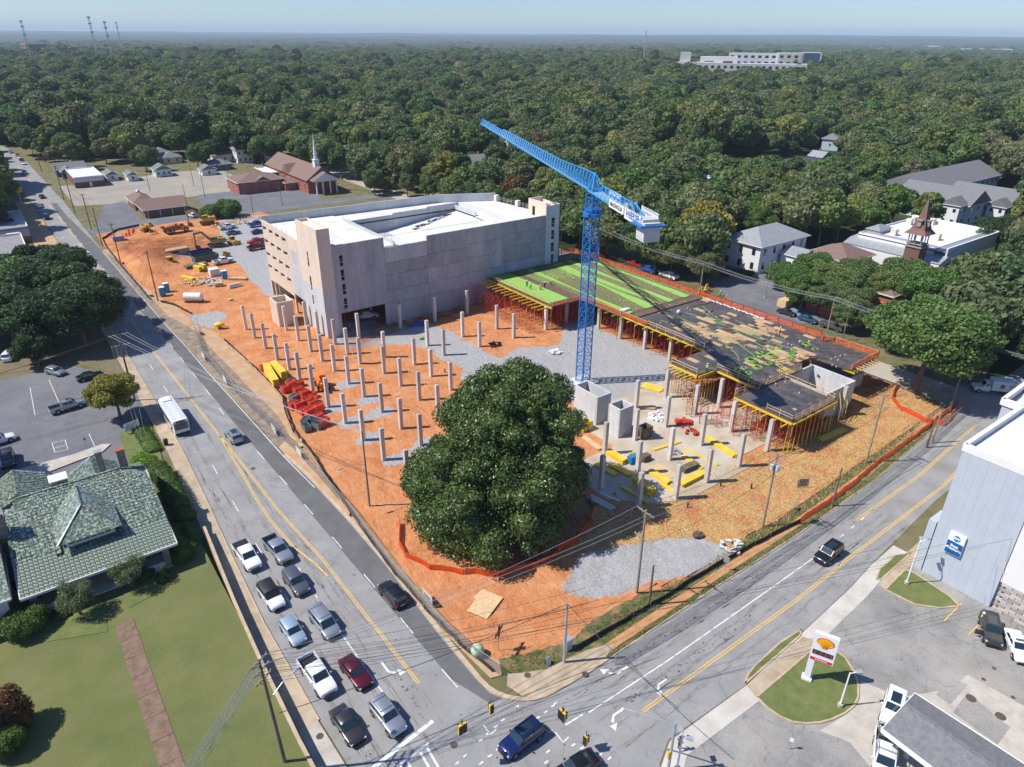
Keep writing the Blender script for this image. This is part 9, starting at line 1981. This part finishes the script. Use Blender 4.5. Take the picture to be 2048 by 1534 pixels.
mb=MB();mb.ball((0,0,.2),.7,7,(1,.6,.4));solo('lime_bag',mb,M_green,'lime green bag on the gravel lane before the garage','bag',P(843,678,.2));solo('lime_bag',mb,mat('lime_yellow',(.55,.6,.08),.7),'yellow green bag on the clay by the gravel lot','bag',P(462,600,.2))
# pipes standing out of the clay
mb=MB();mb.tube((0,0,0),(0,0,.9),.07,6);pst=mb.mesh('stub_pipe',M_wp)
for x,y in ((690,640),(700,655),(755,700),(765,705),(600,610),(612,615),(818,745),(826,748),(845,760),(850,770),(865,790),(900,795),(632,690),(706,715)):o=link('stub_pipe',pst);o.location=P(x,y,.15);tag(o,'short white stub pipe standing in the red clay','pipe','white stub pipes in the clay')
mb=MB();mb.tube((0,0,0),(0,0,.8),.12,8);o=None
for x,y,lb in ((1441,972,'nearest the column with a wide footing'),(1502,985-8,'further along the straw'),(1375,1015,'lowest on the straw'),(890,745,'on the clay by the gravel')):solo('black_pipe',mb,M_trim,'short black pipe sticking up, '+lb,'pipe',P(x,y,.15))
# fences: silt fence, netting, chain link
def low_fence(pts,h,m,label,z=.1,step=2.5,name='silt_fence',cat='fence',pm=None,wav=.1,th=.03):
 pts=[tuple(P(*p)[:2])for p in pts];c=(*pts[0],z);e=empty(name,label,cat,c);rr5=random.Random(len(pts));mb=MB();row=[]
 for a,b in zip(pts,pts[1:]):
  L_=math.hypot(b[0]-a[0],b[1]-a[1]);n=max(1,int(L_/1.2))
  for k in range(n):row.append((a[0]+(b[0]-a[0])*k/n+rr5.uniform(-wav,wav),a[1]+(b[1]-a[1])*k/n+rr5.uniform(-wav,wav)))
  for k in range(max(1,int(L_/step))):t=k/max(1,int(L_/step));x,y=a[0]+(b[0]-a[0])*t,a[1]+(b[1]-a[1])*t;m2=MB();m2.tube((x,y,z-.1),(x,y,z+h+.12),.035,5);part('post',m2,pm or M_galv,e,off=c)
 row.append(pts[-1]);V=[]
 for x,y in row:hh=h*rr5.uniform(.85,1.0);V+=[(x-th,y-th,z),(x+th,y+th,z),(x-th+rr5.uniform(-.1,.1),y-th,z+hh),(x+th,y+th,z+hh)]
 mb.add(V,[f for k in range(len(row)-1)for f in ((4*k,4*k+4,4*k+6,4*k+2),(4*k+5,4*k+1,4*k+3,4*k+7),(4*k+2,4*k+6,4*k+7,4*k+3))]);part('fabric',mb,m,e,off=c);return e
M_silt=mat('black_silt_fabric',(.025,.025,.027),.8)
low_fence([(385,690-60),(350,612),(322,605)],.6,M_silt,'black silt fence bending round the site gate');low_fence([(450,682),(485,715),(511,739),(540,768),(569,798),(574,824),(582,846),(592,868),(627,910),(706,1034),(790,1150),(862,1232),(935,1305),(985,1345)],.6,M_silt,'long black silt fence along the main road edge of the clay')
low_fence([(1150,1300),(1195,1275),(1300,1215),(1420,1140),(1478,1108),(1540,1075),(1600,1045)],.7,M_silt,'black silt fence on the grass verge of the side road');low_fence([(1600,1045),(1680,990),(1760,925),(1850,860),(1905,815)],.9,M_net,'orange netting fence along the upper side road verge',name='netting_fence',cat='netting fence')
low_fence([(300,600),(240,530),(215,498),(205,480),(235,462),(280,452)],.7,M_silt,'black silt fence round the far left corner of the clay');low_fence([(800,1050),(797,1092),(815,1118),(860,1140),(930,1152),(1010,1152),(1085,1130),(1150,1085),(1185,1040),(1180,990)],1.0,M_net,'orange netting ring on the ground round the magnolia',name='netting_fence',cat='netting fence',wav=.25)
low_fence([(1792,770),(1783,800),(1800,822),(1850,845),(1885,852),(1905,830),(1925,805)],1.0,M_net,'orange netting ring round the oak on the straw',name='netting_fence',cat='netting fence',wav=.2)
def clf():
 m=bpy.data.materials.new('chain_link');m.use_nodes=True;t=m.node_tree;b=t.nodes['Principled BSDF'];b.inputs['Base Color'].default_value=(.35,.36,.36,1);b.inputs['Metallic'].default_value=.5;b.inputs['Alpha'].default_value=.22;MATS['chain_link']=m;return m
M_cl=clf()
for pts,lb in (([(388,655),(406,713),(450,762),(482,797),(545,858),(598,910),(650,968),(704,1033),(790,1150),(880,1255),(950,1318),(1000,1352)],'long temporary chain link fence between the main road and the clay'),([(1230,1330),(1340,1265),(1470,1180),(1600,1090),(1740,985),(1850,895),(1920,830)],'long chain link fence along the side road verge')):
 e=low_fence(pts,1.7,M_cl,lb,step=3.0,name='chain_link_fence',wav=.03)
 w=[tuple(P(*p)[:2])for p in pts];mb=MB()
 for a,b in zip(w,w[1:]):mb.beam((a[0],a[1],1.8),(b[0],b[1],1.8),.045)
 part('top_rail',mb,M_galv,e,off=tuple(e.location))
for k,(x,y,lb)in enumerate([(297,592,'by the blue toilets'),(397,668,'beside the site gate'),(408,720,'next below the gate'),(451,768,'beyond the bus'),(549,868,'level with the red crates'),(599,914,'below the red crates'),(856,1206,'by the black car, lettered')]):
 q=P(x,y,.1);e=empty('fence_banner','white banner on the chain link fence '+lb,'banner',q,R(-90));mb=MB();mb.box(-1.1,-.02,.4,1.1,.02,1.6);part('panel',mb,M_cw,e)
 if k==6:mb=MB();[mb.obox((-.6+n*.27,-.028,.8),.16,.012,.4-.08*(n%2))for n in range(5)];part('print',mb,M_ktxt,e)
# orange curb wall of clay-stained boards along the site edge
low_fence([(446,684),(480,713),(506,737),(535,766),(564,798),(568,823),(575,843),(586,870),(621,910),(700,1033)],.45,M_strip,'clay stained low board kerb along the upper edge of the site',name='board_kerb',cat='kerb',wav=.05,th=.12)
# gravel and stones as real mass in the foreground pad
def stones(name,polys,n,m,s,z,seed):
 r=np.random.default_rng(seed);V=[];Fc=[];k=0
 base=np.array([(1,0,0),(-.5,.8,0),(-.5,-.8,0),(0,0,.8)])
 for p in polys:
  xs=[a[0]for a in p];ys=[a[1]for a in p];X=r.uniform(min(xs),max(xs),n*2);Y=r.uniform(min(ys),max(ys),n*2);kk=inpoly_np(X,Y,p);X,Y=X[kk],Y[kk]
  for x,y in zip(X,Y):a=r.uniform(0,6.28);q=s*r.uniform(.5,1.4);c_,s_2=math.cos(a)*q,math.sin(a)*q;V+=[(x+b[0]*c_-b[1]*s_2,y+b[0]*s_2+b[1]*c_,z+b[2]*q*.8)for b in base];Fc+=[(k,k+1,k+3),(k+1,k+2,k+3),(k+2,k,k+3)];k+=4
 me=bpy.data.meshes.new(name);me.from_pydata(V,[],Fc);me.materials.append(m);o=link(name,me);o['kind']='stuff'
stones('gravel',[GRAV[1],GRAV[0],GRAV[2]],16000,mat('gravel_stone',(.36,.36,.355),.9,(.54,.53,.51),3,island=.25),.055,.15,3)
stones('clay_clods',[SITE],12000,mat('clay_clod',(.40,.15,.06),.95,(.60,.30,.15),1.0,island=.25),.08,.16,4)
# ---------------------------------------------------------------- people
M_skin=mat('skin',(.35,.2,.13),.6);M_jean=mat('work_trousers',(.03,.04,.07),.9);M_hiv=mat('lime_vest',(.45,.75,.02),.7);M_ovest=mat('orange_vest',(.85,.16,.01),.7);M_hat=mat('hard_hat',(.8,.8,.78),.3)
def person_mesh(pose,seed):
 b=pose=='bend';J_={'pel':(0,0,.92),'ch':(.05,0,1.32),'nk':(.05,0,1.50),'hd':(.07,0,1.66),'hk':(.07,0,1.76)}
 if b:J_={'pel':(-.1,0,.86),'ch':(.28,0,1.10),'nk':(.44,0,1.16),'hd':(.56,0,1.20),'hk':(.64,0,1.22)}
 if pose=='kneel':J_={'pel':(-.1,0,.5),'ch':(.1,0,.88),'nk':(.16,0,1.05),'hd':(.22,0,1.2),'hk':(.25,0,1.3)}
 vs=[J_['pel'],J_['ch'],J_['nk'],J_['hd'],J_['hk']];ed=[(0,1),(1,2),(2,3),(3,4)];rad=[.15,.17,.065,.10,.07]
 for s in (-1,1):
  i=len(vs);c=J_['ch']
  if pose=='stand':arm=[(c[0],s*.2,c[2]+.08),(c[0]+.05,s*.27,c[2]-.18),(c[0]+.2,s*.24,c[2]-.36)]
  else:arm=[(c[0],s*.2,c[2]+.03),(c[0]+.15,s*.24,c[2]-.28),(c[0]+.28,s*.16,c[2]-.52)]
  vs+=arm;ed+=[(1,i),(i,i+1),(i+1,i+2)];rad+=[.06,.05,.035];i=len(vs)
  leg=[(J_['pel'][0],s*.1,J_['pel'][2]-.06),(.08+.1*s*(pose=='stand'),s*.12,.48),(s*.08*(pose=='stand'),s*.13,.08),(.14+s*.08*(pose=='stand'),s*.13,.04)]
  if pose=='kneel':leg=[(J_['pel'][0],s*.1,.45),(.28,s*.14,.42 if s>0 else .1),(.2 if s>0 else -.25,s*.14,.08),(.32 if s>0 else -.38,s*.14,.05)]
  vs+=leg;ed+=[(0,i),(i,i+1),(i+1,i+2),(i+2,i+3)];rad+=[.1,.07,.05,.045]
 me=bpy.data.meshes.new('p');me.from_pydata(vs,ed,[]);o=bpy.data.objects.new('p',me);COL.objects.link(o);sk=o.modifiers.new('s','SKIN');
 for k,v in enumerate(me.skin_vertices[0].data):v.radius=(rad[k],rad[k]*(.75 if k<2 else 1));v.use_root=k==0
 sb=o.modifiers.new('b','SUBSURF');sb.levels=1;sb.render_levels=1;bpy.context.view_layer.update();out=bpy.data.meshes.new_from_object(o.evaluated_get(bpy.context.evaluated_depsgraph_get()));bpy.data.objects.remove(o);out.shade_smooth();out.name='body'
 return out,J_
PPL={}
def person(px,py,z,rz,pose,vest,label,shirt=None,hat=True):
 k=(pose,vest.name,(shirt or vest).name)
 if k not in PPL:
  me,J_=person_mesh(pose,0);me.materials.clear()
  for m in (M_jean,shirt or vest,M_skin):me.materials.append(m)
  nz=J_['nk'][2];px_=J_['pel'][2]
  for p in me.polygons:c=p.center;p.material_index=2 if (c.z>nz and pose!='bend')or (pose=='bend' and c.x>.47)else 1 if c.z>px_+.02 or (abs(c.y)>.17 and c.z>px_-.25)else 0
  mh=MB();mh.lathe([(.17,0),(.13,.02),(.12,.08),(.05,.14)],8,(J_['hk'][0]-.01,0,J_['hk'][2]-.02));PPL[k]=(me,mh.mesh('hard_hat',M_hat if hat else M_jean))
 q=P(px,py,z);e=empty('person',label,'person',q,R(rz));link('body',PPL[k][0],e);link('hard_hat' if hat else 'hair',PPL[k][1],e)
for a in ((1463,745,ZD,10,'stand',M_ovest,'worker in orange vest standing at the left end of the coils'),(1470,750,ZD,40,'bend',M_hiv,'worker in lime vest bending beside the orange vested one'),(1478,750,ZD,200,'kneel',M_hiv,'worker in lime kneeling at the dark coils'),(1558,670,ZD,-40,'stand',M_ovest,'worker in orange standing alone at the far side of the plywood'),(1601,692,ZD,180,'bend',M_hiv,'worker in lime vest bending at the far right coils'),(1101,570,ZD,0,'bend',M_ovest,'worker in bright orange bending amid the green tendons'),(1081,581,ZD,60,'kneel',M_ovest,'worker in orange kneeling amid the green tendons'),(1054,575,ZD,90,'stand',M_jean,'worker in dark clothes standing at the tendon ends, left'),(1061,580,ZD,60,'stand',M_hiv,'worker in lime vest standing at the tendon ends, right'),(1089,578,ZD,60,'stand',M_jean,'worker in dark clothes among the green tendons'),
(1439,594,.02,-90,'stand',M_hiv,'worker in lime vest walking on the back street'),(1451,603,.02,-60,'stand',M_ovest,'worker in reddish clothes on the back street'),(1936,768,.05,0,'stand',M_wp,'person in white shirt by the leaning pole and truck'),(485,436,.3,0,'stand',M_ovest,'worker in orange at the far fence beside the bushes'),(1413,745,ZD,30,'stand',M_hiv,'worker in lime vest at the inner end of the deck guard rail')):person(*a)
person(1958,1248,.04,-60,'stand',M_hiv,'person in lime vest at the open door of the dark grey car')
person(1357,1500,.12,10,'stand',M_brwn,'brown clothed person walking at the lower right corner pavement',hat=False)
dc=next(o for o in COL.objects if o.get('label','').startswith('dark grey sport utility car with its door'));o=part('door',MB().box(1.1,-1.75,.5,1.16,-.95,1.15),CP['darkgrey'],dc)
if 0:e=solo('car_door',MB().box(-.03,-.5,.35,.03,.5,1.1),CP['darkgrey'],'open dark car door beside the person in lime vest','car door',P(1948,1252,.04),R(20))
